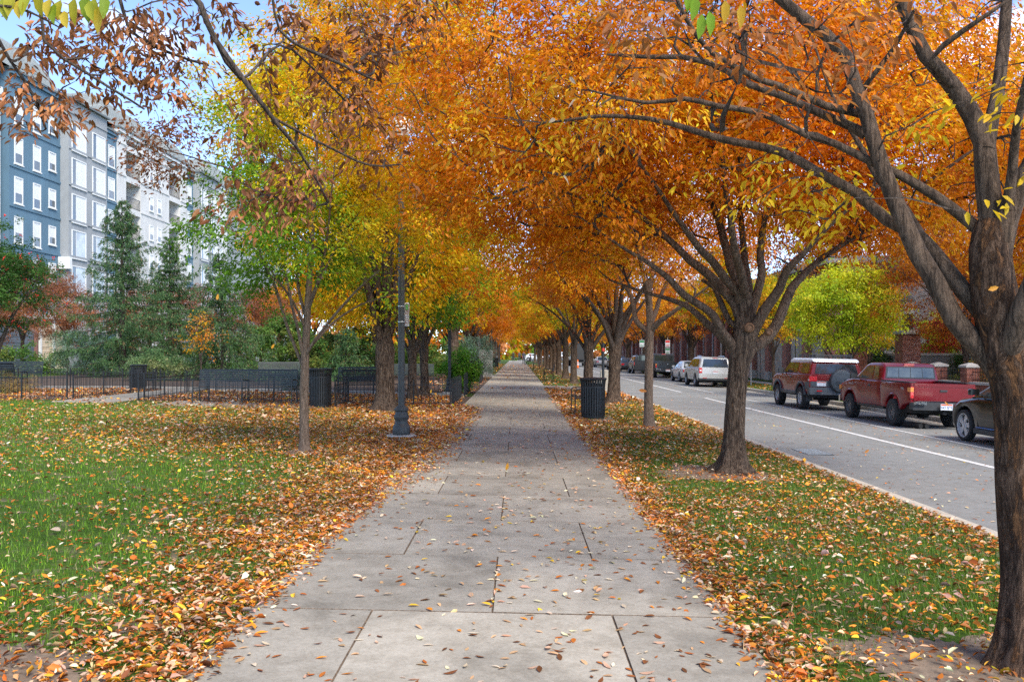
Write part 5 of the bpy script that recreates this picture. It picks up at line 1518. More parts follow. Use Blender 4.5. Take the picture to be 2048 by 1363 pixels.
def flats():
    root = empty('apartment_building', (-38.3,80,0.3), 'long blue, grey and white apartment block with slate mansards behind the garden', 'building')
    o0 = Vector((-38.3,80,0.3))
    def part(b, name, mat, parent=root, smooth=None):
        b.v = [(x-o0.x, y-o0.y, z-o0.z) for x,y,z in b.v]
        return b.build(name, mat, parent, smooth)
    G, T = 0.0, 23.0
    secs = [(52,66.3,-39.0,M_BLUE,T),(66.3,73.7,-38.3,M_BLUE,T),(73.7,80.6,-37.6,M_GREYS,T-0.1),(80.6,84.05,-38.3,M_BLUE,T-0.6),(84.05,101.7,-38.2,M_WHITE,T+0.1),(101.7,104,-38.35,M_BLUE,T-0.6),(104,110.6,-37.6,M_GREYS,T-0.1),(110.6,116,-38.3,M_WHITE,T),(116,150,-38.6,M_GREYS,T)]
    recess = {4:[(85.9,89.2),(96.5,99.7)]}
    for i,(ya,yb,xf,mt,zt) in enumerate(secs):
        b = MB()
        ys = [ya]
        if i in recess:
            cuts = []
            for (a,c) in recess[i]: cuts += [a,c]
            edges = [ya]+cuts+[yb]
            for k in range(0,len(edges)-1):
                solid = (k % 2 == 0)
                if solid: b.box(-55,xf,edges[k],edges[k+1],G,zt)
                else:
                    b.box(-55,xf-1.7,edges[k],edges[k+1],G,zt)
                    for fl in range(1,8):                       # slabs between the balconies
                        z = 21.35-3.03*(fl-1); b.box(xf-1.7,xf-0.02,edges[k],edges[k+1],z,z+0.55)
                    b.box(xf-1.7,xf-0.02,edges[k],edges[k+1],22.4,zt)
        else: b.box(-55,xf,ya,yb,G,zt)
        part(b,'wall',mt)
        # belt courses and parapet cap
        if i in (1,2,3,5,6,4,7,8):
            spans = [(ya,yb)]
            if i in recess:
                spans = [(ya,recess[i][0][0]),(recess[i][0][1],recess[i][1][0]),(recess[i][1][1],yb)]
            for sp_ in spans:
                for fl in range(0,7):
                    z = 21.85-3.03*fl-0.0
                    part(MB().box(xf-0.05,xf+0.07,sp_[0]+0.003,sp_[1]-0.003,z-0.09,z+0.09),'belt_course',mt)
        part(MB().box(-55.2,xf+0.28,ya-0.12+0.003*i,yb+0.12-0.003*i,zt,zt+0.16),'roof_cap',pm('dark_cap',(0.10,0.115,0.115),0.6,0.1,3))
        if i in (0,1,3,4,7): part(MB().box(-55.1,xf+0.18,ya+0.02,yb-0.02,zt-0.30,zt-0.002),'cornice',M_TRIM if i in (4,7) else mt)
    # mansards
    def mansard(ya,yb,xf,zb,h,ins):
        b = MB()
        st = [(0,0),(0.25*ins,0.42*h),(0.55*ins,0.75*h),(ins,h)]
        for d,z in st: b.v += [(-55+d,ya+d,zb+z),(xf-d,ya+d,zb+z),(xf-d,yb-d,zb+z),(-55+d,yb-d,zb+z)]
        for k in range(3):
            for j in range(4):
                a=k*4+j; c=k*4+(j+1)%4; b.f.append((a,c,c+4,a+4))
        b.f.append((12,13,14,15))
        part(b,'mansard_roof',M_SLATE)
    mansard(58,73.6,-38.2,T+0.162,3.3,2.6); mansard(82.3,95,-38.4,T+0.27,3.4,2.8); mansard(97,103.5,-38.3,T+0.27,3.0,2.4); mansard(112,140,-38.4,T+0.17,3.6,2.6)
    # white pilaster with capital on the blue wing
    part(MB().box(-39.0,-38.55,64.7,65.6,6,20.4).box(-39.0,-38.45,64.55,65.75,20.4,20.75).box(-39.0,-38.3,64.4,65.9,20.752,21.1).box(-39.0,-38.45,64.55,65.75,21.102,21.4),'pilaster',M_TRIM)
    def window(xf,ya,yb,za,zb,style):
        tr = 0.095
        w = part(MB().box(xf-0.02,xf+0.06,ya,yb,zb-tr,zb).box(xf-0.02,xf+0.06,ya,yb,za,za+tr).box(xf-0.02,xf+0.06,ya,ya+tr,za+tr,zb-tr).box(xf-0.02,xf+0.06,yb-tr,yb,za+tr,zb-tr).box(xf-0.02,xf+0.11,ya-0.06,yb+0.06,za-0.09,za-0.002),'window',M_TRIM)
        def sub(b,name,mat): b.build(name,mat,w)
        def bb(*a):
            b = MB().box(*a); b.v=[(x-o0.x,y-o0.y,z-o0.z) for x,y,z in b.v]; return b
        ia,ib,ja,jb = ya+tr,yb-tr,za+tr,zb-tr
        if style == 'sash':      # blind above, glass below
            zm = ja+(jb-ja)*0.38
            sub(bb(xf-0.02,xf+0.015,ia,ib,ja,zm),'pane',M_PANE); sub(bb(xf-0.02,xf+0.022,ia,ib,zm+0.05,jb),'blind',M_BLIND); sub(bb(xf-0.02,xf+0.03,ia,ib,zm,zm+0.05),'meeting_rail',M_TRIM)
        elif style == 'wide':    # narrow glass left, blind right
            ym = ia+(ib-ia)*0.27
            sub(bb(xf-0.02,xf+0.015,ia,ym,ja,jb),'pane',M_PANE); sub(bb(xf-0.02,xf+0.022,ym+0.06,ib,ja,jb),'blind',M_BLIND); sub(bb(xf-0.02,xf+0.03,ym,ym+0.06,ja,jb),'mullion',M_TRIM)
        elif style == 'wideopen':
            ym = ia+(ib-ia)*0.27
            sub(bb(xf-0.02,xf+0.015,ia,ym,ja,jb),'pane',M_PANE); sub(bb(xf-0.02,xf+0.018,ym+0.06,ib,ja,jb),'pane',pm('hazy_pane',(0.42,0.45,0.47),0.15,0.3,0.8)); sub(bb(xf-0.02,xf+0.03,ym,ym+0.06,ja,jb),'mullion',M_TRIM)
        else:
            sub(bb(xf-0.02,xf+0.015,ia,ib,ja,jb),'pane',M_PANE)
    for fl in range(6):
        zt = 21.1-3.03*fl
        window(-38.3,66.95,68.1,zt-2.05,zt,'sash'); window(-38.3,69.55,70.65,zt-2.05,zt,'sash'); window(-38.3,71.85,72.95,zt-1.55,zt,'sash')
        window(-37.6,74.2,76.65,zt-2.4,zt,'wide' if fl < 3 else 'wideopen'); window(-37.6,77.8,80.2,zt-2.4,zt,'wide' if fl < 3 else 'wideopen')
        window(-38.3,82.3,83.6,zt-2.05,zt,'sash'); window(-38.2,91.3,92.3,zt-1.75,zt-0.2,'sash'); window(-38.2,93.3,94.3,zt-1.75,zt-0.2,'sash')
        window(-38.35,102.2,103.4,zt-2.05,zt,'sash'); window(-37.6,104.6,106.8,zt-2.4,zt,'wide'); window(-37.6,108.0,110.2,zt-2.4,zt,'wide'); window(-38.3,112,114.4,zt-2.2,zt,'wide')
    # balcony railings and doors
    k = 0
    for (ya,yb) in recess[4]:
        for fl in range(0,5):
            zf = 18.87-3.03*fl+0.0
            b = MB()
            b.box(-38.28,-38.24,ya,yb,zf+1.05,zf+1.10).box(-38.28,-38.24,ya,yb,zf+0.1,zf+0.14)
            n = int((yb-ya)/0.14)
            for q in range(n+1): b.box(-38.27,-38.25,ya+q*(yb-ya)/n-0.008,ya+q*(yb-ya)/n+0.008,zf+0.03,zf+1.05)
            part(b,'balcony_railing',M_BLACK)
            d = part(MB().box(-39.9,-39.86,ya+0.5,ya+1.7,zf+0.05,zf+2.2),'balcony_door',M_PANE)
            part(MB().box(-39.9,-39.84,ya+0.40,ya+0.5,zf+0.03,zf+2.3).box(-39.9,-39.84,ya+1.7,ya+1.8,zf+0.03,zf+2.3),'door_frame',M_TRIM)
            part(MB().lathe([(0.001,0),(0.09,0.02),(0.09,0.2),(0.001,0.24)],10,c=(-39.8,ya+2.4,zf+1.6)),'wall_light',M_GREYMETAL)
    part(MB().box(-38.6,-38.4,96.9,98.2,12.85,13.4),'balcony_cloth',pm('navy_cloth',(0.03,0.05,0.11),0.9,0.3,6))
    # link slab and shaded passage between blue and grey wings, garage, stone veneer at street level
    part(MB().box(-38.28,-37.3,73.3,73.69,8.6,9.6),'link_beam',M_TRIM)
    gd = part(MB().box(-38.28,-38.12,62.0,69.4,0.0,3.7),'garage_door',pm('garage_blue_grey',(0.10,0.12,0.145),0.55,0.06,2))
    for q in range(8): part(MB().box(-38.1195,-38.10,62.0,69.4,0.05+q*0.46,0.05+q*0.46+0.42),'door_panel',MATS['garage_blue_grey'])
    part(MB().box(-38.28,-38.02,69.4,69.75,0,3.95).box(-38.28,-38.02,61.6,62.0,0,3.95).box(-38.28,-38.02,62.0,69.4,3.7,3.95),'garage_frame',pm('rusty_frame',(0.22,0.10,0.08),0.7,0.2,5))
    for (ya,yb) in ((70.3,73.6),):
        part(MB().box(-38.29,-38.12,ya,yb,0,4.3),'veneer_backing',M_MORTAR)
        rr = random.Random(2); z = 0.05
        while z < 4.2:
            h = rr.choice([0.16,0.22,0.28]); y = ya
            while y < yb-0.05:
                l = min(rr.uniform(0.35,0.8), yb-y)
                part(MB().box(-38.12,-38.08+rr.uniform(0,0.05),y+0.008,y+l-0.008,z,z+h-0.016),'stone',pm('buff_stone%d' % rr.randrange(3),[(0.50,0.38,0.26),(0.42,0.32,0.22),(0.56,0.45,0.33)][rr.randrange(3)],0.9,0.2,5))
                y += l
            z += h
    part(MB().box(-38.1,-37.95,72.0,72.25,0,4.6).box(-38.1,-37.95,70.0,70.25,0,4.6),'downpipe',M_TRIM)
    part(MB().box(-38.05,-37.8,62,76,4.32,4.62),'canopy_band',M_TRIM)
flats()

# ---------------------------------------------------------------- brick building and gate on the right
def brick_faces(root, w, d, z0, z1, backing=True, faces='WS', L_=0.205, H_=0.075, rear=True):
    """single bricks on the west (-x) and south (-y) faces, rear faces joined; local origin at the pier's centre"""
    if backing: MB().box(-w/2+0.012,w/2-0.012,-d/2+0.012,d/2-0.012,z0,z1).build('mortar_core', M_MORTAR, root)
    cache = {}
    def brick(l, ax):
        key = (round(l,3), ax)
        if key not in cache:
            b = MB()
            if ax == 'x': b.box(0,l-0.011,-0.004,0.045,0,H_-0.011)
            else: b.box(-0.004,0.045,0,l-0.011,0,H_-0.011)
            cache[key] = b.mesh('brick', M_BRICK)
        return cache[key]
    n = int((z1-z0)/H_)
    rest = MB()
    for c in range(n):
        z = z0+c*H_+0.005
        for ax, span in (('x', w), ('y', d)):
            p = -span/2; first = True
            while p < span/2-0.02:
                l = L_/2 if (first and (c+(ax == 'y')) % 2) else L_
                l = min(l, span/2-p); first = False
                if l > 0.03:
                    if ax == 'x' and 'S' in faces:
                        link('brick', brick(l,'x'), root, None, (p+0.0055,-d/2,z)); rest.box(p+0.0055,p+l-0.0055,d/2-0.04,d/2+0.003,z,z+H_-0.011)
                    if ax == 'y' and 'W' in faces:
                        link('brick', brick(l,'y'), root, None, (-w/2,p+0.0055,z)); rest.box(w/2-0.04,w/2+0.003,p+0.0055,p+l-0.0055,z,z+H_-0.011)
                p += l
    if rear: rest.build('rear_bricks', M_BRICKFAR, root)['kind'] = 'stuff'

rz = -0.285
def gate_pier(label, x, y, h, lamp):
    o = empty('gate_pier', (x,y,rz), label, 'pier', 'brick gate piers')
    MB().box(-0.46,0.46,-0.46,0.46,-0.02,0.62,0.03).build('plinth', M_STONE, o)
    brick_faces(o, 0.80, 0.80, 0.62, h)
    MB().box(-0.48,0.48,-0.48,0.48,h,h+0.13,0.02).build('cap', M_STONE, o)
    MB().box(-0.38,0.38,-0.38,0.38,h+0.13,h+0.20,0.03).build('cap_step', M_STONE, o)
    if lamp:
        MB().box(-0.17,0.17,-0.17,0.17,h+0.20,h+0.9,0.01).build('lantern_post', M_GREYMETAL, o)
        MB().box(-0.21,0.21,-0.21,0.21,h+0.9,h+1.5).build('lantern', pm('lantern_glass',(0.55,0.56,0.54),0.3,0.1,4), o)
        b = MB(); b.add([(-0.27,-0.27,h+1.5),(0.27,-0.27,h+1.5),(0.27,0.27,h+1.5),(-0.27,0.27,h+1.5),(0,0,h+1.85)],[(0,1,4),(1,2,4),(2,3,4),(3,0,4),(3,2,1,0)])
        b.build('lantern_roof', M_GREYMETAL, o)
    return o
gate_pier('tall brick gate pier with stone cap behind the red pickup', 17.6, 39.7, 2.72, True)
gate_pier('tall brick gate pier on a stone plinth behind the yellow-green tree', 17.9, 46.2, 2.72, False)

def wall_pier(label, x, y):
    o = empty('wall_pier', (x,y,rz), label, 'pier', 'low brick wall piers')
    brick_faces(o, 0.46, 0.46, 0.0, 1.35)
    MB().box(-0.28,0.28,-0.28,0.28,1.35,1.43,0.015).build('cap', M_STONE, o)
    b = MB(); b.add([(-0.26,-0.26,1.43),(0.26,-0.26,1.43),(0.26,0.26,1.43),(-0.26,0.26,1.43),(-.05,-.05,1.52),(.05,-.05,1.52),(.05,.05,1.52),(-.05,.05,1.52)],[(0,1,5,4),(1,2,6,5),(2,3,7,6),(3,0,4,7),(4,5,6,7)])
    b.build('cap_top', M_STONE, o)
for yy, lab in ((36.6,'low brick wall pier nearest the gate, above the pickup cab'),(34.3,'low brick wall pier second from the gate, right of the cab'),(31.9,'low brick wall pier third from the gate, above the tailgate'),(29.6,'low brick wall pier fourth from the gate, beside the big trunk')):
    wall_pier(lab, 16.4, yy)
def low_wall(label, x, ya, yb):
    ym = (ya+yb)/2; Ln = yb-ya
    o = empty('low_wall', (x,ym,rz), label, 'wall', 'low brick walls with railings')
    brick_faces(o, 0.24, Ln, 0.0, 0.75, faces='W')
    MB().box(-0.17,0.17,-Ln/2,Ln/2,0.75,0.84,0.012).build('coping', M_STONE, o)
    pk = MB().tube([(0,0,0.84),(0,0,1.28),(0,0,1.33)],[0.009,0.009,0.002],5).mesh('picket', M_BLACK)
    n = int(Ln/0.12)
    for i in range(n+1): link('picket', pk, o, None, (0,-Ln/2+0.04+i*(Ln-0.08)/n,0))
    for z in (0.90,1.18): MB().box(-0.01,0.01,-Ln/2,Ln/2,z,z+0.025).build('rail', M_BLACK, o)
for ya,yb,lab in ((34.54,36.36,'low brick wall with iron railing nearest the gate'),(32.14,34.06,'low brick wall with iron railing, second panel from the gate'),(29.84,31.66,'low brick wall with iron railing above the pickup tailgate'),(26.4,29.36,'low brick wall with iron railing behind the big trunk')):
    low_wall(lab, 16.4, ya, yb)

o = empty('ramp_wall', (19,41,rz), 'grey concrete retaining walls and ramp behind the gate', 'wall')
b = MB(); b.add([(16.6-19,47-41,0),(19.4-19,47-41,0),(19.4-19,40.6-41,0),(18.1-19,40.6-41,0),(16.6-19,47-41,0.15),(19.4-19,47-41,0.9),(19.4-19,40.6-41,1.2),(18.1-19,40.6-41,0.5)],[(4,5,6,7),(0,4,7,3),(3,7,6,2),(2,6,5,1),(1,5,4,0)])
b.build('ramp', M_WALK, o)
MB().box(0.2,0.55,-6,12,0,1.75,0.02).build('retaining_wall', M_GRANITE, o)
MB().box(0.16,0.59,-6,12,1.752,1.86,0.02).build('coping', M_STONE, o)
MB().box(0.56,20,-10,12,0,1.5).build('raised_bed', M_MULCH, o)

def brick_building():
    x0 = 17.4; ya, yb = 49.0, 150.0
    root = empty('brick_building', (x0, ya, rz), 'long red brick building with pale stone panels along the far pavement', 'building')
    def part(b, name, mat, parent=root):
        b.v = [(x-x0,y-ya,z-rz) for x,y,z in b.v]; return b.build(name, mat, parent)
    H = 6.6
    part(MB().box(x0+0.55,x0+14,ya,yb,rz,H),'wall',M_BRICKFAR)
    bay = 4.0; n = int((yb-ya)/bay)
    M_DARK = pm('dark_glazing',(0.035,0.045,0.05),0.12,0.3,1.0,spec=0.7)
    for i in range(n+1):
        y = ya+i*bay
        part(MB().box(x0,x0+0.54,y,y+0.9,rz+0.6,H-0.6),'brick_pier',M_BRICKFAR)
        part(MB().box(x0-0.06,x0+0.54,y-0.05,y+0.95,rz,rz+0.599),'pier_base',M_STONE)
        if i == n: break
        if i < 5 or i % 3 == 0:
            part(MB().box(x0+0.30,x0+0.54,y+0.951,y+bay-0.051,rz,2.6),'stone_panel',M_STONE)
            part(MB().box(x0+0.38,x0+0.54,y+0.95,y+bay-0.051,2.62,2.9),'brick_band',M_BRICKFAR)
            wz = 3.0
        else: wz = 0.7; part(MB().box(x0+0.34,x0+0.54,y+0.95,y+bay-0.05,rz,0.68),'stone_panel',M_STONE)
        w = part(MB().box(x0+0.44,x0+0.54,y+1.2,y+bay-0.3,wz,wz+0.08).box(x0+0.44,x0+0.54,y+1.2,y+bay-0.3,5.5,5.6).box(x0+0.44,x0+0.54,y+1.2,y+1.28,wz+0.08,5.5).box(x0+0.44,x0+0.54,y+bay-0.38,y+bay-0.3,wz+0.08,5.5).box(x0+0.44,x0+0.54,y+2.4,y+2.46,wz+0.08,5.5),'window',M_TRIM)
        part(MB().box(x0+0.50,x0+0.53,y+1.28,y+2.4,wz+0.08,5.5),'pane',M_DARK,w); part(MB().box(x0+0.50,x0+0.53,y+2.46,y+bay-0.38,wz+0.08,5.5),'pane',M_DARK,w)
    part(MB().box(x0-0.1,x0+14,ya-0.1,yb,H,H+0.4),'parapet',M_STONE)
    part(MB().box(x0+3.0,x0+11,ya-0.03,ya-0.002,1.0,5.5),'end_panel',M_STONE)
    part(MB().box(x0-0.02,x0+0.0,ya+6.0,ya+6.1,rz,4.5).box(x0-0.02,x0+0.0,ya+14.0,ya+14.1,rz,4.5),'downpipe',M_BLACK)
brick_building()
# brick houses closing the right-hand background behind the gate
o = empty('brick_annex', (30,42,rz), 'red brick building with a pale lintel behind the ramp and maples', 'building')
MB().box(-3.5,12,-14,16,0,5.4).build('wall', M_BRICKFAR, o); MB().box(-3.7,12.2,-14.2,16.2,5.4,5.7).build('parapet', M_STONE, o)
for i in range(6):
    w = MB().box(-3.56,-3.48,-12+4.4*i,-9.6+4.4*i,2.4,2.5).box(-3.56,-3.48,-12+4.4*i,-9.6+4.4*i,5.0,5.25).box(-3.56,-3.48,-12+4.4*i,-11.9+4.4*i,2.5,5.0).box(-3.56,-3.48,-9.7+4.4*i,-9.6+4.4*i,2.5,5.0).build('window', M_TRIM, o)
    MB().box(-3.54,-3.49,-11.9+4.4*i,-9.7+4.4*i,2.5,5.0).build('pane', MATS['dark_glazing'], w)
# ---------------------------------------------------------------- vehicles (local: origin under the rear axle, +y forward)
def car_paint(name, col, metal=0.25, rough=0.32):
    m, nt, bs, out = new_mat(name)
    v = coords(nt, (1,1,1), True)
    f = noise(nt, v, 3.0, 4, 0.6); fl = noise(nt, v, 400, 2, 0.5)
    c = ramp(nt, f, [(0.3,[q*0.9 for q in col]),(0.7,[min(1,q*1.06) for q in col])])
    # road dust on the lower panels
    sx = nd(nt,'ShaderNodeSeparateXYZ'); nt.links.new(v, sx.inputs[0])
    d = ramp(nt, sx.outputs['Z'], [(0.3,(0.12,0.12,0.12)),(0.65,(0.0,0.0,0.0))])
    c = mixc(nt, d, c, (0.20,0.18,0.155))
    nt.links.new(c, bs.inputs['Base Color'])
    bs.inputs['Metallic'].default_value = metal; bs.inputs['Roughness'].default_value = rough
    bs.inputs['Coat Weight'].default_value = 0.22; bs.inputs['Specular IOR Level'].default_value = 0.35; bs.inputs['Coat Roughness'].default_value = 0.06
    return m
M_RED, M_MAROON = car_paint('red_paint',(0.15,0.003,0.008),0.0,0.24), car_paint('maroon_paint',(0.17,0.007,0.006),0.0,0.26)
M_SILVER, M_WHITEP = car_paint('champagne_silver',(0.47,0.47,0.455),0.2), car_paint('white_paint_car',(0.60,0.61,0.61),0.1)
M_CHARCOAL, M_BLACKP = car_paint('charcoal_paint',(0.045,0.05,0.055),0.4), car_paint('black_brown_paint',(0.006,0.0055,0.005),0.0,0.2)
M_ROOFW = car_paint('white_roof_paint',(0.82,0.82,0.82),0.0)
M_TRIMB = pm('black_plastic',(0.030,0.033,0.036),0.6,0.2,12)
M_CLAD = pm('grey_cladding',(0.055,0.065,0.072),0.55,0.15,9)
M_CARGLASS = pm('car_glass',(0.022,0.028,0.030),0.05,0.4,1.2,spec=0.9)
M_LITGLASS = pm('lit_car_glass',(0.07,0.075,0.065),0.06,0.7,2.2,spec=0.8)  # paler opaque copy of the car glass, lit look put into its colour
M_TAIL = pm('tail_red',(0.50,0.012,0.018),0.2,0.2,12,coat=0.5); M_AMBER = pm('amber_lens',(0.65,0.22,0.03),0.2,0.1,12,coat=0.5); M_LENS = pm('clear_lens',(0.7,0.7,0.7),0.15,0.1,12)
M_TYRE = pm('tyre_rubber',(0.020,0.021,0.023),0.85,0.35,25,0.5); M_ALLOY = pm('alloy',(0.50,0.51,0.52),0.4,0.2,14,metal=0.25); M_ALLOYD = pm('dark_alloy',(0.16,0.165,0.17),0.4,0.25,14,metal=0.2)
M_CHROME = pm('chrome',(0.55,0.56,0.57),0.18,0.1,10,metal=1.0); M_UNDER = pm('underbody',(0.012,0.012,0.012),0.9,0.3,8); M_PLATE = pm('plate_white',(0.62,0.65,0.68),0.5,0.08,9)
M_PLATEO = pm('plate_orange',(0.55,0.10,0.04),0.5,0.1,9); M_PLATEB = pm('plate_blue',(0.05,0.09,0.22),0.5,0.1,9)

def offs(poly, d):
    n = len(poly); out = []
    area = sum(poly[i][0]*poly[(i+1)%n][1]-poly[(i+1)%n][0]*poly[i][1] for i in range(n))
    s = 1 if area > 0 else -1
    for i in range(n):
        p, q, r_ = Vector(poly[i-1]), Vector(poly[i]), Vector(poly[(i+1)%n])
        e1 = (q-p); e2 = (r_-q)
        if e1.length < 1e-9 or e2.length < 1e-9: out.append(tuple(q)); continue
        n1 = Vector((-e1.y,e1.x)).normalized()*s; n2 = Vector((-e2.y,e2.x)).normalized()*s
        m = (n1+n2)
        if m.length < 1e-6: m = n1
        m = m.normalized()*min(1.6, 1/max(0.5, m.normalized().dot(n1)))
        out.append((q.x+m.x*d, q.y+m.y*d))
    return out

def extr(name, poly, w, r=0.05, warp=None, cuts=(), mat=None, parent=None, ycuts=(), x0=0.0, seg=3, smooth=38):
    """side outline (y,z) extruded across the car with rounded edges, then bent by warp(x,y,z)->(x,y,z)"""
    bm = bmesh.new()
    st = []
    for k in range(seg+1):
        a = math.pi/2*k/seg; st.append((-(w-r+r*math.cos(a)) if False else -(w-r) - r*math.sin(math.pi/2*(1-k/seg)), r*(1-math.cos(math.pi/2*(1-k/seg)))))
    st = st + [(-x, i) for x, i in reversed(st)]
    rings = []
    for x, ins in st:
        pp = offs(poly, ins) if ins > 1e-6 else poly
        rings.append([bm.verts.new((x, y, z)) for y, z in pp])
    n = len(poly)
    for a, b in zip(rings, rings[1:]):
        for i in range(n):
            j = (i+1) % n
            bm.faces.new((a[i], a[j], b[j], b[i]))
    bm.faces.new(rings[0]); bm.faces.new(rings[-1][::-1])
    for z in cuts:
        bmesh.ops.bisect_plane(bm, geom=bm.verts[:]+bm.edges[:]+bm.faces[:], plane_co=(0,0,z), plane_no=(0,0,1))
    for y in ycuts:
        bmesh.ops.bisect_plane(bm, geom=bm.verts[:]+bm.edges[:]+bm.faces[:], plane_co=(0,y,0), plane_no=(0,1,0))
    bmesh.ops.triangulate(bm, faces=[f for f in bm.faces if len(f.verts) > 4])
    for v in bm.verts:
        if warp: v.co = Vector(warp(v.co.x, v.co.y, v.co.z))
        v.co.x += x0
    bmesh.ops.recalc_face_normals(bm, faces=bm.faces[:])
    me = bpy.data.meshes.new(name); bm.to_mesh(me); bm.free()
    me.polygons.foreach_set('use_smooth', [True]*len(me.polygons)); me.set_sharp_from_angle(angle=R(smooth))
    return link(name, me, parent, mat)

def arch(yc, zc, r_, z_cut, n=10, rev=True):
    """points of a wheel arch from front to rear along the lower edge (going towards -y)"""
    a0 = math.asin(max(-1,min(1,(z_cut-zc)/r_)))
    return [(yc+r_*math.cos(a0+(math.pi-2*a0)*i/n), zc+r_*math.sin(a0+(math.pi-2*a0)*i/n)) for i in range(n+1)]

def wheel(root, x, y, rad, wid, rim=0.6, spokes=6, alloy=None, side=-1, z=None, knobby=False, style=0):
    o = empty('wheel', (x, y, rad if z is None else z), parent=root)
    h = wid/2
    MB().lathe([(rad*rim*0.98,-h*0.9),(rad*0.86,-h),(rad*0.95,-h*0.92),(rad,-h*0.62),(rad,h*0.62),(rad*0.95,h*0.92),(rad*0.86,h),(rad*rim*0.98,h*0.9)],32,'x',cap=False).build('tyre', M_TYRE, o, 40)
    if knobby:
        b = MB()
        for i in range(40):
            for q in (-0.62,-0.2,0.22,0.64):
                a = 2*math.pi*(i+(0.5 if q in (-0.2,0.64) else 0))/40
                c = Vector((q*h, math.cos(a)*rad, math.sin(a)*rad))
                b.obox(c, Vector((h*0.16,0,0)), Vector((0,-math.sin(a),math.cos(a)))*rad*0.055, Vector((0,math.cos(a),math.sin(a)))*0.008)
        b.build('tread', M_TYRE, o)
    alloy = alloy or M_ALLOY
    b = MB().lathe([(rad*rim,-h*0.88),(rad*rim,h*0.88),(rad*rim*0.93,h*0.88),(rad*rim*0.9,h*0.5),(rad*rim*0.9,-h*0.5),(rad*rim*0.93,-h*0.88),(rad*rim,-h*0.88)],28,'x',cap=False)
    b.build('rim', alloy, o, 40)
    d = side*h*0.72
    b = MB().lathe([(0.001,d-side*0.06),(rad*rim*0.91,d-side*0.075)],24,'x',cap=False); b.build('brake_disc', M_UNDER, o)
    b = MB()
    for i in range(spokes):
        a = 2*math.pi*i/spokes+0.3; u = Vector((0,math.cos(a),math.sin(a))); t = Vector((0,-math.sin(a),math.cos(a)))
        r0, r1 = rad*rim*0.12, rad*rim*0.93
        tw = t*rad*rim*(0.28 if style == 1 else 0.0)
        wa, wb = rad*rim*(0.13 if style else 0.12), rad*rim*(0.28 if style == 1 else 0.15)
        x0, x1 = d-side*0.01, d-side*0.03
        b.add([Vector((x0,0,0))+u*r0-t*wa, Vector((x0,0,0))+u*r0+t*wa, Vector((x1,0,0))+u*r1+t*wb+tw, Vector((x1,0,0))+u*r1-t*wb+tw,
               Vector((x0-side*0.03,0,0))+u*r0-t*wa, Vector((x0-side*0.03,0,0))+u*r0+t*wa, Vector((x1-side*0.03,0,0))+u*r1+t*wb+tw, Vector((x1-side*0.03,0,0))+u*r1-t*wb+tw],
              [(0,1,2,3),(7,6,5,4),(0,4,5,1),(1,5,6,2),(2,6,7,3),(3,7,4,0)])
    b.build('spokes', alloy, o)
    MB().lathe([(rad*rim*0.22,d-side*0.03),(rad*rim*0.2,d+side*0.008),(0.001,d+side*0.012)],16,'x').build('hub_cap', alloy, o, 40)

def surf_panel(name, pts, mat, parent, th=0.012):
    """thin plate through four or more 3-D points (outline), thickened along its normal"""
    pts = [Vector(p) for p in pts]
    nrm = (pts[1]-pts[0]).cross(pts[-1]-pts[0]).normalized()
    b = MB(); n = len(pts)
    b.v = [tuple(p+nrm*th/2) for p in pts]+[tuple(p-nrm*th/2) for p in pts]
    b.f = [tuple(range(n)), tuple(range(2*n-1,n-1,-1))]+[(i,n+i,n+(i+1)%n,(i+1)%n) for i in range(n)]
    return b.build(name, mat, parent)

def side_windows(root, polys, wfun, warp, mat, eps=0.006, sides=(-1,1), name='side_window'):
    for sgn in sides:
        for poly in polys:
            bm = bmesh.new()
            vs = [bm.verts.new((0,y,z)) for y,z in poly]; f = bm.faces.new(vs)
            zs = [z for _,z in poly]
            for q in (0.25,0.5,0.75):
                bmesh.ops.bisect_plane(bm, geom=bm.verts[:]+bm.edges[:]+bm.faces[:], plane_co=(0,0,min(zs)+(max(zs)-min(zs))*q), plane_no=(0,0,1))
            for v in bm.verts:
                c = warp(sgn*wfun, v.co.y, v.co.z); v.co = Vector((c[0]+sgn*eps, c[1], c[2]))
            bmesh.ops.recalc_face_normals(bm, faces=bm.faces[:])
            if bm.faces and bm.faces[:][0].normal.x*sgn < 0: bmesh.ops.reverse_faces(bm, faces=bm.faces[:])
            me = bpy.data.meshes.new(name); bm.to_mesh(me); bm.free()
            link(name, me, root, mat)

def text_obj(name, s, size, loc, rot, mat, parent, ext=0.002):
    cu = bpy.data.curves.new(name, 'FONT'); cu.body = s; cu.size = size; cu.align_x = 'CENTER'; cu.align_y = 'CENTER'; cu.extrude = ext
    o = bpy.data.objects.new(name, cu); COL.objects.link(o); o.parent = parent; o.location = loc; o.rotation_euler = rot
    dg = bpy.context.evaluated_depsgraph_get(); me = bpy.data.meshes.new_from_object(o.evaluated_get(dg))
    bpy.data.objects.remove(o); bpy.data.curves.remove(cu)
    me.materials.clear(); me.materials.append(mat)
    return link(name, me, parent, None, loc, rot)

def plate(root, x, y, z, s='', top=M_PLATEO):
    pl = MB().box(x-0.155,x+0.155,y-0.012,y,z-0.078,z+0.078).build('licence_plate', M_PLATE, root)
    MB().box(x-0.145,x+0.145,y-0.015,y-0.0125,z+0.035,z+0.070).build('plate_band', top, pl)
    if s: text_obj('plate_lettering', s, 0.085, (x, y-0.0135, z-0.018), (R(90),0,0), M_PLATEB, pl)

def place_car(name, label, x, y, rot=0.0):
    o = empty(name, (x, y, -0.022*x-0.15), label, 'car' if 'pickup' not in name else 'pickup', 'vehicles parked along the far kerb')
    o.rotation_euler = (0, 0.022, rot)
    return o

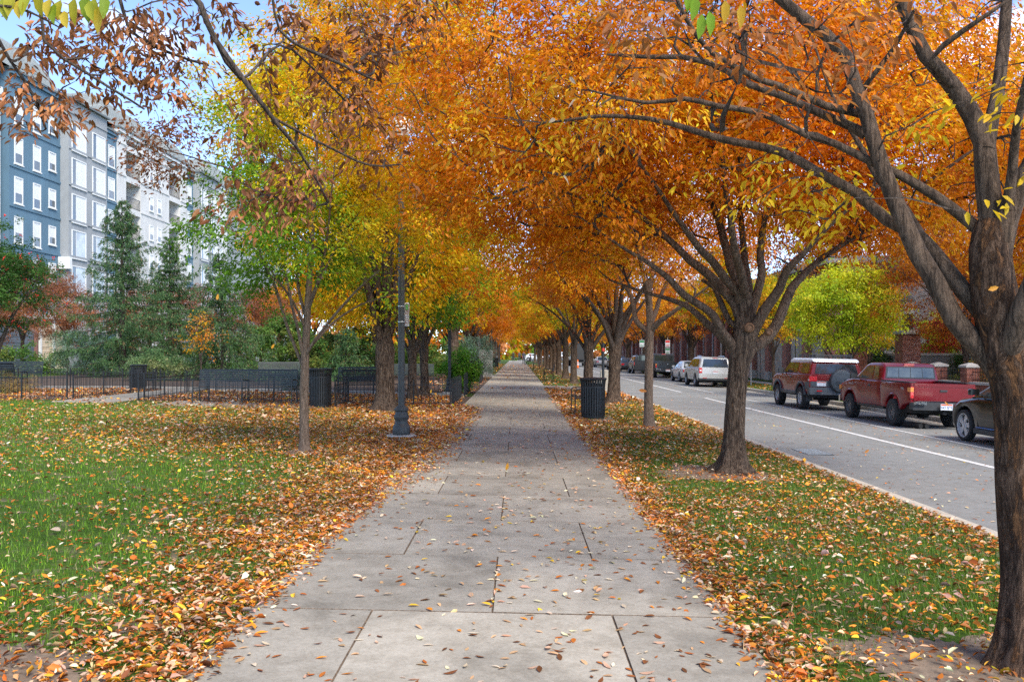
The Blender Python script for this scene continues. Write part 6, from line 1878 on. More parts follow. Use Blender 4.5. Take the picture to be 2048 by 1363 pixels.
def cabin_warp(zb, zt, tuck, w):        # sides lean in above the belt line
    def f(x, y, z):
        k = 1 - tuck*max(0,(z-zb))/(zt-zb) if z > zb else 1
        return (x*k, y, z)
    return f
def body_warp(zm, h, bulge, ynose=None, ytail=None, nose=0.0, tail=0.0):
    def f(x, y, z):
        k = 1 - bulge*((z-zm)/h)**2
        if ynose is not None and y > ynose: k *= 1 - nose*(y-ynose)**2
        if ytail is not None and y < ytail: k *= 1 - tail*(ytail-y)**2
        return (x*k, y, z)
    return f

def pickup(label, x, y, paint, sc=(1,1,1), crew=False, open_door=False, detail=True, name='pickup_truck'):
    o = place_car(name, label, x, y)
    wb, wr, W = 3.08, 0.365, 0.84
    yc0 = 0.80 if not crew else 0.62            # rear wall of the cab
    bw = body_warp(0.85, 0.9, 0.10, 3.2, None, 0.10)
    yN = wb+0.92
    poly = [(yc0,1.20),(2.78,1.22),(3.35,1.16),(yN-0.12,1.04),(yN,0.92),(yN,0.55),(yN-0.2,0.46)] + arch(wb,0.40,0.47,0.46) + [(yc0,0.48)]
    extr('body', poly, W, 0.055, bw, (0.6,0.75,0.9,1.05), paint, o, (1.2,1.6,2.0,2.4))
    # load bed: two sides, floor, tailgate
    bs = [(yc0-0.015,1.20),(-1.06,1.18),(-1.10,1.16),(-1.10,0.70),(-0.62,0.62)][::1]
    bp = [(yc0-0.015,1.20),(yc0-0.015,0.48)] + arch(0,0.40,0.48,0.48) + [(-0.62,0.60),(-1.10,0.68),(-1.10,1.19)]
    for sgn in (-1,1): extr('bed_side', bp, 0.10, 0.04, None, (0.6,0.75,0.9,1.05), paint, o, x0=sgn*(W-0.095))
    # flared arch lips
    for yy in (0,wb):
        for sgn in (-1,1):
            MB().tube([(sgn*(W-0.012 if yy == 0 else W-0.02), a, b) for a,b in arch(yy,0.40,0.475,0.5,14)],0.028,6).build('arch_lip', paint, o, 50)
    MB().box(-W+0.18,W-0.18,-1.04,yc0-0.02,0.62,0.70).build('bed_floor', M_TRIMB, o)
    MB().box(-W+0.18,W-0.18,yc0-0.08,yc0-0.02,0.70,1.16).build('bed_front', paint, o)
    tg = extr('tailgate', [(-1.125,0.735),(-1.06,0.735),(-1.06,1.185),(-1.125,1.185)], W-0.075, 0.02, None, (), paint, o)
    MB().box(-0.66,0.66,-1.133,-1.1255,1.10,1.16).build('tailgate_lip', paint, tg)
    MB().box(-0.09,0.09,-1.15,-1.126,0.985,1.03).build('handle', M_TRIMB, tg)
    for sgn in (-1,1):
        MB().box(sgn*(W-0.10)-0.09,sgn*(W-0.10)+0.09,-1.0,yc0-0.03,1.202,1.222).build('bed_rail_cap', M_TRIMB, o)
        MB().box(min(sgn*(W-0.075),sgn*(W+0.004)),max(sgn*(W-0.075),sgn*(W+0.004)),-1.118,-0.94,0.80,1.09).build('tail_light', M_TAIL, o)
        MB().box(min(sgn*(W-0.07),sgn*(W+0.008)),max(sgn*(W-0.07),sgn*(W+0.008)),-1.124,-0.935,0.965,1.075).build('indicator', M_AMBER, o)
    # rear bumper
    bm_ = extr('rear_bumper', [(-1.30,0.50),(-1.12,0.50),(-1.12,0.70),(-1.30,0.70)], W+0.0, 0.04, lambda x,y,z:(x,y+0.10*(abs(x)/W)**3,z), (), M_TRIMB if not crew else M_CHARCOAL, o)
    for sgn in (-1,1): MB().box(sgn*0.66-0.16,sgn*0.66+0.16,-1.285,-1.27,0.64,0.715).build('bumper_cap', M_CHROME, bm_)
    plate(o, 0.0, -1.303, 0.60, '043 SJTE' if not crew else '')
    MB().box(-0.05,0.05,-1.22,-1.0,0.40,0.47).build('tow_hitch', M_UNDER, o)
    # cab
    zt = 1.70 if not crew else 1.86
    cw = cabin_warp(1.16, zt, 0.135, W)
    g0 = yc0
    cab = [(g0+0.0,1.17),(g0+0.01,1.30),(g0+0.045,zt-0.10),(g0+0.16,zt-0.02),(g0+0.45,zt),(g0+1.05,zt-0.005),(g0+1.25,zt-0.05),(2.80,1.19)]
    extr('cab', cab, W-0.02, 0.07, cw, (1.3,1.4,1.5,1.6), paint, o, (1.3,1.6,1.9,2.2))
    if not crew:
        wins = [[(1.02,1.23),(1.40,1.23),(1.42,zt-0.10),(1.14,zt-0.10)],[(1.47,1.23),(2.50,1.23),(2.44,1.31),(1.95,zt-0.11),(1.49,zt-0.10)]]
    else:
        wins = [[(0.90,1.26),(1.65,1.26),(1.65,zt-0.12),(1.02,zt-0.12)],[(1.72,1.26),(2.55,1.26),(2.05,zt-0.13),(1.72,zt-0.12)]]
    side_windows(o, wins, W-0.02, cw, M_LITGLASS if not crew else M_CARGLASS)
    # rear window with sliders: follows the sloped rear wall
    def rw(xa, xb, za, zb, mat, nm, par, e):
        def yy(z): return g0+0.01+(z-1.30)/(zt-0.10-1.30)*0.035 - e
        return surf_panel(nm, [(xa,yy(za),za),(xb,yy(za),za),(xb*0.955,yy(zb),zb),(xa*0.955,yy(zb),zb)], mat, par, 0.008)
    fr = rw(-0.70,0.70,1.27,zt-0.105,M_TRIMB,'rear_window_seal',o,0.006)
    for a,b in ((-0.66,-0.345),(-0.33,-0.01),(0.01,0.33),(0.345,0.66)): rw(a,b,1.30,zt-0.135,M_LITGLASS if not crew else M_CARGLASS,'pane',fr,0.013)
    MB().box(-0.14,0.14,g0+0.10,g0+0.16,zt-0.06,zt-0.02).build('brake_light', M_TAIL, o)
    surf_panel('windscreen',[(-0.70,2.735,1.24),(0.70,2.735,1.24),(0.60,g0+1.33,zt-0.07),(-0.60,g0+1.33,zt-0.07)], M_CARGLASS, o, 0.02)
    # door seams, handles, mirror
    for sgn in (-1,1):
        for yy in ((1.44,2.62) if not crew else (0.88,1.68,2.62)):
            MB().box(sgn*W*0.985-0.004,sgn*W*0.985+0.004,yy-0.006,yy+0.006,0.56,1.17).build('door_seam', M_UNDER, o)
        MB().box(sgn*(W+0.004)-0.012,sgn*(W+0.004)+0.012,1.52,1.66,1.02,1.065).build('door_handle', M_TRIMB if not crew else M_CHROME, o)
        m_ = extr('mirror', [(2.38,1.20),(2.50,1.20),(2.50,1.36),(2.38,1.36)], 0.10, 0.04, None, (), M_TRIMB, o, x0=sgn*(W+0.13))
        MB().box(min(sgn*(W-0.03),sgn*(W+0.06)),max(sgn*(W-0.03),sgn*(W+0.06)),2.42,2.46,1.22,1.26).build('mirror_arm', M_TRIMB, m_)
        MB().box(min(sgn*(W-0.05),sgn*(W+0.003)),max(sgn*(W-0.05),sgn*(W+0.003)),yN-0.20,yN-0.06,0.84,0.97).build('corner_light', M_AMBER, o)
        MB().box(sgn*W*0.96-0.015,sgn*W*0.96+0.015,0.62,2.52,0.44,0.49).build('sill', M_TRIMB if not crew else paint, o)
    MB().box(-W+0.14,W-0.14,-0.95,yN-0.3,0.40,0.60).build('underbody', M_UNDER, o)
    MB().tube([(-W*0.5,0,0.37),(W*0.5,0,0.37)],0.07,8).build('rear_axle', M_UNDER, o, 50)
    MB().lathe([(0.001,-0.16),(0.14,-0.13),(0.16,0),(0.14,0.13),(0.001,0.16)],12,c=(0,0,0.37)).build('differential', M_UNDER, o, 50)
    MB().tube([(0.45,-0.4,0.36),(0.47,-1.0,0.40)],0.035,8).build('exhaust', M_CHROME, o, 50)
    MB().box(-W+0.05,W-0.05,yN-0.02,yN+0.10,0.46,0.68,0.03).build('front_bumper', M_CHROME, o)
    for yy in (0,wb):
        for sgn in (-1,1): wheel(o, sgn*(W-0.10), yy, wr, 0.26, 0.55, 6, M_ALLOYD if not crew else M_ALLOY, sgn, knobby=detail and not crew)
    if not crew:
        text_obj('side_lettering','TRD',0.10,(-W-0.012,-0.62,1.03),(R(90),0,R(-90)),pm('decal_grey',(0.45,0.42,0.42),0.5,0.1,9),o,0.001)
        text_obj('side_lettering','TOYOTA',0.05,(-W-0.012,2.85,1.04),(R(90),0,R(-90)),MATS['decal_grey'],o,0.001)
    else:
        MB().lathe([(0.001,0),(0.05,0),(0.06,-0.01),(0.04,-0.02),(0.001,-0.022)],12,'z').build('tailgate_badge', M_CHROME, tg, 40, (0.0,-1.135,1.06), (R(90),0,0))
    if open_door:
        d = extr('door', [(0,0.5),(1.05,0.5),(1.1,0.8),(1.1,1.22),(0.75,1.78),(0.1,1.78),(0,1.22)], 0.05, 0.02, None, (), M_TRIMB, o)
        d.location = (-W-0.02, 1.75, 0); d.rotation_euler = (0,0,R(72))
        MB().box(-0.06,0.06,0.12,0.85,1.27,1.68).build('pane', M_CARGLASS, d)
    o.scale = sc
    return o

def offroader(label, x, y):
    o = place_car('offroad_car', label, x, y)
    W, wb, wr = 0.93, 2.69, 0.39
    zb, zt = 1.22, 1.76
    bw = body_warp(0.9, 1.0, 0.06, 2.9, None, 0.10)
    poly = [(-0.90,1.24),(2.15,1.24),(2.9,1.19),(3.42,1.08),(3.52,0.95),(3.52,0.62),(3.3,0.55)] + arch(wb,0.42,0.50,0.55) + arch(0,0.42,0.50,0.55) + [(-0.7,0.62),(-0.90,0.80)]
    extr('body', poly, W, 0.06, bw, (0.7,0.85,1.0,1.12), M_MAROON, o, (0.8,1.2,1.6))
    cw = cabin_warp(zb, zt, 0.15, W)
    cab = [(-0.89,1.21),(-0.80,1.60),(-0.72,1.70),(1.45,1.70),(1.60,1.66),(2.10,1.22)]
    extr('cabin', cab, W-0.025, 0.06, cw, (1.35,1.45,1.58), M_MAROON, o, (0.2,0.9,1.3))
    extr('roof', [(-0.84,1.665),(-0.80,1.74),(-0.66,1.785),(1.30,1.785),(1.52,1.74),(1.66,1.655)], W-0.10, 0.05, cabin_warp(zb,zt,0.05,W), (), M_ROOFW, o)
    side_windows(o, [[(1.92,1.27),(2.0,1.31),(1.62,1.62),(1.06,1.63),(1.03,1.27)],[(0.98,1.27),(1.0,1.63),(0.55,1.63),(0.52,1.27)],[(-0.66,1.27),(0.08,1.27),(0.16,1.62),(-0.60,1.60)]], W-0.025, cw, M_CARGLASS)
    # rear window, lamp bar, spare wheel, bumper
    surf_panel('rear_window',[(-0.74,-0.888,1.26),(0.74,-0.888,1.26),(0.66,-0.806,1.60),(-0.66,-0.806,1.60)], M_CARGLASS, o, 0.016)
    MB().box(-0.11,0.11,-0.80,-0.775,1.615,1.645).build('brake_light', M_TAIL, o)
    sp = empty('spare_wheel', (0.14,-0.93,1.02), parent=o)
    MB().lathe([(0.385,0.06),(0.395,-0.06),(0.37,-0.14),(0.30,-0.165),(0.22,-0.155),(0.19,-0.165),(0.001,-0.168)],36,'x').build('cover', M_CLAD, sp, 40, (0,0,0), (0,0,R(90)))
    bb = MB()
    for i in range(6):
        for j in range(5): bb.box(-0.22+i*0.03,-0.208+i*0.03,-0.172,-0.160,-0.02-j*0.03,-0.008-j*0.03)
    bb.build('cover_dimples', M_TRIMB, sp)
    text_obj('cover_lettering','FJ',0.17,(0.11,-0.169,0.02),(R(90),0,0),M_TRIMB,sp,0.004)
    for sgn in (-1,1):
        MB().box(min(sgn*(W-0.26),sgn*(W+0.0)),max(sgn*(W-0.26),sgn*(W+0.0)),-0.925,-0.80,1.0,1.17).build('tail_light', M_TAIL, o)
        MB().box(min(sgn*(W-0.10),sgn*(W+0.006)),max(sgn*(W-0.10),sgn*(W+0.006)),-0.918,-0.79,1.02,1.07).build('reverse_lens', M_LENS, o)
        # grey cladding and arches
        for yy in (0,wb):
            MB().tube([(sgn*(W+0.0), a, b) for a,b in arch(yy,0.42,0.52,0.52,14)],0.05,6).build('arch_flare', M_CLAD, o, 50)
        MB().box(sgn*W*0.985-0.03,sgn*W*0.985+0.03,0.52,2.18,0.50,0.62,0.02).build('sill', M_CLAD, o)
        MB().box(sgn*(W-0.02)-0.03,sgn*(W-0.02)+0.03,-0.86,-0.46,0.72,0.98).build('corner_cladding', M_CLAD, o)
        MB().box(sgn*W*0.99-0.004,sgn*W*0.99+0.004,1.0,1.012,0.64,1.22).box(sgn*W*0.99-0.004,sgn*W*0.99+0.004,1.98,1.992,0.64,1.22).build('door_seam', M_UNDER, o)
        MB().box(sgn*(W+0.012)-0.014,sgn*(W+0.012)+0.014,1.06,1.2,1.08,1.13).build('door_handle', M_CLAD, o)
        m_ = extr('mirror',[(1.80,1.20),(1.93,1.20),(1.93,1.42),(1.80,1.42)],0.10,0.04,None,(),M_TRIMB,o,x0=sgn*(W+0.14))
        MB().box(min(sgn*(W-0.05),sgn*(W+0.06)),max(sgn*(W-0.05),sgn*(W+0.06)),1.84,1.89,1.23,1.28).build('mirror_arm', M_TRIMB, m_)
        MB().box(sgn*(W-0.14)-0.12,sgn*(W-0.14)+0.12,-0.52,-0.50,0.30,0.62).build('mud_flap', M_TRIMB, o)
    MB().box(-W+0.05,W-0.05,-0.918,-0.902,0.82,1.02).build('rear_cladding', M_CLAD, o)
    bm_ = extr('rear_bumper',[(-1.06,0.55),(-0.82,0.52),(-0.82,0.80),(-1.02,0.80)],W+0.01,0.05,lambda x,y,z:(x,y+0.10*(abs(x)/W)**3,z),(),M_CLAD,o)
    for sgn in (-1,1): MB().box(sgn*0.62-0.09,sgn*0.62+0.09,-1.052,-1.0,0.66,0.70).build('reflector', M_TAIL, bm_)
    plate(o,-0.52,-0.925,0.92)
    MB().box(-W+0.15,W-0.15,-0.8,3.2,0.44,0.66).build('underbody', M_UNDER, o)
    MB().tube([(-W*0.5,0,0.39),(W*0.5,0,0.39)],0.07,8).build('rear_axle', M_UNDER, o, 50)
    # roof rack
    rk = empty('roof_rack',(0,0,0),parent=o)
    for sgn in (-1,1):
        for zz in (1.86,1.915): MB().tube([(sgn*0.62,1.25,zz-0.06),(sgn*0.64,1.05,zz),(sgn*0.64,-0.45,zz),(sgn*0.62,-0.62,zz-0.02)],0.014,6).build('rail',M_TRIMB,rk,50)
        for yy in (-0.5,0.0,0.5,1.0): MB().box(sgn*0.64-0.02,sgn*0.64+0.02,yy-0.02,yy+0.02,1.78,1.915).build('rack_foot',M_TRIMB,rk)
    for yy in (-0.6,-0.3,0.0,0.3,0.6,0.9): MB().tube([(-0.63,yy,1.855),(0.63,yy,1.855)],0.013,6).build('cross_bar',M_TRIMB,rk,50)
    MB().tube([(-0.62,-0.62,1.90),(0.62,-0.62,1.90)],0.014,6).build('cross_bar',M_TRIMB,rk,50)
    surf_panel('windscreen',[(-0.74,2.09,1.26),(0.74,2.09,1.26),(0.66,1.66,1.63),(-0.66,1.66,1.63)],M_CARGLASS,o,0.02)
    for yy in (0,wb):
        for sgn in (-1,1): wheel(o, sgn*(W-0.10), yy, wr, 0.27, 0.56, 6, M_ALLOY, sgn, knobby=True)
    return o

def family_suv(label, x, y, paint, detail=True, name='family_car', sc=1.0, rot=0.0):
    o = place_car(name, label, x, y, rot)
    W, wb, wr = 0.97, 2.70, 0.365
    bw = body_warp(0.85,0.9,0.12,2.9,None,0.12)
    poly = [(-1.06,1.12),(2.35,1.13),(3.1,1.05),(3.55,0.92),(3.66,0.75),(3.64,0.42),(3.4,0.34)] + arch(wb,0.37,0.43,0.36) + arch(0,0.37,0.43,0.36) + [(-0.85,0.40),(-1.10,0.52),(-1.12,0.80)]
    extr('body',poly,W,0.08,bw,(0.5,0.65,0.8,0.95),paint,o,(0.8,1.4,2.0))
    zt = 1.76; cw = cabin_warp(1.10,zt,0.20,W)
    cab = [(-1.05,1.09),(-1.02,1.35),(-0.93,zt-0.10),(-0.70,zt-0.02),(0.2,zt),(1.2,zt-0.03),(1.50,zt-0.10),(2.45,1.11)]
    extr('cabin',cab,W-0.03,0.09,cw,(1.25,1.4,1.55),paint,o,(0,0.8,1.4))
    side_windows(o,[[(-0.72,1.18),(0.16,1.17),(0.16,zt-0.13),(-0.52,zt-0.15)],[(0.24,1.17),(1.06,1.16),(1.06,zt-0.14),(0.24,zt-0.13)],[(1.14,1.16),(2.20,1.15),(1.52,zt-0.17),(1.14,zt-0.14)]],W-0.03,cw,M_CARGLASS)
    surf_panel('rear_window',[(-0.75,-1.045,1.17),(0.75,-1.045,1.17),(0.66,-0.95,zt-0.13),(-0.66,-0.95,zt-0.13)],M_CARGLASS,o,0.03)
    MB().box(-0.13,0.13,-0.95,-0.86,zt-0.09,zt-0.05).build('brake_light',M_TAIL,o)
    MB().box(0.0,0.34,-1.075,-1.055,1.19,1.215).build('wiper',M_TRIMB,o)
    for sgn in (-1,1):
        MB().box(min(sgn*(W-0.20),sgn*(W-0.03)),max(sgn*(W-0.20),sgn*(W-0.03)),-1.135,-0.93,0.82,1.12).build('tail_light',M_TAIL,o)
        MB().box(min(sgn*(W-0.17),sgn*(W-0.06)),max(sgn*(W-0.17),sgn*(W-0.06)),-1.14,-1.0,0.93,1.0).build('reverse_lens',M_LENS,o)
        MB().tube([(sgn*0.62,-0.6,zt-0.01),(sgn*0.64,-0.45,zt+0.045),(sgn*0.64,0.9,zt+0.04),(sgn*0.62,1.1,zt-0.03)],0.018,6).build('roof_rail',M_TRIMB if paint is not M_SILVER else M_CHROME,o,50)
        for yy in (0.2,1.1,2.2): MB().box(sgn*W*0.99-0.004,sgn*W*0.99+0.004,yy,yy+0.01,0.45,1.08).build('door_seam',M_UNDER,o)
        m_ = extr('mirror',[(1.98,1.13),(2.1,1.13),(2.1,1.30),(1.98,1.30)],0.10,0.05,None,(),paint,o,x0=sgn*(W+0.10))
        MB().box(sgn*0.62-0.11,sgn*0.62+0.11,-1.205,-1.185,0.53,0.56).build('reflector',M_TAIL,o)
    extr('rear_bumper',[(-1.20,0.42),(-1.0,0.38),(-1.0,0.62),(-1.18,0.62)],W-0.01,0.07,lambda x,y,z:(x,y+0.16*(abs(x)/W)**3,z),(),M_TRIMB,o)
    plate(o,0,-1.128,0.86,'',M_PLATEO)
    MB().box(-W+0.2,W-0.2,-0.9,3.3,0.28,0.5).build('underbody',M_UNDER,o)
    surf_panel('windscreen',[(-0.75,2.42,1.15),(0.75,2.42,1.15),(0.64,1.55,zt-0.11),(-0.64,1.55,zt-0.11)],M_CARGLASS,o,0.03)
    for yy in (0,wb):
        for sgn in (-1,1): wheel(o,sgn*(W-0.11),yy,wr,0.23,0.62,5,M_ALLOY,sgn)
    o.scale = (sc,sc,sc)
    return o

def sedan(label, x, y, paint, name='saloon_car', rot=0.0, z=None):
    o = place_car(name, label, x, y, rot)
    if z is not None: o.location.z = z
    W, wb, wr = 0.92, 2.75, 0.325
    bw = body_warp(0.68,0.75,0.14,2.8,-0.4,0.13,0.12)
    poly = [(-1.18,0.90),(-1.0,0.96),(-0.35,0.98),(2.2,0.95),(3.0,0.86),(3.5,0.74),(3.62,0.6),(3.6,0.32),(3.3,0.24)] + arch(wb,0.33,0.385,0.26) + arch(0,0.33,0.385,0.26) + [(-0.8,0.28),(-1.15,0.34),(-1.24,0.55)]
    extr('body',poly,W,0.09,bw,(0.4,0.52,0.66,0.8),paint,o,(0.6,1.2,1.8))
    zt = 1.45; cw = cabin_warp(0.93,zt,0.27,W)
    cab = [(-0.62,0.95),(-0.28,1.20),(0.08,zt-0.05),(0.45,zt),(0.95,zt-0.005),(1.3,zt-0.06),(2.25,0.93)]
    extr('cabin',cab,W-0.04,0.10,cw,(1.08,1.2,1.32),paint,o,(0.4,0.9,1.3))
    side_windows(o,[[(-0.05,1.02),(0.72,1.0),(0.72,zt-0.09),(0.25,zt-0.10)],[(0.79,1.0),(1.95,1.0),(1.35,zt-0.13),(0.79,zt-0.09)]],W-0.04,cw,M_CARGLASS)
    surf_panel('rear_window',[(-0.70,-0.60,0.985),(0.70,-0.60,0.985),(0.56,0.05,zt-0.07),(-0.56,0.05,zt-0.07)],M_CARGLASS,o,0.05)
    surf_panel('windscreen',[(-0.72,2.2,0.975),(0.72,2.2,0.975),(0.60,1.34,zt-0.08),(-0.60,1.34,zt-0.08)],M_CARGLASS,o,0.04)
    for sgn in (-1,1):
        MB().box(min(sgn*(W-0.36),sgn*(W-0.06)),max(sgn*(W-0.36),sgn*(W-0.06)),-1.225,-0.98,0.70,0.87).build('tail_light',M_TAIL,o)
        for yy in (0.55,1.5): MB().box(sgn*W*0.985-0.004,sgn*W*0.985+0.004,yy,yy+0.01,0.35,0.92).build('door_seam',M_UNDER,o)
        extr('mirror',[(1.78,0.98),(1.9,0.98),(1.9,1.11),(1.78,1.11)],0.09,0.04,None,(),paint,o,x0=sgn*(W+0.07))
    plate(o,0,-1.245,0.66)
    MB().box(-W+0.2,W-0.2,-0.9,3.2,0.18,0.4).build('underbody',M_UNDER,o)
    for yy in (0,wb):
        for sgn in (-1,1): wheel(o,sgn*(W-0.10),yy,wr,0.21,0.63,7,M_ALLOY,sgn)
    return o

def hatchback(label, x, y):
    o = place_car('compact_car', label, x, y)
    W, wb, wr = 0.885, 2.57, 0.35
    bw = body_warp(0.72,0.8,0.12,2.6,-0.3,0.16,0.08)
    poly = [(-0.72,1.0),(-0.4,1.06),(2.0,1.02),(2.75,0.93),(3.15,0.78),(3.24,0.6),(3.2,0.28),(3.0,0.22)] + arch(wb,0.35,0.41,0.24) + arch(0,0.35,0.41,0.24) + [(-0.55,0.28),(-0.75,0.5)]
    extr('body',poly,W,0.10,bw,(0.4,0.55,0.7,0.85),M_BLACKP,o,(0.6,1.2,1.8))
    zt = 1.58; cw = cabin_warp(0.98,zt,0.22,W)
    extr('cabin',[(-0.68,0.99),(-0.55,1.3),(-0.25,zt-0.05),(0.4,zt),(1.0,zt-0.04),(1.4,zt-0.14),(2.35,0.97)],W-0.03,0.09,cw,(1.12,1.26,1.4),M_BLACKP,o,(0.4,0.9,1.3))
    side_windows(o,[[(-0.35,1.12),(0.45,0.98),(0.5,zt-0.10),(-0.15,zt-0.12)],[(0.56,1.0),(2.02,1.04),(1.38,zt-0.20),(0.56,zt-0.09)]],W-0.03,cw,M_LITGLASS)
    surf_panel('windscreen',[(-0.70,2.33,1.01),(0.70,2.33,1.01),(0.58,1.46,zt-0.16),(-0.58,1.46,zt-0.16)],M_CARGLASS,o,0.04)
    surf_panel('rear_window',[(-0.62,-0.66,1.06),(0.62,-0.66,1.06),(0.54,-0.33,zt-0.12),(-0.54,-0.33,zt-0.12)],M_CARGLASS,o,0.06)
    for sgn in (-1,1):
        m_ = extr('mirror',[(1.80,1.05),(1.94,1.05),(1.94,1.19),(1.80,1.19)],0.11,0.05,None,(),M_BLACKP,o,x0=sgn*(W+0.13))
        MB().box(min(sgn*(W-0.06),sgn*(W+0.06)),max(sgn*(W-0.06),sgn*(W+0.06)),1.85,1.89,1.05,1.08).build('mirror_arm',M_TRIMB,m_)
        for yy in (0.5,1.95): MB().box(sgn*W*0.985-0.004,sgn*W*0.985+0.004,yy,yy+0.01,0.36,1.0).build('door_seam',M_UNDER,o)
        MB().box(sgn*W*0.97-0.03,sgn*W*0.97+0.03,0.45,2.1,0.22,0.34,0.03).build('sill',M_TRIMB,o)
        MB().box(sgn*W*0.97-0.033,sgn*W*0.97+0.033,1.2,2.0,0.345,0.365).build('blue_accent',pm('blue_accent',(0.03,0.12,0.35),0.3,0.1,8),o)
        MB().box(min(sgn*(W-0.25),sgn*(W-0.08)),max(sgn*(W-0.25),sgn*(W-0.08)),-0.735,-0.6,0.74,0.96).build('tail_light',M_TAIL,o)
    MB().box(-W+0.2,W-0.2,-0.5,2.9,0.18,0.4).build('underbody',M_UNDER,o)
    for yy in (0,wb):
        for sgn in (-1,1): wheel(o,sgn*(W-0.085),yy,wr,0.17,0.78,5,M_ALLOY,sgn,style=1)
    return o

hatchback('black compact car whose front wheel shows left of the big trunk', 10.85, 17.15)
pickup('dark red pickup with chunky tyres and black rear bumper', 10.98, 23.85, M_RED)
offroader('maroon boxy off-road car with white roof and covered spare wheel', 10.85, 30.9)
family_suv('champagne silver family car with roof rails', 11.38, 51.8, M_SILVER)
sedan('white saloon parked in front of the silver family car', 11.95, 60.2, M_WHITEP)
pickup('dark grey crew-cab pickup with its left door standing open', 11.75, 70.2, M_CHARCOAL, (1.12,1.08,1.04), True, True)
family_suv('black car parked beyond the dark grey pickup', 11.9, 84.0, M_CHARCOAL, name='family_car')
sedan('dark saloon further along the far kerb', 11.8, 94.0, M_CHARCOAL)
family_suv('black car with red tail lights, furthest parked at the far kerb', 11.8, 104.0, M_BLACKP)
sedan('grey saloon furthest along the far kerb', 11.7, 122.0, M_SILVER)
# box truck in the far lane
o = place_car('box_truck','dark box truck standing in the far roadway', 8.7, 126.0)
o['category'] = 'truck'
MB().box(-1.2,1.2,-1.6,4.2,0.9,3.3,0.05).build('box', M_CHARCOAL, o); MB().box(-1.05,1.05,4.3,6.0,0.5,2.5,0.2).build('cab', M_BLACKP, o)
MB().box(-1.0,1.0,-1.64,-1.6,1.0,3.1).build('rear_door', M_TRIMB, o); MB().box(-1.15,1.15,-1.75,-1.45,0.5,0.72).build('rear_bumper', M_TRIMB, o)
for sgn in (-1,1):
    MB().box(sgn*1.0-0.12,sgn*1.0+0.12,-1.76,-1.752,0.74,0.9).build('tail_light', M_TAIL, o)
    for yy in (0,4.6): wheel(o, sgn*1.0, yy, 0.45, 0.28, 0.6, 6, M_ALLOYD, sgn)
# white cars standing across the end of the avenue
sedan('white saloon crossing the far end, left of the path', -5.0, 183.0, M_WHITEP, rot=R(90), z=-0.02)
sedan('white saloon crossing the far end, in line with the path', 2.2, 181.0, M_WHITEP, rot=R(-90), z=-0.02)
family_suv('pale car crossing the far end, right of the path', 9.5, 186.0, M_WHITEP, rot=R(90)).location.z = -0.02

# ---------------------------------------------------------------- street furniture on the right
def cone(label, x, y, mat):
    o = empty('traffic_marker', (x,y,gz(x)), label, 'cone')
    MB().box(-0.2,0.2,-0.2,0.2,0,0.05,0.01).build('base', M_TRIMB, o)
    MB().lathe([(0.14,0.05),(0.05,1.05),(0.03,1.08)],14).build('tube', mat, o, 40)
    MB().lathe([(0.118,0.40),(0.10,0.56)],14).build('reflective_band', M_PLATE, o, 40); MB().lathe([(0.092,0.66),(0.077,0.80)],14).build('reflective_band', M_PLATE, o, 40)
cone('orange traffic marker beside the far roadway', 7.4, 108.0, pm('cone_orange',(0.8,0.16,0.02),0.5,0.1,8))
cone('lime green traffic marker beside the far roadway', 6.4, 114.0, pm('cone_lime',(0.25,0.65,0.06),0.5,0.1,8))
def sign_post(label, x, y, h, plates):
    o = empty('sign_post', (x,y,gz(x)), label, 'sign')
    MB().tube([(0,0,0),(0,0,h)],0.028,8).build('pole', MATS['galvanised'], o, 50)
    for (z0,z1,w,mt) in plates:
        p = MB().box(-w/2,w/2,-0.045,-0.03,z0,z1).build('sign_plate', M_PLATE, o)
        MB().box(-w/2+0.02,w/2-0.02,-0.049,-0.0455,z0+(z1-z0)*0.62,z1-0.03).build('sign_panel', mt, p)
        b = MB()
        for q in range(3): b.box(-w/2+0.04,w/2-0.04-0.03*(q % 2),-0.049,-0.0455,z0+0.05+q*0.07,z0+0.08+q*0.07)
        b.build('sign_lettering', mt, p)
    return o
M_SGREEN = pm('sign_dark_green',(0.04,0.22,0.10),0.5,0.1,8); M_SRED = pm('sign_red',(0.55,0.04,0.04),0.5,0.1,8)
sign_post('parking sign on a thin post above the dark grey pickup', 13.3, 78.0, 3.2, [(2.4,3.0,0.42,M_SRED),(1.75,2.3,0.42,M_SGREEN)])
sign_post('parking sign beside the brick building near the slim tree', 13.4, 50.5, 2.6, [(1.9,2.45,0.34,M_SGREEN)])
sign_post('white street sign among the trees beyond the open pickup door', 13.0, 92.0, 3.4, [(2.5,3.2,0.5,M_SGREEN)])
# concrete bollards by the crossing and storm drain
for bx,by,lab in [(3.7,37.6,'concrete block post beside the crossing slabs')]:
    o = empty('concrete_post',(bx,by,gz(bx)),lab,'post'); MB().box(-0.16,0.16,-0.16,0.16,-0.02,0.95,0.03).build('shaft',M_KERB,o); MB().box(-0.19,0.19,-0.19,0.19,-0.02,0.10,0.02).build('foot',M_KERB,o)
o = empty('storm_drain',(5.55,16.6,-0.022*5.55-0.15+0.006),'small iron drain grate set in the near traffic lane','drain')
MB().box(-0.25,0.25,-0.5,0.5,-0.03,0.0).build('frame',M_GREYMETAL,o)
for i in range(9): MB().box(-0.22,0.22,-0.44+i*0.105,-0.39+i*0.105,0.001,0.008).build('bar',pm('worn_iron',(0.22,0.24,0.25),0.5,0.3,20),o)
o = empty('wheel_chocks',(10.45,23.0,-0.022*10.45-0.15),'black pipes lying under the rear of the red pickup','pipe')
for i,(dx,dz) in enumerate(((0,0.075),(0.16,0.075))): MB().tube([(dx-0.12,0.45,dz),(dx+0.05,-0.1,dz)],0.07,12).build('pipe',M_UNDER,o,50)

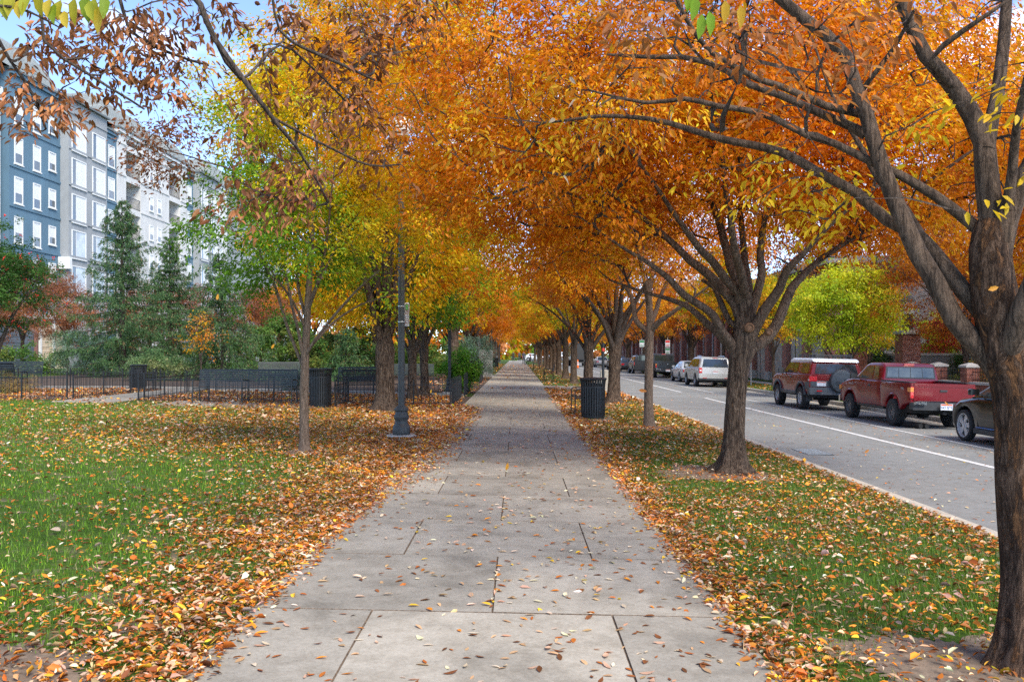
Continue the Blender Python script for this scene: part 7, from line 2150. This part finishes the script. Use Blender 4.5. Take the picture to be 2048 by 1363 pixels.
# ---------------------------------------------------------------- people (far away)
def person(label, x, y, rz_, joints, edges, clothes, cat='person'):
    """one continuous skinned figure; joints: name -> (x,y,z,radius)"""
    o = empty('person', (x,y,gz(x)+0.03), label, cat, None, None, rz_)
    names = list(joints); idx = {n:i for i,n in enumerate(names)}
    me = bpy.data.meshes.new('body')
    me.from_pydata([joints[n][:3] for n in names], [(idx[a],idx[b]) for a,b in edges], [])
    body = link('body', me, o)
    sk = body.modifiers.new('skin','SKIN'); sk.use_smooth_shade = True
    for i,n in enumerate(names):
        q = me.skin_vertices[0].data[i]; q.radius = (joints[n][3],)*2; q.use_root = (n == 'pelvis')
    body.modifiers.new('sub','SUBSURF').levels = 2; body.modifiers['sub'].render_levels = 2
    m, nt, bs, out = new_mat('clothes')
    v = coords(nt,(1,1,1),True); sx = nd(nt,'ShaderNodeSeparateXYZ'); nt.links.new(v,sx.inputs[0])
    mr = nd(nt,'ShaderNodeMapRange'); mr.inputs['From Max'].default_value = 2.0; nt.links.new(sx.outputs['Z'],mr.inputs['Value'])
    r_ = nd(nt,'ShaderNodeValToRGB'); r_.color_ramp.interpolation = 'CONSTANT'; el = r_.color_ramp.elements
    while len(el) < len(clothes): el.new(0.5)
    for e,(p,c) in zip(el,clothes): e.position = p/2.0; e.color = (*c,1)
    nt.links.new(mr.outputs[0], r_.inputs['Fac']); nt.links.new(r_.outputs['Color'], bs.inputs['Base Color']); bs.inputs['Roughness'].default_value = 0.85
    me.materials.append(m)
    return o
E = [('pelvis','waist'),('waist','chest'),('chest','neck'),('neck','chin'),('chin','crown'),('chest','shl'),('shl','ell'),('ell','hl'),('chest','shr'),('shr','elr'),('elr','hr'),
     ('pelvis','hipl'),('hipl','knl'),('knl','anl'),('anl','tol'),('pelvis','hipr'),('hipr','knr'),('knr','anr'),('anr','tor')]
def standing(step=0.12):
    return {'pelvis':(0,0,0.95,0.15),'waist':(0,0,1.12,0.14),'chest':(0,0,1.36,0.16),'neck':(0,0.01,1.52,0.055),'chin':(0,0.03,1.60,0.075),'crown':(0,0.02,1.73,0.085),
            'shl':(-0.2,0,1.43,0.065),'ell':(-0.26,-0.03,1.14,0.05),'hl':(-0.23,0.08,0.90,0.04),'shr':(0.2,0,1.43,0.065),'elr':(0.26,-0.03,1.14,0.05),'hr':(0.23,0.08,0.90,0.04),
            'hipl':(-0.1,0,0.88,0.10),'knl':(-0.11,step,0.49,0.07),'anl':(-0.11,step*0.7,0.08,0.05),'tol':(-0.12,step*0.7+0.16,0.04,0.04),'hipr':(0.1,0,0.88,0.10),'knr':(0.11,-step*0.2,0.49,0.07),'anr':(0.11,-step*1.3,0.08,0.05),'tor':(0.12,-step*1.3+0.15,0.04,0.04)}
dark = [(0,(0.02,0.02,0.02)),(0.1,(0.035,0.04,0.06)),(0.98,(0.03,0.035,0.05)),(1.54,(0.35,0.2,0.14)),(1.68,(0.03,0.02,0.015))]
person('person in dark jacket standing beside the far bench', 0.85, 119.0, R(10), standing(0.03), E, dark)
person('left of two people walking at the far end of the path', -0.75, 160.0, R(5), standing(0.16), E, [(0,(0.02,0.02,0.02)),(0.1,(0.03,0.035,0.05)),(0.98,(0.02,0.02,0.02)),(1.54,(0.35,0.2,0.14)),(1.68,(0.03,0.02,0.015))])
person('right of two people walking at the far end of the path', 0.35, 162.0, R(-5), standing(-0.15), E, [(0,(0.02,0.02,0.02)),(0.1,(0.02,0.02,0.025)),(0.98,(0.05,0.05,0.06)),(1.54,(0.35,0.2,0.14)),(1.68,(0.05,0.03,0.02))])
sit = {'pelvis':(0,0,0.55,0.16),'waist':(0,0.03,0.74,0.15),'chest':(0,0.02,0.98,0.165),'neck':(0,0.0,1.14,0.055),'chin':(0,-0.03,1.21,0.075),'crown':(0,-0.02,1.33,0.09),
       'shl':(-0.2,0.02,1.05,0.065),'ell':(-0.26,-0.06,0.78,0.05),'hl':(-0.12,-0.28,0.68,0.04),'shr':(0.2,0.02,1.05,0.065),'elr':(0.26,-0.06,0.78,0.05),'hr':(0.12,-0.28,0.68,0.04),
       'hipl':(-0.1,-0.06,0.53,0.11),'knl':(-0.13,-0.47,0.53,0.075),'anl':(-0.13,-0.62,0.10,0.05),'tol':(-0.14,-0.78,0.05,0.04),'hipr':(0.1,-0.06,0.53,0.11),'knr':(0.13,-0.47,0.53,0.075),'anr':(0.13,-0.58,0.10,0.05),'tor':(0.14,-0.74,0.05,0.04)}
person('person in dark clothes and red hat sitting on the far bench', 1.75, 118.0, R(-90), sit, E, [(0,(0.02,0.02,0.02)),(0.1,(0.02,0.02,0.025)),(0.7,(0.03,0.03,0.04)),(1.16,(0.35,0.2,0.14)),(1.25,(0.45,0.03,0.03))])

# ---------------------------------------------------------------- leaves caught falling
def falling():
    spots = [(434,600,9.0,0.07,'orange leaf falling in front of the right-hand spruce',(0.66,0.30,0.02),(0.1,0.2,1)),
             (543,697,9.0,0.06,'orange leaf falling left of the young tree trunk',(0.66,0.30,0.02),(0.5,0.2,1)),
             (1277,780,8.0,0.085,'brown leaf falling level beside the slim tree trunk',(0.40,0.14,0.02),(1,0.2,-0.1)),
             (1788,205,3.2,0.07,'brown leaf falling before the big tree limbs',(0.45,0.15,0.02),(0.6,0.1,-0.7)),
             (1976,580,3.4,0.05,'orange leaf falling before the big trunk fork',(0.62,0.28,0.03),(1,0.1,0.3)),
             (861,786,12.0,0.06,'yellow leaf falling in front of the low fence',(0.66,0.36,0.02),(0.2,0.2,1)),
             (829,792,12.0,0.05,'orange leaf falling just right of the lamp pole',(0.60,0.24,0.02),(1,0.2,-0.5)),
             (1012,940,7.5,0.07,'orange leaf falling low over the centre joint of the path',(0.66,0.30,0.02),(0.3,0.2,1)),
             (1896,812,9.0,0.06,'orange leaf falling in front of the pickup bumper',(0.6,0.25,0.04),(-0.5,0.2,1)),
             (1729,905,9.0,0.07,'brown leaf falling over the traffic lane',(0.5,0.2,0.04),(0.7,0.2,0.4)),
             (927,539,9.0,0.06,'rust leaf falling before the orange canopy over the path',(0.5,0.2,0.06),(1,0.1,0.4))]
    for px,py,Y,ln,lab,col,d in spots:
        p = P(px,py,Y)
        me = leaf_mesh('falling_leaf', np.zeros((1,3)), np.array([d],float), np.array([[0.3,-1,0.25]]), ln, ln*0.42, np.array([col]), M_LEAF, True)
        o = link('falling_leaf', me, None, None, p); tag(o, lab, 'leaf', 'leaves caught falling')
falling()
